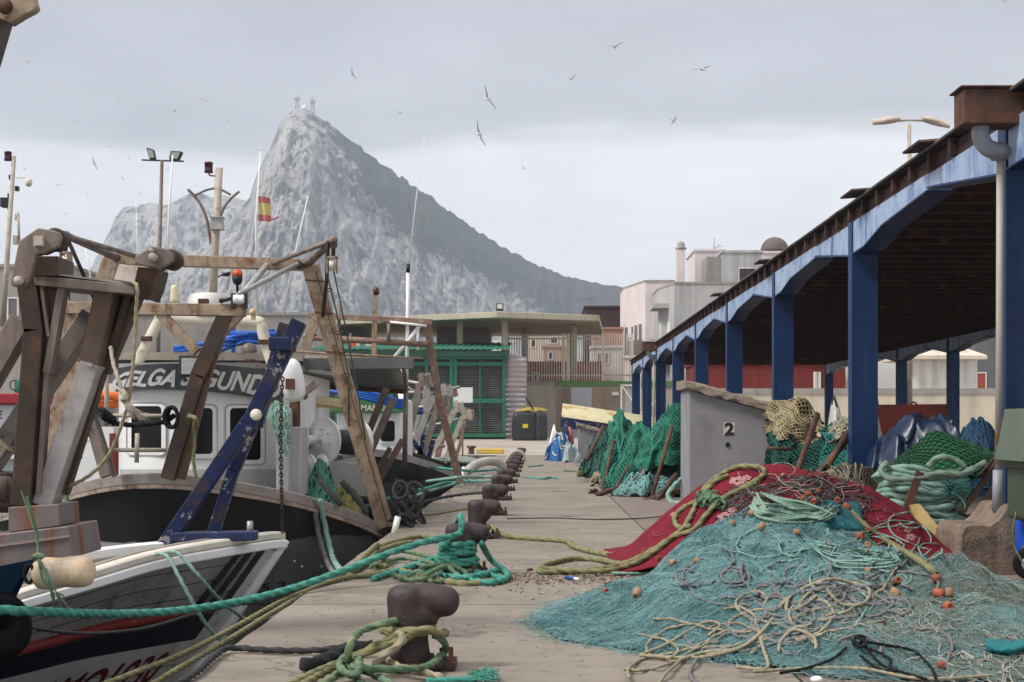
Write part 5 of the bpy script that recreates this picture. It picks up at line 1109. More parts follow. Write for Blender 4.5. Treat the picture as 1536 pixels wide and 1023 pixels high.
# loose gear on boat C
mb = MB(); mb.rope([P(201,424,11.4), P(206,432,11.35), P(204,470,11.4), P(200,540,11.4), P(194,594,11.45), P(184,632,11.5), P(163,682,11.6), P(130,716,11.7), P(88,735,11.8)], .0125); tag(mb.build('rope', M['rope_tan']), 'long tan rope hanging in a curve from the steel gallows head', 'rope')
mb = MB(); mb.rope([P(166,520,11.5), P(170,545,11.45), P(178,570,11.4), P(184,590,11.4)], .013)
for k in range(6): mb.rope([P(181+U(-3,3),583,11.4), P(188,594+U(-3,3),11.37), P(184+U(-3,3),600,11.4)], .012)
for k in range(90):
    a = P(186+U(-4,4), 600+U(-3,3), 11.4); L = U(.5, 1); mb.tube(spline([a, P(198+U(-6,8)*L, 614+U(-5,6), 11.38+U(-.03,.03)), P(190+U(0,38)*L, 622+U(-4,12)*L, 11.4+U(-.05,.05))], 4), .0022, 3)
tag(mb.build('rope', mat('frayed_rope', (.45,.39,.31), .9, .25, 9)), 'frayed rope end with loose strands in front of the wheelhouse', 'rope')
mb = MB(); mb.rope([P(143,612,21.9), P(152,622,21.4), P(165,632,21.4), P(190,637,21.4), P(220,636,21.4), P(250,631,21.4), P(262,622,21.4)], .032)
for k in range(4): mb.rope([P(150+k*5,614+k*4,21.35), P(157+k*5,616+k*4,21.2), P(155+k*5,628+k*3,21.3)], .03)
for k in range(3): c = P(259,626,21.4); mb.tube([c+V((.09*math.cos(a)*(1-.15*k), -.1+.05*k, .13*math.sin(a))) for a in [i*PI/8 for i in range(16)]], .026, 8, closed=True)
tag(mb.build('rope', M['black']), 'thick black rope slung between the posts before the wheelhouse', 'rope')
mb = MB(); mb.rope([P(135,640,21.3), P(124,665,21.3), P(112,690,21.3), P(100,718,21.3), P(101,760,21.3), P(106,786,21.3)], .03)
for k in range(60):
    t_ = U(0,.9); c = P(lerp(135,100,t_), lerp(640,718,t_), 21.3); mb.line(c, c+V((U(-.09,.09),U(-.04,.04),U(-.14,.05))), .006, 3)
tag(mb.build('rope', M['rope_green']), 'weedy green rope hanging down beside the gallows to the bow rail', 'rope')
mb = MB()
for k in range(26):
    a = P(U(408,422),U(600,625),23.1); b = P(U(415,440),U(650,690),23.0); mb.rope([a, P(U(405,438),U(620,650),22.95), b], .014, n=6)
for k in range(12): c = P(U(412,425), U(612,640), 23.0); mb.tube([c+V((.10*math.cos(a), .03*math.sin(a), .09*math.sin(a))) for a in [i*PI/6 for i in range(12)]], .014, 6, closed=True)
tag(mb.build('rope_tangle', M['rope_pale_teal']), 'pale teal tangle of line hung on the wheelhouse corner', 'rope')
mb = MB(); mb.rope([P(290,640,21.5), P(292,665,21.5), P(290,690,21.5), P(294,716,21.5)], .022); mb.rope([P(283,624,21.4), P(293,628,21.3), P(292,640,21.4)], .03); tag(mb.build('rope', M['rope_olive']), 'olive rope tied round the brown boom post', 'rope')
for pts, m_, lab in (([P(470,749,23.2), P(478,800,23.3), P(490,840,23), P(500,858,21.5), P(506,866,19)], 'rope_grey', 'pale grey mooring rope from the dark hull down to the quay edge'), ([P(480,749,23.2), P(490,800,23.3), P(500,838,22.8), P(512,856,20.5), P(520,864,18.5)], 'rope_pale_teal', 'pale teal mooring rope beside the grey one on the dark hull')):
    mb = MB(); mb.rope(pts, .035); tag(mb.build('mooring_rope', M[m_]), lab, 'rope')
# ------------------------------------------------------------------ bollards along the quay
def bollard(Y, label):
    t = thing('mooring_bollard', label, 'bollard', (-.80, Y, 0), 'iron bollards along the quay edge'); o = V((-.80, Y, 0))
    mb = MB(); prof = [(.168,.03),(.15,.06),(.135,.12),(.126,.2),(.124,.28),(.128,.36),(.132,.43),(.128,.47),(.11,.50),(.07,.518),(.001,.524)]
    mb.lathe(prof, o, (0,0,1), 28)
    hp = spline([o+V(p) for p in ((-.04,0,.425),(.03,0,.428),(.12,0,.428),(.20,0,.42),(.265,0,.41),(.30,0,.405),(.318,0,.402),(.324,0,.401))], 5); n0 = len(hp)
    mb.tube(hp, [interp((p-o).x, [-.04,.03,.12,.2,.265,.30,.318,.324], [.07,.098,.103,.103,.094,.07,.036,.004]) for p in hp], 22)
    mb.tube(spline([o+V(p) for p in ((.0,0,.27),(.06,0,.31),(.12,0,.365))], 5), [.11]*11, 16)
    po = mb.build('post', M['bollard'], t); md = po.modifiers.new('blend', 'REMESH'); md.mode = 'VOXEL'; md.voxel_size = .013 if Y < 35 else .03; md.use_smooth_shade = True; md = po.modifiers.new('soften', 'SMOOTH'); md.iterations = 14 if Y < 35 else 4; md.factor = .5
    mb = MB(); mb.lathe([(.25,0),(.25,.045),(.235,.055),(.16,.06)], o+V((.03,0,.002)), (0,0,1), 20); mb.obox(o+V((.2,0,.03)), (.2,0,0), (0,.3,0), (0,0,.05)); mb.build('base_flange', M['bollard'], t)
    for a in (.5, 2.2, 3.8, 5.4):
        mb = MB(); c = o+V((.03+.2*math.cos(a), .2*math.sin(a), .05)); mb.lathe([(.032,0),(.032,.03),(.016,.031),(.016,.065)], c, (0,0,1), 6, smooth=False); mb.build('bolt', M['rust'], t)
    mb = MB(); c = o+V((.27,-.06,.05)); mb.lathe([(.032,0),(.032,.03),(.016,.031),(.016,.09)], c, (0,0,1), 6, smooth=False); mb.build('bolt', M['rust'], t)
    return t
BY_ = [10.35,16.9,22.4,28.3,34,39,44.3,49.8,55.3,60.8,66.3,71.8,77.3]
LB = ['large rusty bollard nearest the viewer with olive ropes round its neck', 'rusty bollard wrapped in thick teal rope', 'rusty bollard with an olive rope loop, just beyond the teal wrapped one', 'bare rusty bollard fourth along the quay edge', 'rusty bollard fifth along the row, beside the pale hose arch', 'rusty bollard sixth along the row, beyond the pale hose arch', 'rusty bollard seventh along the row with a teal line trailing right']
for i, Y in enumerate(BY_): bollard(Y, LB[i] if i < len(LB) else 'small distant rusty bollard in the far part of the row')
# ------------------------------------------------------------------ ropes on the quay
def rope_thing(paths, m_, label, r=None, cat='rope', name='rope', n=9):
    mb = MB()
    for p in paths:
        rr = r; pts = p
        if isinstance(p, tuple): pts, rr = p
        mb.rope(pts, rr, n=n)
    return tag(mb.build(name, M[m_] if isinstance(m_, str) else m_), label, cat)
def ring(c, r, z, a0=0, turns=1, jx=0, seed=0, k=14, dz=0):
    return [V((c[0]+(r+.02*noise.noise(V((i*.5, seed, 0))))*math.cos(a0+2*PI*turns*i/(k*turns)), c[1]+(r+.02*noise.noise(V((i*.5, seed, 5))))*math.sin(a0+2*PI*turns*i/(k*turns)), z+dz*i/(k*turns)+.012*noise.noise(V((i*.7, seed, 9))))) for i in range(int(k*turns)+1)]
def gp(px, py, z=.03): return G(px, py, z)
b1, b2, b3 = (-.80, 10.35), (-.80, 16.9), (-.80, 22.4)
rope_thing([[P(-20,914,10.5), P(60,918,11.0), P(170,921,12.4), P(260,917,13.3), P(350,904,14.1), P(430,885,14.8), P(510,858,15.5), P(580,831,16.0), P(640,812,16.3), P(680,804,16.55), P(691,797,16.7), P(692,782,16.72), P(690,774,16.85), P(686,790,17.05), P(690,812,17.1)],
    ring(b2,.17,.20,.5,3.3,k=16,seed=1,dz=.14), ring(b2,.185,.10,1.2,2.6,k=16,seed=2,dz=.08),
    [P(672,812,16.7), gp(668,835,.12), gp(690,852,.05), gp(730,862,.035), gp(760,868,.03)], [P(722,815,16.8), gp(735,838,.1), gp(752,852,.04), gp(762,866,.03), gp(735,874,.03), gp(690,868,.03), gp(650,862,.03), gp(600,860,.03)],
    [P(668,818,16.6), gp(652,846,.04), gp(640,858,.03), gp(700,866,.06), gp(745,856,.05)], [gp(560,868,.03), gp(610,852,.03), gp(650,838,.06), P(690,816,16.7)]], 'rope_teal', 'thick teal mooring rope stretched from the left and wound round the second bollard', .030, n=12)
rope_thing([[gp(556,850,.05), gp(600,838,.04), gp(640,842,.04), gp(690,858,.05), gp(720,850,.06)], [gp(574,838,.1), gp(596,826,.08), gp(640,834,.05), gp(682,846,.06)], [gp(600,868,.03), gp(640,856,.05), gp(680,850,.1), gp(700,838,.14)],
    [gp(610,846,.03), gp(650,850,.05), gp(660,862,.06), gp(620,870,.04), gp(590,862,.03)], [gp(630,852,.08), gp(670,846,.12), gp(700,862,.05), gp(660,872,.03), gp(620,866,.04)], [gp(640,862,.1), gp(668,850,.14), gp(690,866,.05)], [gp(660,870,.02), gp(700,874,.025), gp(740,870,.025)]], 'rope_green', 'tangle of green grey ropes lying at the foot of the teal wrapped bollard', .022)
rope_thing([[gp(520,862,.03), gp(536,846,.12), gp(556,826,.2), gp(566,818,.16), gp(560,834,.05), gp(530,858,.03), gp(520,868,.02)], [gp(548,838,.05), gp(570,820,.05), gp(620,806,.03), gp(660,806,.03), gp(700,804,.03)], [gp(560,830,.05), gp(600,816,.04), gp(650,811,.04), gp(690,812,.04)],
    [gp(524,866,.02), gp(560,862,.03), gp(600,856,.03), gp(648,868,.03), gp(700,876,.02), gp(740,872,.02)], [gp(530,850,.04), gp(552,846,.05), gp(580,850,.04)]], 'rope_olive', 'loose olive rope loops on the quay edge left of the teal wrapped bollard', .030)
rope_thing([[P(120,1040,11.0), P(200,1010,11.6), P(280,978,12.4), P(350,942,13.4), P(420,903,14.6), P(470,882,15.4), P(505,866,16.2), gp(540,852,.04)], [P(205,1040,10.9), P(290,990,12.0), P(350,955,13.0), P(420,912,14.4), P(480,878,15.6), gp(520,866,.03)]], 'rope_olive', 'pair of olive mooring ropes rising from the white bow to the quay edge', .020)
rope_thing([[P(236,830,14.75), P(252,836,14.6), P(270,868,14.5), P(290,905,14.5), P(310,938,14.6), P(330,960,14.8), P(350,975,15.2)], [P(256,828,14.9), P(270,832,14.75), P(300,866,14.7), P(330,900,15), P(352,918,15.4), P(375,930,15.9), P(420,924,16.1)]], 'rope_pale_teal', 'two pale green ropes draped over the white gunwale of the grey boat', .016)
rope_thing([[P(-20,925,12.4), P(30,938,12.5), P(90,948,12.9), P(150,950,13.3), P(220,942,13.9), P(290,922,14.7), P(350,908,15.7), P(390,905,16.1), P(470,905,16.6)]], 'rope_dark', 'thin dark rope sagging across the grey hull above its red strake', .014)
rope_thing([[gp(240,1040,.0), gp(290,1012,.03), gp(322,984,.035), gp(345,972,.035), gp(400,975,.03), gp(460,976,.03), gp(505,972,.04), gp(528,966,.05)]], 'rope_dark', 'dark worn rope along the quay edge in the foreground', .020)
rope_thing([[gp(452,998,.045), gp(475,994,.05), gp(500,984,.05), gp(524,974,.06), gp(560,968,.08)]], mat('black_frayed_rope', (.022,.021,.022), .95, .4, 30, 0, 1.0, 60), 'thick black frayed rope end by the first bollard', .040)
rope_thing([[gp(410,1040,.04), gp(470,1010,.06), gp(530,985,.1), gp(580,960,.2), P(610,947,10.15), P(640,950,10.2)], [gp(440,1035,.04), gp(500,1002,.06), gp(560,975,.14), P(600,960,10.1), P(625,950,10.15)], ring(b1,.155,.225,0,2,k=16,seed=4,dz=.03), [P(612,948,10.12), P(640,944,10.12), P(664,952,10.25), P(668,948,10.45), P(650,950,10.52)]], 'rope_olive', 'olive rope wound round the neck of the nearest bollard', .021, n=12)
rope_thing([[gp(455,1045,.04), gp(500,1016,.07), gp(520,1000,.10), gp(540,1002,.12), gp(600,1004,.09), gp(640,1000,.07), gp(664,982,.08), P(668,965,10.35), P(650,952,10.35)], [gp(522,992,.14), gp(526,965,.25), P(545,945,10.1), P(580,934,10.15), P(600,930,10.3)], [gp(510,1012,.05), gp(524,990,.12), gp(540,998,.14), gp(528,1014,.06), gp(512,1000,.1)], [gp(540,990,.16), gp(520,984,.14), gp(510,1000,.12), gp(530,1012,.1), gp(542,1000,.13)], [gp(530,1010,.04), gp(545,1030,.03), gp(550,1050,.03)], [gp(545,1004,.08), gp(580,1022,.05), gp(620,1050,.03)]], 'rope_green', 'green knotted rope at the foot of the nearest bollard', .021, n=12)
rope_thing([[P(604,952,10.05), P(598,968,10.0), P(575,985,10.0), P(560,1000,10)], [gp(575,984,.1), gp(600,1000,.07), gp(650,1012,.04), gp(664,1016,.04)], [gp(560,996,.09), gp(585,976,.16), P(606,960,10.05), P(596,948,10.1)]], 'rope_cream', 'cream twisted rope strand over the olive rope on the nearest bollard', .020, n=12)
mb = MB()
for k in range(90):
    a = gp(715+U(-14,12), 1016+U(-6,6), U(.02,.05)); mb.tube(spline([a, a+V((U(.02,.06),U(-.06,.06),U(0,.04))), a+V((U(.05,.12),U(-.12,.12),U(-.02,.04)))], 3), .003, 3)
mb.rope([gp(640,1022,.03), gp(690,1020,.03), gp(715,1018,.03)], .02); tag(mb.build('rope', M['rope_teal']), 'frayed teal rope end at the bottom beside the nearest bollard', 'rope')
# yellow-olive rope from third bollard to the carpet, loops
heap_paths = []
rope_thing([ring(b3,.16,.12,.4,1.6,k=16,seed=6,dz=.05), [gp(738,790,.1), gp(752,801,.06), gp(775,806,.03), gp(815,809,.03), gp(850,812,.03), gp(862,820,.035), gp(895,829,.03), gp(925,832,.04), gp(938,826,.05), gp(948,833,.05)]], 'rope_olive', 'olive rope running from the third bollard across the quay to the carpet', .032)
rope_thing([[gp(760,778,.012), gp(830,777,.012), gp(890,779,.012), gp(950,778,.012), gp(1000,774,.012)]], 'rope_dark', 'thin grey line stretched straight across the quay slab', .009)
for pts, m_, lab, r in (
    ([P(548,760,26), P(600,742,26.5), P(640,733,27.2), gp(670,724,.1), gp(715,722,.25)], 'rope_teal', 'teal mooring rope leading to the fourth bollard', .03),
    ([P(560,790,25.5), P(610,770,25), gp(640,752,.04), gp(690,742,.1), gp(735,738,.2)], 'rope_dark', 'dark rope leading from the stern to the fourth bollard', .03),
    ([P(600,800,24), gp(622,776,.05), gp(660,770,.06), gp(712,760,.16)], 'rope_olive', 'thin olive line leading to the third bollard', .02),
    ([P(640,722,40), P(690,716,38), gp(715,716,.15), gp(755,714,.2)], 'rope_pale_teal', 'pale teal rope leading to the fifth bollard', .035),
    ([P(640,700,44), P(700,706,42), gp(725,706,.1), gp(765,702,.25)], 'rope_teal', 'teal rope leading to the sixth bollard', .035),
    ([P(650,690,52), P(720,695,47), gp(745,697,.1), gp(772,694,.25)], 'rope_green', 'green rope leading to the seventh bollard', .04),
    ([gp(785,716,.02), gp(800,717,.02), gp(815,718,.03), gp(825,716,.04), gp(836,718,.02)], 'rope_teal', 'teal line with a loop trailing right on the quay slab', .03),
    ([gp(792,700,.02), gp(804,699,.02), gp(814,698,.02)], 'rope_teal', 'short teal line end on the slab beyond the looped one', .03),
    ([P(600,752,30), gp(650,735,.06), gp(700,722,.1), gp(742,722,.2)], 'rope_pale_teal', 'pale teal rope crossing the quay edge to the hose arch', .03)):
    rope_thing([pts], m_, lab, r, n=7)
t = tag(MB().tube(spline([P(690,728,43), P(697,712,43), P(708,700,43.3), P(724,693,43.6), P(742,692,44), P(754,700,44.2), P(755,714,44.2)], 6), .115, 12).build('hose', mat('pale_grey_hose', (.44,.41,.37), .6, .15, 3, 0, .1)), 'thick pale grey hose arching over the quay edge', 'hose')
tag(MB().tube(spline([P(757,700,66), P(764,684,66), P(774,677,66), P(784,680,66), P(786,690,66)], 6), .07, 10).build('hose', M['pole_beige']), 'thin grey hose arch farther along the quay edge', 'hose')
mb = MB(); mb.tube([P(693,737,42), P(696,700,42)], .05, 8); mb.tube([P(690,720,42), P(700,722,42)], .03, 6); tag(mb.build('edge_post', M['white_clean']), 'small white post at the water edge by the hose arch', 'post')
tag(MB().tube([P(795,716,30) if False else P(590,805,23.6), P(597,775,23.6)], .045, 12).build('white_tube', M['white_clean']), 'white tube standing at the dark stern beside the quay', 'tube')
# black gear tangle at the stern
mb = MB()
for k in range(34):
    c = P(U(588,625), U(735,790), U(24.6,26)); a = U(0,6); r = U(.06,.2)
    mb.tube([c+V((r*math.cos(q+a), U(-.02,.02)+.08*math.sin(q), r*1.2*math.sin(q)*U(.95,1.05))) for q in [i*PI/7 for i in range(14)]], U(.012,.03), 6, closed=True)
mb.tube(spline([P(600,785,25), P(606,760,25), P(604,742,25), P(612,730,25)], 5), .05, 8); tag(mb.build('gear_tangle', M['rope_dark']), 'dark tangle of hoops and rope hung at the dark stern by the quay', 'tangle')
# ------------------------------------------------------------------ net heaps
def chit0(px, py):
    Y = 14.5
    while Y < 19:
        p = P(px, py, Y)
        if p.z < carpet_h(p.x, Y): break
        Y += .02
    return (p.x, Y)
def ridge(x): return interp(x, [.55,.86,1.07,1.44,1.81,2.26,2.7,3.29,3.66,4.03,4.4,4.62], [0,.03,.15,.50,.80,1.0,1.05,.90,.80,.57,.2,.0])
def carpet_h(x, Y):
    r = ridge(x); s = (Y-18.5)
    return r*(math.exp(-(s/1.15)**2) if s > 0 else math.exp(-(s/1.5)**2))
def cz(x, Y): return carpet_h(x, Y)+.03+.03*abs(noise.noise(V((x*2.2+Y*1.1, Y*.8, 7))))*sstep(0,.3,ridge(x))+.012*noise.noise(V((x*7, Y*7, 1)))*sstep(0,.3,ridge(x))
def hmask(x, Y, poly, w_):
    inside = False; dmin = 1e9; n_ = len(poly)
    for i in range(n_):
        x1, y1 = poly[i]; x2, y2 = poly[(i+1) % n_]
        if (y1 > Y) != (y2 > Y) and x < (x2-x1)*(Y-y1)/(y2-y1)+x1: inside = not inside
        dx, dy = x2-x1, y2-y1; t = max(0, min(1, ((x-x1)*dx+(Y-y1)*dy)/(dx*dx+dy*dy))); dmin = min(dmin, math.hypot(x-x1-t*dx, Y-y1-t*dy))
    return (dmin if inside else -dmin)/w_
NETP = [tuple(G(*q)[:2]) for q in ((796,938),(812,918),(850,902),(895,900),(935,888),(975,870))]+[chit0(*q) for q in ((998,850),(1022,818),(1060,785),(1095,765),(1150,752),(1230,762),(1290,790),(1318,818),(1346,850))]+[tuple(G(*q)[:2]) for q in ((1390,884),(1440,888),(1560,902))]+[(4.9,13.0),(4.7,9.8),(3.2,9.7)]+[tuple(G(*q)[:2]) for q in ((1250,1018),(1130,1002),(1000,986),(900,972),(830,962))]
def net_h(x, Y):
    m_ = hmask(x, Y, NETP, 1.0)
    if m_ <= 0: return 0
    e = 1-math.exp(-m_*3.2); base = interp(Y, [9.6,10.5,11.5,12.6,13.4,14.2,15.2,16.5,17.6,18.6], [.03,.10,.18,.255,.215,.20,.27,.40,.52,.5])
    base *= sstep(-.2, 1.9, x)*.85+.15
    base *= 1-.55*sstep(3.2, 4.6, x)*sstep(12, 14, Y)
    n_ = noise.noise(V((x*1.3, Y*.8, 0)))*.20+(ridged(V((x*.9+.25*Y, Y*.55, 4)), 4)-.6)*.30+noise.noise(V((x*7, Y*5, 8)))*.05
    return max(.0, e*(base*(1+n_*1.6)+n_*.26+.02), (cz(x, Y)+.05+.05*abs(noise.noise(V((x*2.6,Y*2.6,3)))))*min(1, e*1.8)+.05*n_ if Y > 15.2 else 0)
def H(x, Y): return max(cz(x, Y)+.01 if (.84 < x < 4.55 and Y > 16.85) else 0, net_h(x, Y))
def hit(px, py, off=.02, lo=8.5, hi=22):
    Y = lo
    while Y < hi:
        p = P(px, py, Y)
        if p.z < H(p.x, Y)+off: return V((p.x, Y, H(p.x, Y)+off))
        Y += .03
    return G(px, py, off) if py > 645 else P(px, py, hi)
# carpet: a cloth sheet over its own mound, showing round the net
M['carpet'] = None
def carpet_mat():
    m = mat('dark_red_carpet', (.225,.015,.03), .9, .22, 3, 0, .5, 120, stain=((.10,.008,.016), 2.2, .5, .7), fine=.35, spec=.15); return m
M['carpet'] = carpet_mat()
cm = MB()
def cf(u, v):
    x = lerp(.80, 4.58, u); Y = lerp(16.75, 19.9, v); Y += .12*noise.noise(V((x*1.2, v*3, 3)))
    z = cz(x, Y)
    return V((x, Y, z))
ct = thing('carpet', 'dark red patterned carpet draped over the heap behind the turquoise net', 'carpet', (2.5, 18.3, 0))
cm.grid(cf, 120, 70); cm.build('cloth', M['carpet'], ct, solid=.012)
mb = MB(); M['carpet_pale'] = mat('carpet_flower', (.34,.17,.155), .9, .5, 30, 0, .3, 90); M['carpet_vine'] = mat('carpet_vine', (.34,.13,.12), .9, .2, 20, 0, .3, 90)
def cpt(px, py, off=.012):
    best = None
    for j in range(71):
        for i in range(121):
            pass
    return None
def chit(px, py, off):
    Y = 15.8
    while Y < 20:
        p = P(px, py, Y); u, v = (p.x-.80)/3.78, (Y-16.75)/3.15
        if 0 <= u <= 1 and 0 <= v <= 1:
            z = cf(u, v).z+off
            if p.z < z: return V((p.x, Y, z))
        Y += .02
    return None
def flower(px, py, s, tilt, mb):
    for k in range(5):
        a = k*2*PI/5+tilt; c = (px+s*.55*math.cos(a)*1.3, py+s*.55*math.sin(a)*.75); pts = [chit(c[0]+s*.42*math.cos(q)*1.2, c[1]+s*.42*math.sin(q)*.7, .014) for q in [i*PI/5 for i in range(10)]]
        if all(pts): mb.add(pts, [tuple(range(10))])
for q in ((1105,722,10,0.2),(1120,717,6,1),(1012,772,6,.5),(1088,776,11,.8),(1098,766,6,.1),(1282,766,5,.4),(1366,806,7,1.2),(1362,796,5,.2),(1286,760,9,.3)): flower(*q, mb)
mb.build('flower_pattern', M['carpet_pale'], ct)
mb = MB()
for (px, py, r) in ((1292,737,9),(1322,778,9),(1352,794,9),(1345,771,8),(985,800,8),(1040,768,8),(968,826,7),(1000,812,6),(1060,742,8),(1030,790,8),(1330,765,6)):
    pts = [chit(px+r*(1-.07*i)*math.cos(i*.55)*1.1, py+r*.6*(1-.07*i)*math.sin(i*.55), .014) for i in range(11)]; pts = [p for p in pts if p]
    if len(pts) > 3: mb.tube(pts, .0045, 4)
mb.build('vine_pattern', M['carpet_vine'], ct)
mb = MB()
for k in range(46):
    px, py = lerp(1397, 1424, (k%23)/22), lerp(845, 822, (k%23)/22)+U(-1,1)
    a = P(px-5, py-4, 18.1-.25*(k//23)); b_ = G(px+U(5,12), py+U(7,13), .02) ; b_.y = a.y-.15; b_.x = (px+8+U(-2,2)-CX)/F*b_.y; b_.z = max(.015, a.z-.14); mb.tube(spline([a, (a+b_)/2+V((0,-.03,.03)), b_], 3), .011, 5)
mb.build('fringe', mat('pale_fringe', (.50,.40,.36), .9, .2, 15), ct)
# main turquoise net
nt = thing('fishing_net', 'huge heap of turquoise fishing net spread over the ground in front of the carpet', 'net', (2.2, 13, 0))
def net_mat(name, a, b, c): 
    m = bpy.data.materials.new(name); m.use_nodes = True; n = N(m); bs = n.n['Principled BSDF']; vec = n('ShaderNodeNewGeometry').outputs['Position']
    col = mixc(n, tex_noise(n, vec, 1.6, 6, .65, lo=.35, hi=.65), a, b); sp = n('ShaderNodeSeparateXYZ'); n.lk(vec, sp.inputs[0])
    mr = n('ShaderNodeMapRange'); mr.inputs['From Min'].default_value = 2.2; mr.inputs['From Max'].default_value = 3.6
    ad = n('ShaderNodeMath', operation='MULTIPLY_ADD'); n.lk(tex_noise(n, vec, 1.1, 4), ad.inputs[0]); ad.inputs[1].default_value = 2.4; n.lk(sp.outputs[0], ad.inputs[2])
    sb = n('ShaderNodeMath', operation='SUBTRACT'); n.lk(ad.outputs[0], sb.inputs[0]); sb.inputs[1].default_value = 1.2; n.lk(sb.outputs[0], mr.inputs[0])
    col = mixc(n, mr.outputs[0], col, c)
    col = mixc(n, tex_noise(n, vec, 90, 3, .8, lo=.3, hi=.7), mixc(n, 1, col, (.55,.58,.58), 'MULTIPLY'), col)
    n.lk(col, bs.inputs['Base Color']); bs.inputs['Roughness'].default_value = .9; bs.inputs['Specular IOR Level'].default_value = .1
    bn = n('ShaderNodeBump'); bn.inputs['Strength'].default_value = .9; bn.inputs['Distance'].default_value = .03; n.lk(tex_noise(n, vec, 26, 6, .8, stretch=(1,.5,1)), bn.inputs['Height']); n.lk(bn.outputs[0], bs.inputs['Normal']); return m
mb = MB(); nx, ny = 150, 220; idx = {}
for j in range(ny+1):
    for i in range(nx+1):
        x = lerp(-.25, 5.2, i/nx); Y = lerp(9.5, 19.2, j/ny); h = net_h(x, Y)
        if h > .006: idx[(i, j)] = len(mb.v); mb.v.append(V((x, Y, h+.008*noise.noise(V((x*25, Y*25, 0))))))
for j in range(ny):
    for i in range(nx):
        q = [(i,j),(i+1,j),(i+1,j+1),(i,j+1)]
        if all(k in idx for k in q): mb.f.append([idx[k] for k in q]); mb.m.append(0); mb.sm.append(True)
mb.build('net_bulk', net_mat('net_bulk', (.045,.125,.13), (.24,.42,.42), (.14,.155,.13)), nt)  # dark and pale teal patches carry shaded hollows and highlights in colour
FM = [mat('filament_light', (.27,.44,.445), .7, .2, 3, 0, 0), mat('filament_teal', (.115,.275,.285), .7, .25, 3, 0, 0), mat('filament_grey', (.24,.255,.205), .8, .3, 3, 0, 0), mat('filament_dark', (.035,.085,.09), .8, .3, 3, 0, 0), mat('filament_bright', (.10,.45,.42), .7, .2, 3, 0, 0)]
mb = MB(); cnt = 0
random.seed(3)
while cnt < 25000:
    x = U(-.2, 5.0); Y = 9.6+9.4*(rnd.random()**1.25)
    if (x/Y*F+CX) > 1600: continue
    h = net_h(x, Y)
    if h < .008:
        if hmask(x, Y, NETP, 1) < -.06 or rnd.random() < .6: continue
    m_ = noise.noise(V((x*1.2, Y*1.0, 2)))*1.5; q = rnd.random()  # patches of light and dark strands repeat those painted highlights and hollows
    gx = sstep(1.3, 2.7, x+m_*.9-(Y-11)*.45) if Y < 15.5 else 0
    if gx > rnd.random()*.9+.05: mi = 2 if q < .62 else (3 if q < .8 else 0)
    else: mi = 0 if q < .46+.42*m_ else (1 if q < .82+.15*m_ else (3 if q < .96 else 2))
    ang = math.atan2(Y-19.5, x-2.6)+noise.noise(V((x*1.8, Y*1.8, 6)))*2.6+U(-.9,.9)+(PI/2 if rnd.random() < .35 else 0); L = U(.07,.32); pts = []; cur = U(-4,4)
    px_, py_ = x, Y; lift = U(0,.03); st = 6
    for i in range(st):
        hh = net_h(px_, py_); pts.append(V((px_, py_, hh+.006+lift*math.sin(PI*i/(st-1)))))
        a = ang+cur*(i/st-.5); px_ += math.cos(a)*L/st; py_ += math.sin(a)*L/st
    mb.tube(pts, U(.0008,.0018)*(Y/13), 3, cap=False, mi=mi); cnt += 1
fo = mb.build('filaments', FM, nt); fo['kind'] = 'stuff'
# darker strip of heavier net on top of the heap, with thin pink lines
mb = MB()
def wander(px, py, L, r, off, cur=None, step=9, anis=.55, ang=None):
    a = U(0,6.28) if ang is None else ang; c = U(-.5,.5) if cur is None else cur; out = []
    for i in range(int(L)):
        out.append(hit(px, py, off*.4+.022*noise.noise(V((px*.06,py*.06,L)))+U(0,.008))); px += math.cos(a)*step; py += math.sin(a)*step*anis; c += U(-.16,.16); c = max(-.7, min(.7, c)); a += c
    return out
for k in range(170):
    px = U(1120,1285); py = interp(px, [1120,1180,1240,1290], [735,712,718,745])+U(0,44)
    p = wander(px, py, U(5,9), 0, .03, step=7, ang=U(-.6,.8)); mb.tube(spline(p, 3), U(.004,.009), 4)
for k in range(40):
    px = U(1130,1165); p = wander(1150-U(0,55), 722+U(0,42), 7, 0, .02, step=7, ang=2.3+U(-.3,.3), cur=0); mb.tube(spline(p, 3), U(.005,.01), 4)
tag(mb.build('dark_net', mat('dark_brown_net', (.075,.055,.055), .9, .4, 12, 0, .3)), 'bunch of dark brown net and line on top of the carpeted heap', 'net')
mb = MB()
for k in range(26): mb.tube(spline(wander(U(1125,1275), U(712,745), U(6,12), 0, .05, step=7), 4), .0035, 4)
tag(mb.build('thin_line', mat('pinkish_line', (.46,.36,.33), .8, .2, 9)), 'loose pinkish thin line strewn over the dark net on the heap', 'line')
mb = MB()
for k in range(17):
    o_ = k*2.3; p = [hit(1136-o_*.25+U(-2,2), 742+o_*.55, .05), hit(1146-o_*.2, 757+o_*.6+U(-2,2), .055), hit(1175, 766+o_*.42+U(-3,3), .06), hit(1212, 771+o_*.3+U(-3,3), .06), hit(1236+U(-6,8), 770+o_*.3, .05), hit(1248+U(-8,12), 758+o_*.4, .04)]
    mb.rope(p, .011, n=7)
for k in range(6): mb.rope([hit(1140+k*3, 740+k*2, .06), hit(1170+k*3, 748+k*3, .07), hit(1205+k*4, 756+k*2, .07), hit(1232+k*4, 764+k*3, .06)], .011, n=7)
tag(mb.build('rope_coil', mat('sage_rope', (.20,.31,.24), .75, .2, 9, 0, .2)), 'coil of sage green rope sagging below the dark net on the heap', 'rope')
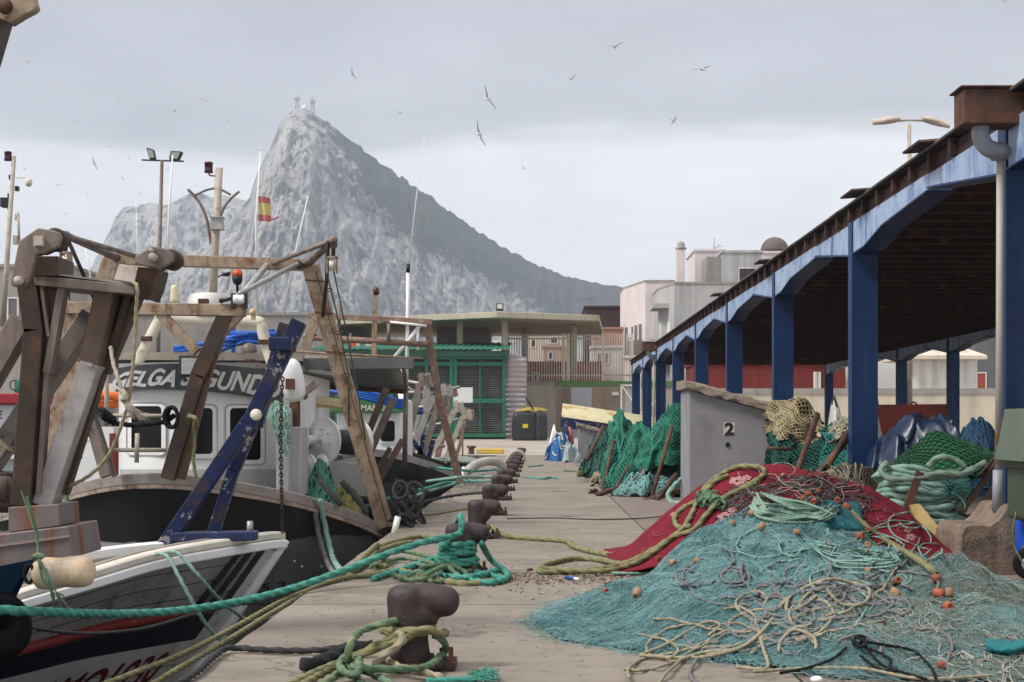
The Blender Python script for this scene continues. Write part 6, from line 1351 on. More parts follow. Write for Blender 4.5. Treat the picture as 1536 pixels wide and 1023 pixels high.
mb = MB(); mb.grid(lambda u, v: hit(lerp(1228,1290,u)+8*v, lerp(750,792,v)+6*u, .03), 10, 8); tag(mb.build('teal_cloth', mat('teal_fine_net', (.008,.11,.13), .8, .3, 14, 0, .5, 60), solid=.006), 'dark teal fold of fine net between the rope coil and the orange floats', 'net')
for (col, m_, N_, x0, x1, y0, y1, r, lab) in (('cream','rope_cream',14,1040,1310,885,985,.0095,'tangled cream ropes lying over the front of the turquoise net'),('grey','rope_grey',34,1070,1340,862,965,.0105,'tangled grey ropes lying over the middle of the turquoise net')):
    mb = MB()
    for k in range(N_): mb.rope(wander(U(x0,x1), U(y0,y1), U(9,22), 0, .036, step=13 if col == 'cream' else 11, cur=U(-.3,.3), ang=U(-.8,-.1)+(PI if rnd.random()<.45 else 0)), r, k=6, n=7)
    if col == 'cream':
        mb.rope([hit(*q, .03) for q in ((960,983),(1000,968),(1055,934),(1080,938),(1062,955))], .010, n=7); mb.rope([hit(*q, .03) for q in ((960,983),(1030,987),(1080,982),(1130,960),(1185,900),(1240,870),(1280,878),(1304,885),(1296,905),(1262,908),(1240,888))], .0115, n=7); mb.rope([hit(*q, .03) for q in ((1020,990),(1060,980),(1110,972),(1150,940),(1175,905),(1182,900),(1180,915),(1200,912),(1225,895))], .0115, n=7)
        mb.rope([hit(*q, .03) for q in ((1168,980),(1172,962),(1192,945),(1220,958),(1224,975))], .011, n=7); mb.rope([hit(*q, .03) for q in ((1105,1000),(1150,1003),(1145,975),(1140,958))], .012, n=7); mb.rope([hit(*q, .025) for q in ((1130,1008),(1200,1003),(1290,1006),(1380,1018),(1480,1016))], .010, n=7)
    tag(mb.build('rope_tangle', M[m_]), lab, 'rope')
mb = MB()
for k in range(16): mb.rope(wander(U(1180,1400), U(800,880), U(10,22), 0, .022, step=12, ang=U(-.4,.5)+(PI if rnd.random()<.4 else 0), cur=U(-.25,.25)), .008, k=6, n=6)
for k in range(7): mb.rope([hit(1205+k*4,812+k*3,.02), hit(1250,820+k*5,.03), hit(1300,828+k*4,.03), hit(1330+k*3,836+k*2,.03), hit(1326+k*3,828+k,.03)], .007, n=6)
tag(mb.build('rope_tangle', M['rope_pale_teal']), 'pale green float lines looping over the right slope of the turquoise net', 'rope')
mb = MB()
for k in range(30): mb.rope(wander(U(1440,1540), U(975,1010), U(6,14), 0, .02, step=9), .0055, k=5, n=5)
for k in range(70): mb.tube(spline(wander(U(1190,1450), U(905,960), U(6,12), 0, .015, step=8, cur=U(-.6,.6)), 3), .0035, 4)
tag(mb.build('fine_tangle', mat('pale_grey_twine', (.33,.31,.27), .85, .3, 9)), 'pale grey twine tangled over the lower right of the net', 'twine')
rope_thing([[hit(*q, .03) for q in ((1290,966),(1330,968),(1370,978),(1395,1000),(1404,1018))], [hit(*q, .03) for q in ((1296,972),(1320,995),(1342,1008),(1318,1004),(1290,985))], [hit(*q, .03) for q in ((1305,975),(1335,992),(1338,1003),(1390,1020))], [hit(*q, .03) for q in ((1170,1010),(1215,1003),(1250,990),(1270,975))], [hit(*q, .04) for q in ((1278,962),(1290,970),(1298,960),(1286,958),(1280,968),(1296,972))], [hit(*q, .06) for q in ((1284,958),(1300,966),(1290,974),(1282,964))]], 'black', 'thin black rope with a knotted clump on the front of the net', .0085, n=7)
rope_thing([[hit(1278,768,.04), hit(1300,790,.04), hit(1330,812,.04), hit(1360,830,.04), hit(1385,845,.04), hit(1405,862,.03)]], 'rope_olive', 'olive rope running down the right side of the carpet from the orange floats', .026)
mb = MB(); mb.grid(lambda u, v: hit(lerp(1478,1575,u), lerp(958,978,v)+6*math.sin(u*5), .02+.05*math.sin(PI*v)), 20, 8); tag(mb.build('teal_cloth', mat('bright_teal_net', (.012,.17,.18), .8, .3, 20, 0, .6, 70)), 'bright teal bundle of net at the lower right corner', 'net')
for (px, py, s, k) in ((1213,742,1.0,0),(1205,748,1.1,0),(1222,755,1.1,1),(1228,737,.95,0),(1257,752,1.2,1),(1270,761,1.1,1),(1160,748,.8,2),(1203,772,.9,0),(1216,714,.85,0),(1175,712,.7,2),(1290,806,1.15,1),(1302,820,1.05,2),(1300,798,.9,1),(1345,874,1.0,0),(1343,892,1.0,2),(1408,893,1.1,1),(1422,912,1.15,1),(1424,893,.95,2),(1405,871,.85,0),(988,843,.85,0),(1009,846,.9,2),(1045,842,.8,2),(908,886,.7,0),(956,891,1.05,2),(1100,785,.8,2),(1128,771,.9,2),(1143,792,1.0,2),(1195,800,.9,2),(1302,856,.8,2),(1412,1000,.8,0),(1434,861,.9,0),(1466,850,.9,2)):
    p = hit(px, py+3, .015) if not (py > 845 and px > 1425) else G(px, py+6, .03); mb = MB(); r = .037*s; ax = V((U(-1,1), U(-1,.2), U(-.3,.5))); r *= U(.82,1.05)
    mb.lathe([(r*.3,-r*.7),(r*.36,-r*1.05),(r*.75,-r*1.0),(r*.93,-r*.5),(r*.97,0),(r*.93,r*.5),(r*.75,r*1.0),(r*.36,r*1.05),(r*.3,r*.7)], p+V((0,0,r*.6)), ax, 16)
    mb.build('float', [M['orange'], mat('rust_float', (.36,.085,.045), .6, .3, 14, 0, .2) , M.setdefault('ft', mat('faded_float', (.33,.19,.11), .7, .3, 14, 0, .2))][k], nt)
# olive ropes on the left of the carpet
def ch(px, py, o_=.035): return chit(px, py, o_) or hit(px, py, o_)
rope_thing([[gp(948,833,.05), ch(940,846), gp(900,840,.03), gp(860,838,.03), gp(822,846,.03), gp(808,856,.03), gp(830,858,.03), gp(880,856,.03), gp(920,850,.04), ch(960,836), ch(1000,812), ch(1024,794), ch(1034,778), ch(1052,745), ch(1074,722), ch(1092,714)],
    [gp(812,852,.06), gp(860,856,.05), gp(910,856,.05), ch(950,846), ch(985,825), ch(1010,805), ch(1040,795), ch(1060,772), ch(1085,748), ch(1110,736), ch(1135,726)], [ch(1048,750), ch(1060,730), ch(1085,710), ch(1110,700,.05), ch(1140,702,.06), ch(1146,712), ch(1132,722), ch(1110,733)], [ch(1036,790), ch(1018,792), ch(1012,776), ch(1026,762), ch(1046,752)]], 'rope_olive', 'olive rope looping up over the dark red carpet', .027, n=10)
mb = MB()
for k in range(30): c = ch(1066+U(-16,16), 750-U(-8,8)+0, .06); mb.tube([c+V((U(.04,.06)*math.cos(a+k), .04*math.sin(a*2), .045*math.sin(a+k))) for a in [i*PI/5 for i in range(10)]], .012, 6, closed=True)
tag(mb.build('rope_knot', M['rope_green']), 'frayed green knot on the olive rope over the carpet', 'knot')
rope_thing([[ch(1075,790,.03), ch(1040,806,.03), ch(1018,828,.03), ch(1000,850,.03), gp(985,858,.03), gp(940,860,.03), gp(905,858,.03)], [gp(893,892,.02), gp(905,882,.03), gp(930,884,.03), gp(940,889,.03)]], 'rope_pale_teal', 'pale green rope at the foot of the carpet beside the net', .013)
# ------------------------------------------------------------------ huts
def hut(name, label, px0n, Yn, w_, d_, hl, hr, mt, num=False, ov=.28):
    x0 = (px0n-CX)/F*Yn; t = thing(name, label, 'hut', (x0+w_/2, Yn, 0))
    mb = MB(); mb.prism([V((x0,Yn,-.03)), V((x0+w_,Yn,-.03)), V((x0+w_,Yn,hr)), V((x0,Yn,hl))], (0,d_,0)); mb.build('wall', mt, t, fix=True, bevel=.025)
    sl = (hr-hl)/w_; mb = MB(); 
    def rfn(u, v):
        x = x0-.10+(w_+.10+ov)*u; zc = hl+sl*(x-x0); a = v*2*PI
        yy = Yn-.10+(d_+.2)*(.5+.5*math.cos(a)*1.0) if False else 0
        return V((x, yy, zc))
    n1 = 40; top = []; 
    g = MB(); 
    for i in range(n1+1):
        x = x0-.08+(w_+.08+ov)*i/n1; z = hl+sl*(x-x0)
        for (yy, dz) in ((Yn-.12,.002),(Yn-.14,.05),(Yn-.13,.13),(Yn-.10,.17),(Yn+d_+.1,.18),(Yn+d_+.1,.002)):
            q = V((x, yy, z+dz)); q += V((.3,1,1))*noise.noise(V((x*6, yy*6, dz*30)))*.028*(1 if yy < Yn else .2); g.v.append(q)
    for i in range(n1):
        for j in range(6): g.f.append([i*6+j, i*6+(j+1)%6, i*6+6+(j+1)%6, i*6+6+j]); g.m.append(0); g.sm.append(False)
    g.f.append([0,1,2,3,4,5]); g.f.append([n1*6+5-j for j in range(6)]); g.m += [0,0]; g.sm += [False,False]
    g.build('roof', M['hut_roof'], t)
    return t, x0
M['hut_wall'] = mat('lilac_grey_render', (.285,.275,.295), .85, .14, 1.6, 0, .25, 28, stain=((.20,.19,.195), 1.4, .52, .72), fine=.15, streak=((.22,.21,.22), 3, .55, .8))
M['hut_roof'] = mat('crumbling_concrete_edge', (.36,.30,.235), .95, .3, 5, 0, .9, 30, stain=((.16,.12,.09), 5, .5, .65), fine=.3)
t, x0 = hut('concrete_hut', 'grey concrete hut with the stencilled number 2 and a sloping slab roof', 1033, 32.2, 1.60, 1.8, 2.22, 1.79, M['hut_wall'], ov=.36)
def q2(px, py, d): return P(px, py, 32.2-d)
mb = MB(); mb.add([q2(1086,633.5,.006), q2(1102.5,634,.006), q2(1101.5,653.5,.006), q2(1085,653,.006)], [(0,1,2,3)]); pl = mb.build('number_plate', M['cream_wall'], t)
vs, fs = text_geo('2', 0, .045); mb = MB(); mb.add([q2(lerp(1086.8,1101.2,x), lerp(653.0,633.8,y), .010) for x, y in vs], fs); mb.build('number_lettering', M['lamp_black'], pl)
mb = MB(); mb.lathe([(.045,0),(.045,.02),(.03,.022),(.03,.004),(.001,.003)], q2(1091.5,667,0), (0,-1,0), 16); mb.build('lock', M['lamp_black'], t)
hut('concrete_hut', 'small plain grey hut far along the quay beside the green nets', 868, 74, 1.10, 1.2, 1.5, 1.2, M['hut_wall'], ov=.25)
# ------------------------------------------------------------------ draped trawl nets
def sheet(top, bot, fold, amp, seed, k=6):
    A, B_ = curve_fn([P(*q) for q in top], k), curve_fn([P(*q) for q in bot], k)
    def f(u, v):
        p = A(u).lerp(B_(u), v); w_ = .25+.75*v
        q_ = V((u*fold*1.6, v*4.5, seed)); p = p+V((amp*.4*noise.noise(q_+V((3,0,0)))+amp*.15*noise.noise(q_*2.7), amp*1.0*ridged(q_*.6, 2)*w_*.5, amp*.4*noise.noise(q_*1.4+V((0,5,0)))))
        p = p+V((amp*.5*noise.noise(V((u*fold, v*2.5, seed+3))), amp*w_*(math.sin(u*fold*2*PI/2+2*noise.noise(V((u*3, v*2, seed))))+.8*noise.noise(V((u*fold*1.3, v*3, seed+8)))), amp*.3*noise.noise(V((u*4, v*4, seed+5)))))
        return p
    return f
def draped_net(label, f, base, strand, nu, nv, r, group=None, cells=None, parent=None, hole=True):
    t = thing('fishing_net', label, 'net', f(.5, 1), group)
    mb = MB(); mb.grid(f, nu*2, nv*2); mb.build('net_cloth', base, t)
    mb = MB(); c = cells or 26
    for s in (1, -1):
        for k in range(-c, c*2):
            pts = []
            for i in range(25):
                v = i/24; u = (k+s*v*c*.8)/c
                if 0 <= u <= 1: pts.append(f(u, v)+V((0,-.02,.012))+V((noise.noise(V((u*40,v*40,k)))*.015, 0, noise.noise(V((u*40,v*40,k+9)))*.015)))
                elif len(pts) > 1: break
            if len(pts) > 1: mb.tube(pts, r, 4, cap=False)
    mb.build('mesh_strands', strand, t); return t
def netting(name, a, b, scale=9): return mat(name, a, .9, .55, scale, 0, .9, 35, stain=(b, scale*1.7, .45, .62), spec=.1)
ng = netting('green_trawl_net', (.008,.078,.054), (.004,.03,.022), 5); ng2 = netting('dark_green_trawl_net', (.004,.034,.027), (.002,.012,.011), 6); ns = mat('green_twine', (.022,.17,.115), .8, .35, 4, 0, 0); ns2 = mat('dark_green_twine', (.008,.07,.052), .8, .35, 4, 0, 0); nt_ = mat('tan_twine', (.34,.28,.16), .85, .3, 4, 0, 0); nd = netting('dark_debris_net', (.03,.035,.028), (.012,.014,.012), 5)
draped_net('green trawl net draped in a tall peak, leftmost beside the slab', sheet([(912,640,41),(921,626,40.5),(930,617,40),(938,624,40),(950,640,40)], [(900,730,38.5),(912,727,38),(922,725,38),(936,718,38.2),(952,690,39)], 5, .22, 1), ng, ns, 36, 30, .016, 'green trawl nets beside the quay slab', 22)
draped_net('green trawl net hanging in a broad fold right of the first peak', sheet([(944,640,39.5),(955,634,39.3),(968,637,39),(975,650,38.8)], [(906,735,37.5),(930,732,37.2),(955,712,37.4),(972,690,38)], 4, .2, 2), ng, ns, 30, 30, .016, 'green trawl nets beside the quay slab', 20)
draped_net('green trawl net spread between two poles against the numbered hut', sheet([(970,655,37.5),(990,630,37),(1003,609,36.5),(1024,606,36.2)], [(946,700,37),(968,705,36.3),(995,698,36),(1024,700,36)], 4, .2, 3), ng, ns, 34, 26, .015, 'green trawl nets beside the quay slab', 24)
draped_net('dark green trawl net hanging behind the poles against the hut', sheet([(985,640,38),(1005,625,38),(1030,620,37.6)], [(965,745,36.6),(1000,748,36),(1030,752,35.4)], 4, .25, 4), ng2, ns2, 34, 30, .014, 'green trawl nets beside the quay slab', 26)
draped_net('dark green net sagging beyond the first peak by the small grey hut', sheet([(896,655,50),(905,645,50),(915,640,50)], [(868,705,46),(885,715,44),(905,722,42)], 4, .25, 6), ng2, ns2, 20, 20, .018, 'green trawl nets beside the quay slab', 16)
for a, b, Ya, Yb, r in (((920,660),(904,740),39,38,.045),((948,690),(918,742),38,36.5,.035),((925,650),(906,728),40,39,.045),((1008,640),(976,752),36,35,.045),((1022,735),(966,752),34.8,34.6,.06),((1014,712),(980,758),35,34,.05),((958,722),(896,742),37,36,.06),((905,640),(880,690),48,46,.06)): tag(MB().tube([P(*a, Ya), P(*b, Yb)], r, 7).build('net_pole', M['rust']), 'rusty pole leaning through the green trawl nets', 'pole', 'rusty poles in the green nets')
def heap(label, cat, name, rect, Yc, hz, m, seed, strands=None, nstr=0, r=.02, group=None, nu=40, nv=24, crumple=.25, depth=None):
    (px0, px1, pyt) = rect; a, b = P(px0, 0, Yc).x, P(px1, 0, Yc).x; ztop = P(0, pyt, Yc).z; d = depth or (b-a)*.5
    def f(u, v):
        x = lerp(a, b, u); w_ = math.sin(PI*u)**.6; th = PI*v; y = Yc-math.cos(th)*d*w_*.9; z = hz+(ztop-hz)*w_*math.sin(th)**.7
        q = V((x*1.7, y*1.7, seed)); k = crumple
        return V((x+k*.5*noise.noise(q*1.3), y+k*noise.noise(q*1.7+V((5,0,0))), max(hz, z+k*noise.noise(q*2.1+V((0,7,0)))*w_+k*.5*noise.noise(q*5)*w_)))
    t = thing(name, label, cat, (lerp(a,b,.5), Yc, hz), group); mb = MB(); mb.grid(f, nu, nv); mb.build('heap_cloth', m, t)
    if strands:
        mb = MB()
        for k in range(nstr):
            u, v, a_ = U(.03,.97), U(.02,.62), U(0,6.3); pts = []; c = U(-.6,.6)
            for i in range(7):
                pts.append(f(min(.99,max(.01,u)), min(.95,max(.01,v)))+V((0,-.012,.02))); u += .03*math.cos(a_); v += .04*math.sin(a_); a_ += c*.6
            mb.tube(spline(pts, 2), r*U(.6,1.3), 4, cap=False)
        mb.build('loose_strands', strands, t)
    return t, f
heap('low heap of grey and pink netting on the ground before the green nets', 'net', 'net_heap', (922,1030,716), 36.4, -.02, netting('grey_pink_net', (.13,.115,.11), (.05,.05,.045), 6), 3.3, mat('teal_strands', (.16,.33,.31), .8, .3, 5, 0, 0), 260, .012)
heap('small heap of olive rope at the slab edge by the small grey hut', 'rope', 'rope_heap', (868,904,692), 50, -.02, nd, 2.2, M['rope_olive'], 130, .035)
heap('olive rope coils at the edge of the slab below the nearest green net', 'rope', 'rope_heap', (886,912,716), 42, -.02, nd, 7.2, M['rope_tan'], 60, .03)
mb = MB(); mb.rope([P(1023,718,34), P(1012,728,33.6), P(1002,742,33.4), P(1006,752,33.2), P(1020,755,33)], .045); tag(mb.build('rope', M['rope_pale_teal']), 'pale teal rope looped against the foot of the numbered hut', 'rope')
rope_thing([[gp(846,706,.03), gp(866,707,.03), gp(885,712,.04), gp(905,716,.05)]], 'rope_green', 'green line lying over the slab edge near the olive rope heap', .03)
mb = MB(); mb.obox(gp(891,737,.05), (.16,.05,0), (-.03,.1,0), (0,0,.09)); mb.tube([gp(884,739,.05), gp(893,734,.1)], .03, 6); tag(mb.build('iron_shackle', M['chain']), 'small dark iron shackle lying at the slab edge', 'shackle')
# blue and white tarpaulins and overturned boat in the distance
heap('blue tarpaulin heap beside the small far hut', 'tarpaulin', 'tarpaulin', (818,866,652), 73, .0, mat('blue_tarp', (.015,.11,.30), .5, .3, 3, 0, .2), 4.4, mat('white_cord', (.6,.58,.5), .7, .2, 4), 20, .03, crumple=.4)
heap('pale grey green sheet heap in front of the blue tarpaulin', 'tarpaulin', 'tarpaulin', (843,872,664), 70, .0, mat('grey_green_sheet', (.30,.37,.36), .6, .25, 3, 0, .2), 6.4, crumple=.35)
heap('dark navy bundle on top of the blue tarpaulin heap', 'bundle', 'bundle', (838,856,637), 74, .4, M['navy'], 8.8, crumple=.2)
heap('white plastic sheet hanging left of the navy bundle', 'sheet', 'plastic_sheet', (822,842,644), 75, .0, M['white_clean'], 9.8, crumple=.4)
heap('pink bag on the blue tarpaulin heap', 'bag', 'bag', (848,862,639), 74.5, .6, mat('pink_bag', (.55,.16,.17), .6, .2, 3), 3.9, crumple=.15)
t = thing('overturned_boat', 'overturned pale yellow boat with navy side beside the far columns', 'boat', P(900,650,82))
def ob(u, v):
    px = lerp(842, 985, u); top = lerp(605, 626, u); a = v*PI*.5
    return P(px+2*math.sin(a), lerp(top+20, top, math.sin(a)), 80+4*(1-math.cos(a))+0*u)
mb = MB(); mb.grid(ob, 20, 8); mb.build('hull', mat('pale_yellow_paint', (.62,.55,.33), .55, .15, .9, 0, .15, 12, stain=((.45,.30,.06), .9, .54, .62), chips=((.35,.25,.12), 2.5, .62, .68)), t)
mb = MB(); mb.grid(lambda u, v: P(lerp(841,985,u), lerp(lerp(625,646,u), lerp(641,662,u), v), 79.9-.0*v), 8, 2); mb.grid(lambda u, v: P(841,625+16*v,79.9)+V((0,4*u,.3*u)), 2, 2); mb.build('gunwale', M['navy'], t)
# black tank, yellow kerb
t = thing('tank', 'black ribbed plastic tank beside the lilac sheet wall', 'tank', P(795,660,117)); mb = MB()
z0, z1 = P(0,660,117).z, P(0,616,117).z
for (xa, xb) in ((768,806),(803,821)):
    A, B_ = P(xa,0,117).x, P(xb,0,117).x
    def tk(u, v):
        a = u*2*PI; c, s_ = math.cos(a), math.sin(a); e = .35; w_ = interp(v, [0,.05,.6,.85,.95,1], [.97,1,1,.93,.8,.0]); rib = 1+(.02 if math.sin(u*2*PI*14) > .2 and .08 < v < .75 else 0)
        return V(((A+B_)/2+(B_-A)/2*w_*rib*math.copysign(abs(c)**e, c), 117.6+.9*w_*rib*math.copysign(abs(s_)**e, s_), lerp(z0, z1, min(v,1))))
    mb.grid(tk, 84, 14)
mb.build('body', mat('black_plastic', (.022,.026,.029), .4, .3, 2, 0, .05), t)
mb = MB(); blk(mb, 784, 636, 792, 642, 116.6, .1); mb.build('label_plate', mat('yellow_label', (.6,.45,.03), .5, .1, 3), t)
heap('yellow sheet thrown over the top of the black tank', 'sheet', 'plastic_sheet', (772,824,611), 117.6, P(0,617,117).z, mat('yellow_sheet', (.30,.23,.04), .5, .3, 2), 1.9, crumple=.12, depth=.7)
tag(MB().tube([P(789,597,116), P(800,614,116.5)], .06, 6).build('pole', M['lamp_black']), 'thin dark pole leaning out of the black tank', 'pole')
t = tag(MB().box((P(714,0,91).x, 91, 0.0), (P(756,0,91).x, 91.4, .30)).build('kerb_block', mat('yellow_kerb_paint', (.55,.38,.035), .6, .2, 1.5, 0, .15, stain=((.42,.36,.26), 1.6, .52, .62)), bevel=.05), 'faded yellow painted kerb block at the basin end', 'kerb')
t = thing('mooring_bollard', 'small rusty bollard beside the yellow kerb block', 'bollard', P(707,682,90), 'iron bollards along the quay edge'); c = V((P(707,0,90).x, 90, 0)); mb = MB(); mb.lathe([(.22,0),(.16,.06),(.15,.3),(.24,.36),(.26,.44),(.2,.47),(.001,.48)], c, (0,0,1), 16); mb.build('post', M['rust'], t)
# ------------------------------------------------------------------ gear under the shed
draped_net('coarse tan net draped over the slab end of the numbered hut', sheet([(1150,612,32.4),(1172,600,31.5),(1200,600,31),(1222,612,31),(1238,636,31)], [(1150,650,31.6),(1172,658,30.6),(1198,668,30.2),(1212,672,30.2),(1226,668,30.4)], 3, .22, 12), nd, nt_, 30, 16, .013, None, 20)
draped_net('dark green net hanging below the coarse tan net behind the carpet', sheet([(1150,648,31.4),(1180,655,30.6),(1205,664,30.4),(1240,640,30.4)], [(1150,740,29),(1185,750,28),(1225,755,27.6),(1262,735,28)], 4, .3, 14), ng2, ns2, 36, 26, .012, None, 26)
draped_net('teal green net bulging beneath the short tan rope collar', sheet([(1240,648,28.5),(1260,634,28),(1290,636,27.8),(1318,656,27.6),(1332,676,27.4)], [(1232,735,26.6),(1262,748,25.6),(1292,752,25.3),(1318,740,25.4),(1340,716,25.8)], 3, .35, 15), netting('teal_green_trawl_net', (.008,.085,.072), (.004,.035,.03), 4), mat('teal_twine', (.012,.15,.125), .8, .3, 4, 0, 0), 36, 26, .012, None, 24)
draped_net('pale tan and teal net collar along the leaning rusty rod', sheet([(1243,640,27.9),(1262,628,27.5),(1282,628,27.3),(1292,634,27.2)], [(1250,668,27.4),(1266,652,27),(1280,642,26.9),(1292,640,26.9)], 4, .18, 16), netting('tan_net', (.20,.18,.12), (.03,.08,.06), 6), mat('pale_tan_twine', (.36,.33,.24), .85, .3, 4, 0, 0), 20, 10, .011, None, 14)
for a, b, Ya, Yb, r in (((1226,622),(1184,742),29.8,27,.055),((1286,640),(1205,738),26.6,25.6,.06),((1192,706),(1150,708),29,29,.03),((1190,674),(1150,672),29.6,29.6,.03),((1272,648),(1222,735),26.4,25.4,.05)): tag(MB().tube([P(*a, Ya), P(*b, Yb)], r, 7).build('iron_rod', M['rust']), 'rusty iron rod leaning among the dark nets behind the carpet', 'rod', 'rusty rods behind the carpet')
heap('heap of brown and grey net scraps under the leaning rods', 'net', 'net_heap', (1196,1345,700), 24.6, -.02, nd, 5.5, mat('scrap_twine', (.20,.17,.12), .85, .4, 5), 260, .011, crumple=.3)
heap('crumpled pale plastic bag behind the tan net by the second column', 'bag', 'plastic_bag', (1234,1270,600), 33, .8, mat('pale_plastic', (.52,.50,.47), .4, .25, 4, 0, .2), 7.5, M['lamp_black'], 8, .02, crumple=.3)
heap('grey plaster sheet leaning right of the second column', 'sheet', 'plastic_sheet', (1300,1325,596), 34, .0, M['grey_render'], 8.5, crumple=.25)
t = thing('steel_plate', 'dark red steel plate standing behind the navy tarpaulin', 'plate', P(1368,700,28)); mb = MB(); mb.prism([P(1314,607,28), P(1420,606,28), P(1418,720,28), P(1340,720,28)], (0,.06,0)); mb.build('plate', mat('red_oxide', (.13,.018,.012), .6, .2, 2, 0, .1), t, fix=True); mb = MB(); mb.tube(spline([P(1366,607,28.03), P(1370,603,28.03), P(1376,607,28.03)], 5), .015, 6); mb.build('lifting_eye', M['rust'], t)
heap('navy blue tarpaulin crumpled over the gear pile', 'tarpaulin', 'tarpaulin', (1296,1465,626), 25.5, .55, mat('navy_tarp', (.012,.024,.06), .38, .3, 3, 0, .12, 12, spec=.6), 11.5, crumple=.34, nu=70, nv=40, depth=1.0)
heap('dark blue netting heaped beside the near column', 'net', 'net_heap', (1425,1512,628), 23.5, .5, netting('blue_net', (.008,.03,.065), (.004,.012,.026), 6), 12.5, mat('blue_twine', (.015,.055,.11), .8, .3, 4), 300, .010, crumple=.22, depth=.7)
def gb(u, v):
    A = [(1330,700,21.6),(1352,682,21.8),(1378,662,22),(1400,648,22.1),(1425,652,22.1),(1460,668,22),(1500,684,21.8)]
    B_ = [(1335,712,20.9),(1360,716,20.6),(1385,720,20.4),(1405,726,20.3),(1440,724,20.4),(1470,716,20.6),(1500,704,20.9)]
    p = curve_fn([P(*q) for q in A], 6)(u).lerp(curve_fn([P(*q) for q in B_], 6)(u), v); p.y -= .22*math.sin(PI*v)*math.sin(PI*u)+.07*math.sin(u*9+v*2); p.z += .05*math.sin(PI*v)*math.sin(u*PI); return p
draped_net('bright green net bag stretched over the top of the rope stack', gb, mat('bright_green_sheet', (.008,.115,.045), .5, .35, 2.5, 0, .15, 20, spec=.5), mat('green_mesh', (.012,.07,.028), .7, .3, 4), 40, 20, .010, None, 13)
# stack of pale teal rope
mb = MB(); st = thing('rope_stack', 'large stack of pale teal rope coils under the bright green net bag', 'rope', P(1390,800,20.5))
for k in range(26):
    y0 = 702+k*3.5; l = 1312+U(0,14)-(k*.3); r_ = 1460-U(0,26)-k*.7; Yq = 20.6-.01*k+U(-.12,.05)
    mb.rope([P(l+8,y0+6+U(-3,3),Yq+.1), P(l,y0+2,Yq-.05), P(l+18,y0-1+U(-3,3),Yq-.16), P(lerp(l,r_,.35),y0+2+U(-4,4),Yq-.24), P(lerp(l,r_,.65),y0+6+U(-4,4),Yq-.24), P(r_-12,y0+5+U(-5,5),Yq-.18), P(r_,y0+3+U(-5,5),Yq)], .034, k=8, n=9)
mb.build('coils', M['rope_pale_teal'], st)
mb = MB(); mb.rope([P(1330,694,20.3), P(1322,706,20.2), P(1335,718,20.1), P(1370,718,20.05), P(1410,710,20.05), P(1440,712,20.1), P(1462,702,20.2), P(1478,694,20.3)], .036, n=10); mb.rope([P(1392,700,20.2), P(1404,688,20.2), P(1424,686,20.2), P(1448,700,20.2)], .034, n=10); mb.build('top_coil', mat('sage_grey_rope', (.22,.31,.245), .8, .25, 9, 0, .35, 160, fine=.3), st)
mb = MB()
for k in range(220):
    a = P(1425+U(-4,4), 733+U(-3,3), 20.2); b = P(1425+U(-16,34), 733+U(-16,14), 20.15+U(-.1,.1)); mb.tube([a, (a+b)/2+V((0,-.03,U(-.02,.03))), b], .004, 3)
mb.tube(spline([P(1428,738,20.1), P(1442,748,20.1), P(1448,760,20.1), P(1440,770,20.1)], 4), .012, 6); mb.build('frayed_end', mat('frayed_teal', (.09,.28,.24), .85, .3, 9), st)
mb = MB(); mb.beam(P(1380,708,20.05), P(1358,768,20.0), .09, .06); mb.build('lashing_strap', mat('brown_strap', (.10,.045,.03), .8, .3, 5), st)
heap('dark jumble of gear beneath the rope stack', 'gear', 'gear_pile', (1330,1500,765), 20.9, -.02, mat('dark_gear', (.02,.018,.018), .8, .4, 4, 0, .6), 13.5, M['rope_dark'], 120, .018, crumple=.25, depth=.6)
for a, b, w_ in ((P(1500,690,20.4), P(1440,770,20.1), .07), (P(1502,712,20.3), P(1462,775,20.2), .06), (P(1470,715,20.3), P(1500,680,20.6), .05)): tag(MB().beam(a, b, w_, w_).build('iron_rod', M['steel_dark']), 'dark iron rod propped at the right end of the rope stack', 'rod', 'dark iron rods by the rope stack')
tag(MB().prism([P(1366,758,19.9), P(1380,756,19.9), P(1412,795,19.6), P(1404,804,19.6), P(1372,778,19.8)], (0,.25,0)).build('board', mat('mustard_board', (.36,.26,.10), .8, .2, 4, 0, .2), fix=True), 'mustard yellow board leaning behind the carpet end', 'board')
heap('pale stone lump between the carpet fringe and the column footing', 'stone', 'stone', (1398,1436,796), 19.0, -.02, M['conc_pale'], 15.5, crumple=.12)
# ------------------------------------------------------------------ bin and blue drum
bn_ = thing('waste_bin', 'grey green wheeled waste bin cropped by the right edge', 'bin', (5.0, 15.9, 0))
mg = mat('grey_green_plastic', (.055,.075,.046), .45, .15, 3, 0, .05, 30, stain=((.055,.075,.045), 3, .5, .7)); ml = mat('pale_grey_green_lid', (.10,.125,.085), .45, .12, 3, 0, .05)
mb = MB(); y0, y1 = 15.55, 16.45
mb.prism([V((4.64,y0,.62)), V((4.94,y0,.50)), V((4.76,y0,.30)), V((4.94,y0,.22)), V((5.64,y0,.22)), V((5.86,y0,1.42)), V((4.94,y0,1.42)), V((4.64,y0,1.1))], (0,y1-y0,0)); mb.build('body', mg, bn_, fix=True, bevel=.02, seg=2)
mb = MB(); mb.prism([P(1534,693,15.5), P(1566,697,15.5), P(1590,640,15.5), P(1640,615,15.5), P(1550,612,15.5)], (0,.95,0)); mb.build('lid', ml, bn_, fix=True, bevel=.01, seg=2)
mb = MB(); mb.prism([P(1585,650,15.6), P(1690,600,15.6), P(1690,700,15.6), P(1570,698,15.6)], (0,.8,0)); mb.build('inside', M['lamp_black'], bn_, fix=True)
mb = MB(); mb.box((4.60,y0-.04,1.10), (4.72,y1+.04,1.2)); mb.build('rim', mg, bn_, bevel=.012)
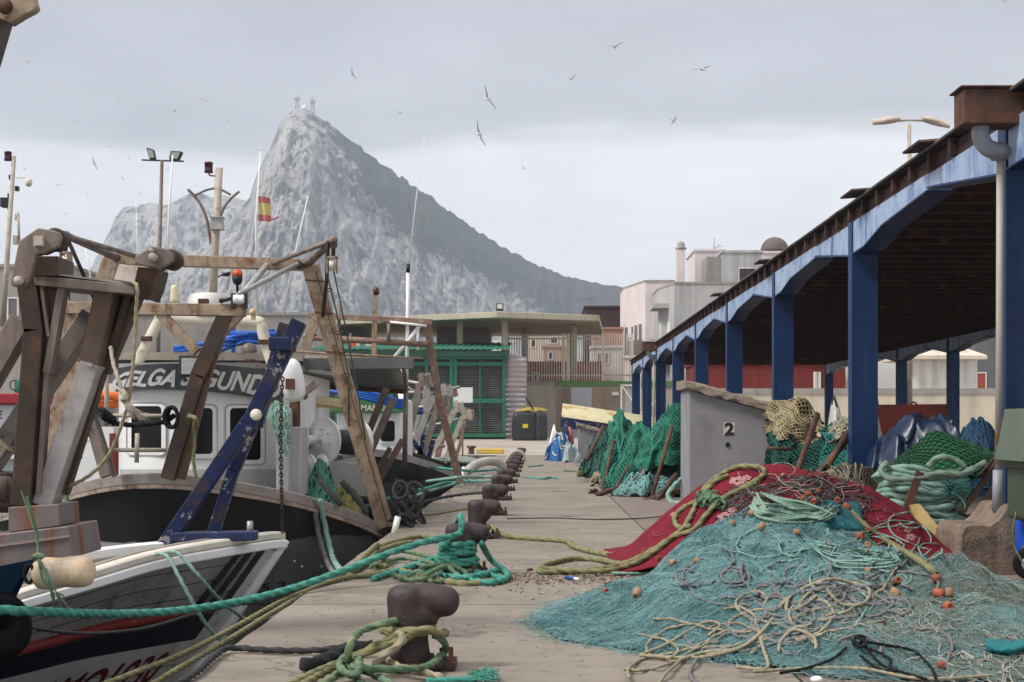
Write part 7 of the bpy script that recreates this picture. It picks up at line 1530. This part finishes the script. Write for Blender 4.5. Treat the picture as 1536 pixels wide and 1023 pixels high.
mb = MB(); a = P(1572,666,15.45); mb.tube([a, a+V((.4,0,.02))], .035, 12); mb.build('trunnion', M['lamp_black'], bn_)
for (x, y) in ((4.82,15.68),(4.82,16.3),(5.4,15.68),(5.4,16.3)):
    mb = MB(); mb.lathe([(.05,-.03),(.13,-.032),(.155,-.02),(.16,0),(.155,.02),(.13,.032),(.05,.03)], (x,y,.16), (.35,1,0), 22); wl = mb.build('wheel', M['black'], bn_)
    mb = MB(); mb.lathe([(.001,-.036),(.07,-.036),(.08,-.02)], (x,y,.16), (.35,1,0), 16); mb.build('rim', M['galv'], wl)
mb = MB(); mb.rope([P(1532,700,16.2), P(1530,740,16.2), P(1520,790,16.1), P(1522,820,16.1), P(1538,850,16.0)], .008); mb.build('cord', M['rope_green'], bn_)
t = tag(MB().lathe([(.001,0),(.26,0),(.29,.03),(.30,.3),(.30,.55),(.27,.64),(.1,.66),(.001,.66)], (5.08,16.6,.02), (0,0,1), 28).build('drum', mat('bright_blue_plastic', (.012,.075,.50), .4, .12, 4, 0, .03)), 'bright blue plastic drum between the column footing and the bin', 'drum')
# scribble on the footing
mb = MB()
for r_ in range(2):
    pts = [P(1447+i*2.4, 815-i*.55+3*math.sin(i*1.7+r_)+r_*5, 16.93) for i in range(int(24*(1-r_*.5)))]; mb.tube(pts, .0035, 4)
tag(mb.build('scribble', M['lamp_black']), 'dark scribbled marks on the concrete footing face', 'scribble') if False else mb.build('scribble_lettering', M['lamp_black'], sh)
# net on the stern deck of the dark boat
heap('green net heaped on the stern deck below the white drum', 'net', 'net_heap', (437,520,705), 24.8, -.2, netting('deck_net', (.03,.12,.085), (.012,.05,.04), 6), 21.5, mat('deck_twine', (.10,.28,.20), .8, .3, 5), 320, .012, crumple=.28, depth=.6)
heap('yellow green net lying over the stern rail of the dark boat', 'net', 'net_heap', (484,560,736), 25.0, -.12, netting('yellow_net', (.10,.10,.04), (.04,.055,.03), 6), 22.5, mat('yellow_twine', (.27,.25,.09), .8, .3, 5), 320, .010, crumple=.2, depth=.45)
rope_thing([[P(476,712,23.9), P(486,728,23.7), P(500,745,23.6), P(512,758,23.6)], [P(512,722,24), P(530,742,24), P(552,770,24)]], 'rope_dark', 'dark heavy ropes over the green net on the stern deck', .04)
heap('teal net scraps on the deck behind the steel gallows', 'net', 'net_heap', (18,66,680), 20, .0, netting('teal_deck_net', (.01,.10,.085), (.005,.05,.045), 6), 24.5, M['rope_teal'], 60, .012, crumple=.2)
# ------------------------------------------------------------------ litter on the slab
mb = MB(); dm_ = [mat('litter_brown', (.12,.075,.05), .9, .4, 20), mat('litter_tan', (.30,.22,.14), .9, .3, 20), mat('litter_pale', (.55,.50,.45), .8, .2, 20)]
for k in range(1300):
    q = rnd.random()
    if q < .6: px, py = U(690,985), 868+rnd.gauss(0,4)+3*math.sin(U(0,6))
    elif q < .8: px, py = U(640,960), U(845,900)
    else: px, py = U(420,1000), U(740,1015)
    p = gp(px, py, .004); s = U(.008,.032)*(1 if q < .8 else .5); a = U(0,6.3)
    mb.obox(p+V((0,0,s*.15)), (s*math.cos(a),s*math.sin(a),U(-.3,.3)*s), (-s*.4*math.sin(a),s*.4*math.cos(a),0), (0,0,s*.25), 0 if rnd.random() < .6 else (1 if rnd.random() < .75 else 2))
o = mb.build('litter', dm_); o['kind'] = 'stuff'; tag(o, 'dry leaf and rope litter along a crack in the quay slab', 'litter')
t = thing('lighter', 'small blue and white tube lying among the litter on the slab', 'tube', gp(858,867,.02)); mb = MB(); a, b = gp(849,866,.02), gp(862,868,.02); mb.tube([a, b], .018, 10); mb.build('body', mat('blue_tube', (.02,.06,.30), .4, .2, 5), t); mb = MB(); mb.tube([b, gp(868,869,.02)], .016, 10); mb.build('cap', M['white_clean'], t)
tag(MB().ball(G(795,854,.015), .028, 10, sc=(1.3,1,.55)).build('stone', M['rust']), 'small brown stone on the slab left of the olive rope', 'stone')
tag(MB().ball(G(1225,1019,.03), .035, 10, sc=(1.1,1,.6)).build('shell', M['white_clean']), 'white shell at the front edge of the net', 'shell')
# ------------------------------------------------------------------ gulls
def gull_mesh(seed):
    r = random.Random(seed); mb = MB(); L = .55
    path = [V((0, -L/2+L*i/10, .0)) for i in range(11)]; rad = [.008,.03,.048,.052,.07,.082,.08,.07,.05,.03,.008]
    mb.tube(path, rad, 10, mi=0); mb.tube([V((0,-L/2+.01,0)), V((0,-L/2-.05,-.008))], [.012,.003], 6, mi=2)
    mb.add([(-.03,L/2-.1,.0),(.03,L/2-.1,.0),(.07,L/2+.08,.005),(-.07,L/2+.08,.005),(0,L/2-.05,.02)], [(0,1,2,3),(0,1,4),(1,2,4),(2,3,4),(3,0,4)], 0)
    d1, d2 = r.uniform(.15,.6), r.uniform(-.4,.2)
    for s in (-1, 1):
        J = [V((s*.04,-.02,.03)), V((s*(.04+.27*math.cos(d1)),-.10,.03+.27*math.sin(d1))), V((s*(.04+.27*math.cos(d1)+.40*math.cos(d2)),.04,.03+.27*math.sin(d1)+.40*math.sin(d2)))]
        sp_ = spline(J, 6); n_ = len(sp_); vs = []
        for i, p in enumerate(sp_):
            t_ = i/(n_-1); ch_ = .17*(1-t_)**.6+.02; th_ = .014*(1-t_)+.003
            vs += [p+V((0,-ch_*.4,0)), p+V((0,0,th_)), p+V((0,ch_*.6,0)), p+V((0,0,-th_))]
        for i in range(n_-1):
            for j in range(4):
                a = [i*4+j, i*4+(j+1)%4, i*4+4+(j+1)%4, i*4+4+j]; mb.add([vs[k] for k in a], [(0,1,2,3)], 2 if i > n_*.8 else (1 if j in (0,1) else 0), True)
    return mb
gm_ = [mat('gull_white_backlit', (.50,.50,.50), .7, .05, 5, 0, 0), mat('gull_grey_backlit', (.10,.10,.11), .7, .1, 5, 0, 0), mat('gull_dark', (.03,.03,.03), .6, .1, 5, 0, 0)]  # white and grey darkened: backlit shade put into the plumage colour
protos = [gull_mesh(s) for s in range(4)]; pobj = []
GU = [(731,148,30,(.9,1.1,.3),'large gull banking with wings upright, higher of the two big ones in mid sky'),(719,201,29,(.8,1.25,.2),'large gull banking with wings upright just below the other big one'),(922,71,15,(.1,.1,2.7),None),(1054,104,20,(.3,-.3,.5),'gull gliding with long spread wings right of centre in the sky'),(857,119,14,(.2,-.4,.6),None),(1010,181,11,(.5,.5,1.9),None),(785,253,8,(.1,.3,1),None),(600,169,9,(.1,-.1,1.2),None),(528,111,11,(.9,1.2,.4),None),(310,152,11,(.1,.1,.3),None),(262,167,8,(.3,.3,2),None),(341,181,8,(.2,.2,1),None),(178,150,11,(.3,.8,.5),None),(42,93,13,(.2,-.3,.4),None),(111,183,8,(.2,.3,1.4),None),(141,245,11,(.9,1.2,.6),None),(194,239,9,(.2,.8,.9),None),(184,268,8,(.2,.4,1.3),None),(165,221,10,(.1,-.3,.4),None),(131,294,8,(.2,.7,1),None),(97,321,9,(.2,.3,.5),None),(87,278,11,(.1,0,.3),None),(209,290,9,(.3,.6,.7),None),(251,253,7,(.2,-.2,1),None),(36,253,7,(.2,.1,1.5),None),(474,228,8,(.2,.2,.6),None),(1506,2,12,(.2,.3,.5),None)]
for i, (px, py, w_, rot, lab) in enumerate(GU):
    w_ *= 1.05 if i < 2 else 1.5; Y = 1.35*F/w_*.8
    if i < 4: o = protos[i].build('seagull', gm_ if i > 1 else [mat('large_gull_white', (.75,.75,.74), .7, .05, 5, 0, 0), mat('large_gull_grey', (.30,.31,.33), .7, .1, 5, 0, 0), gm_[2]]); pobj.append(o)
    else: o = pobj[2+i % 2].copy(); COL.objects.link(o)
    o.location = P(px, py, Y); o.rotation_euler = rot
    tag(o, lab or 'small gull wheeling far off in the grey sky', 'gull', 'gulls wheeling over the harbour')
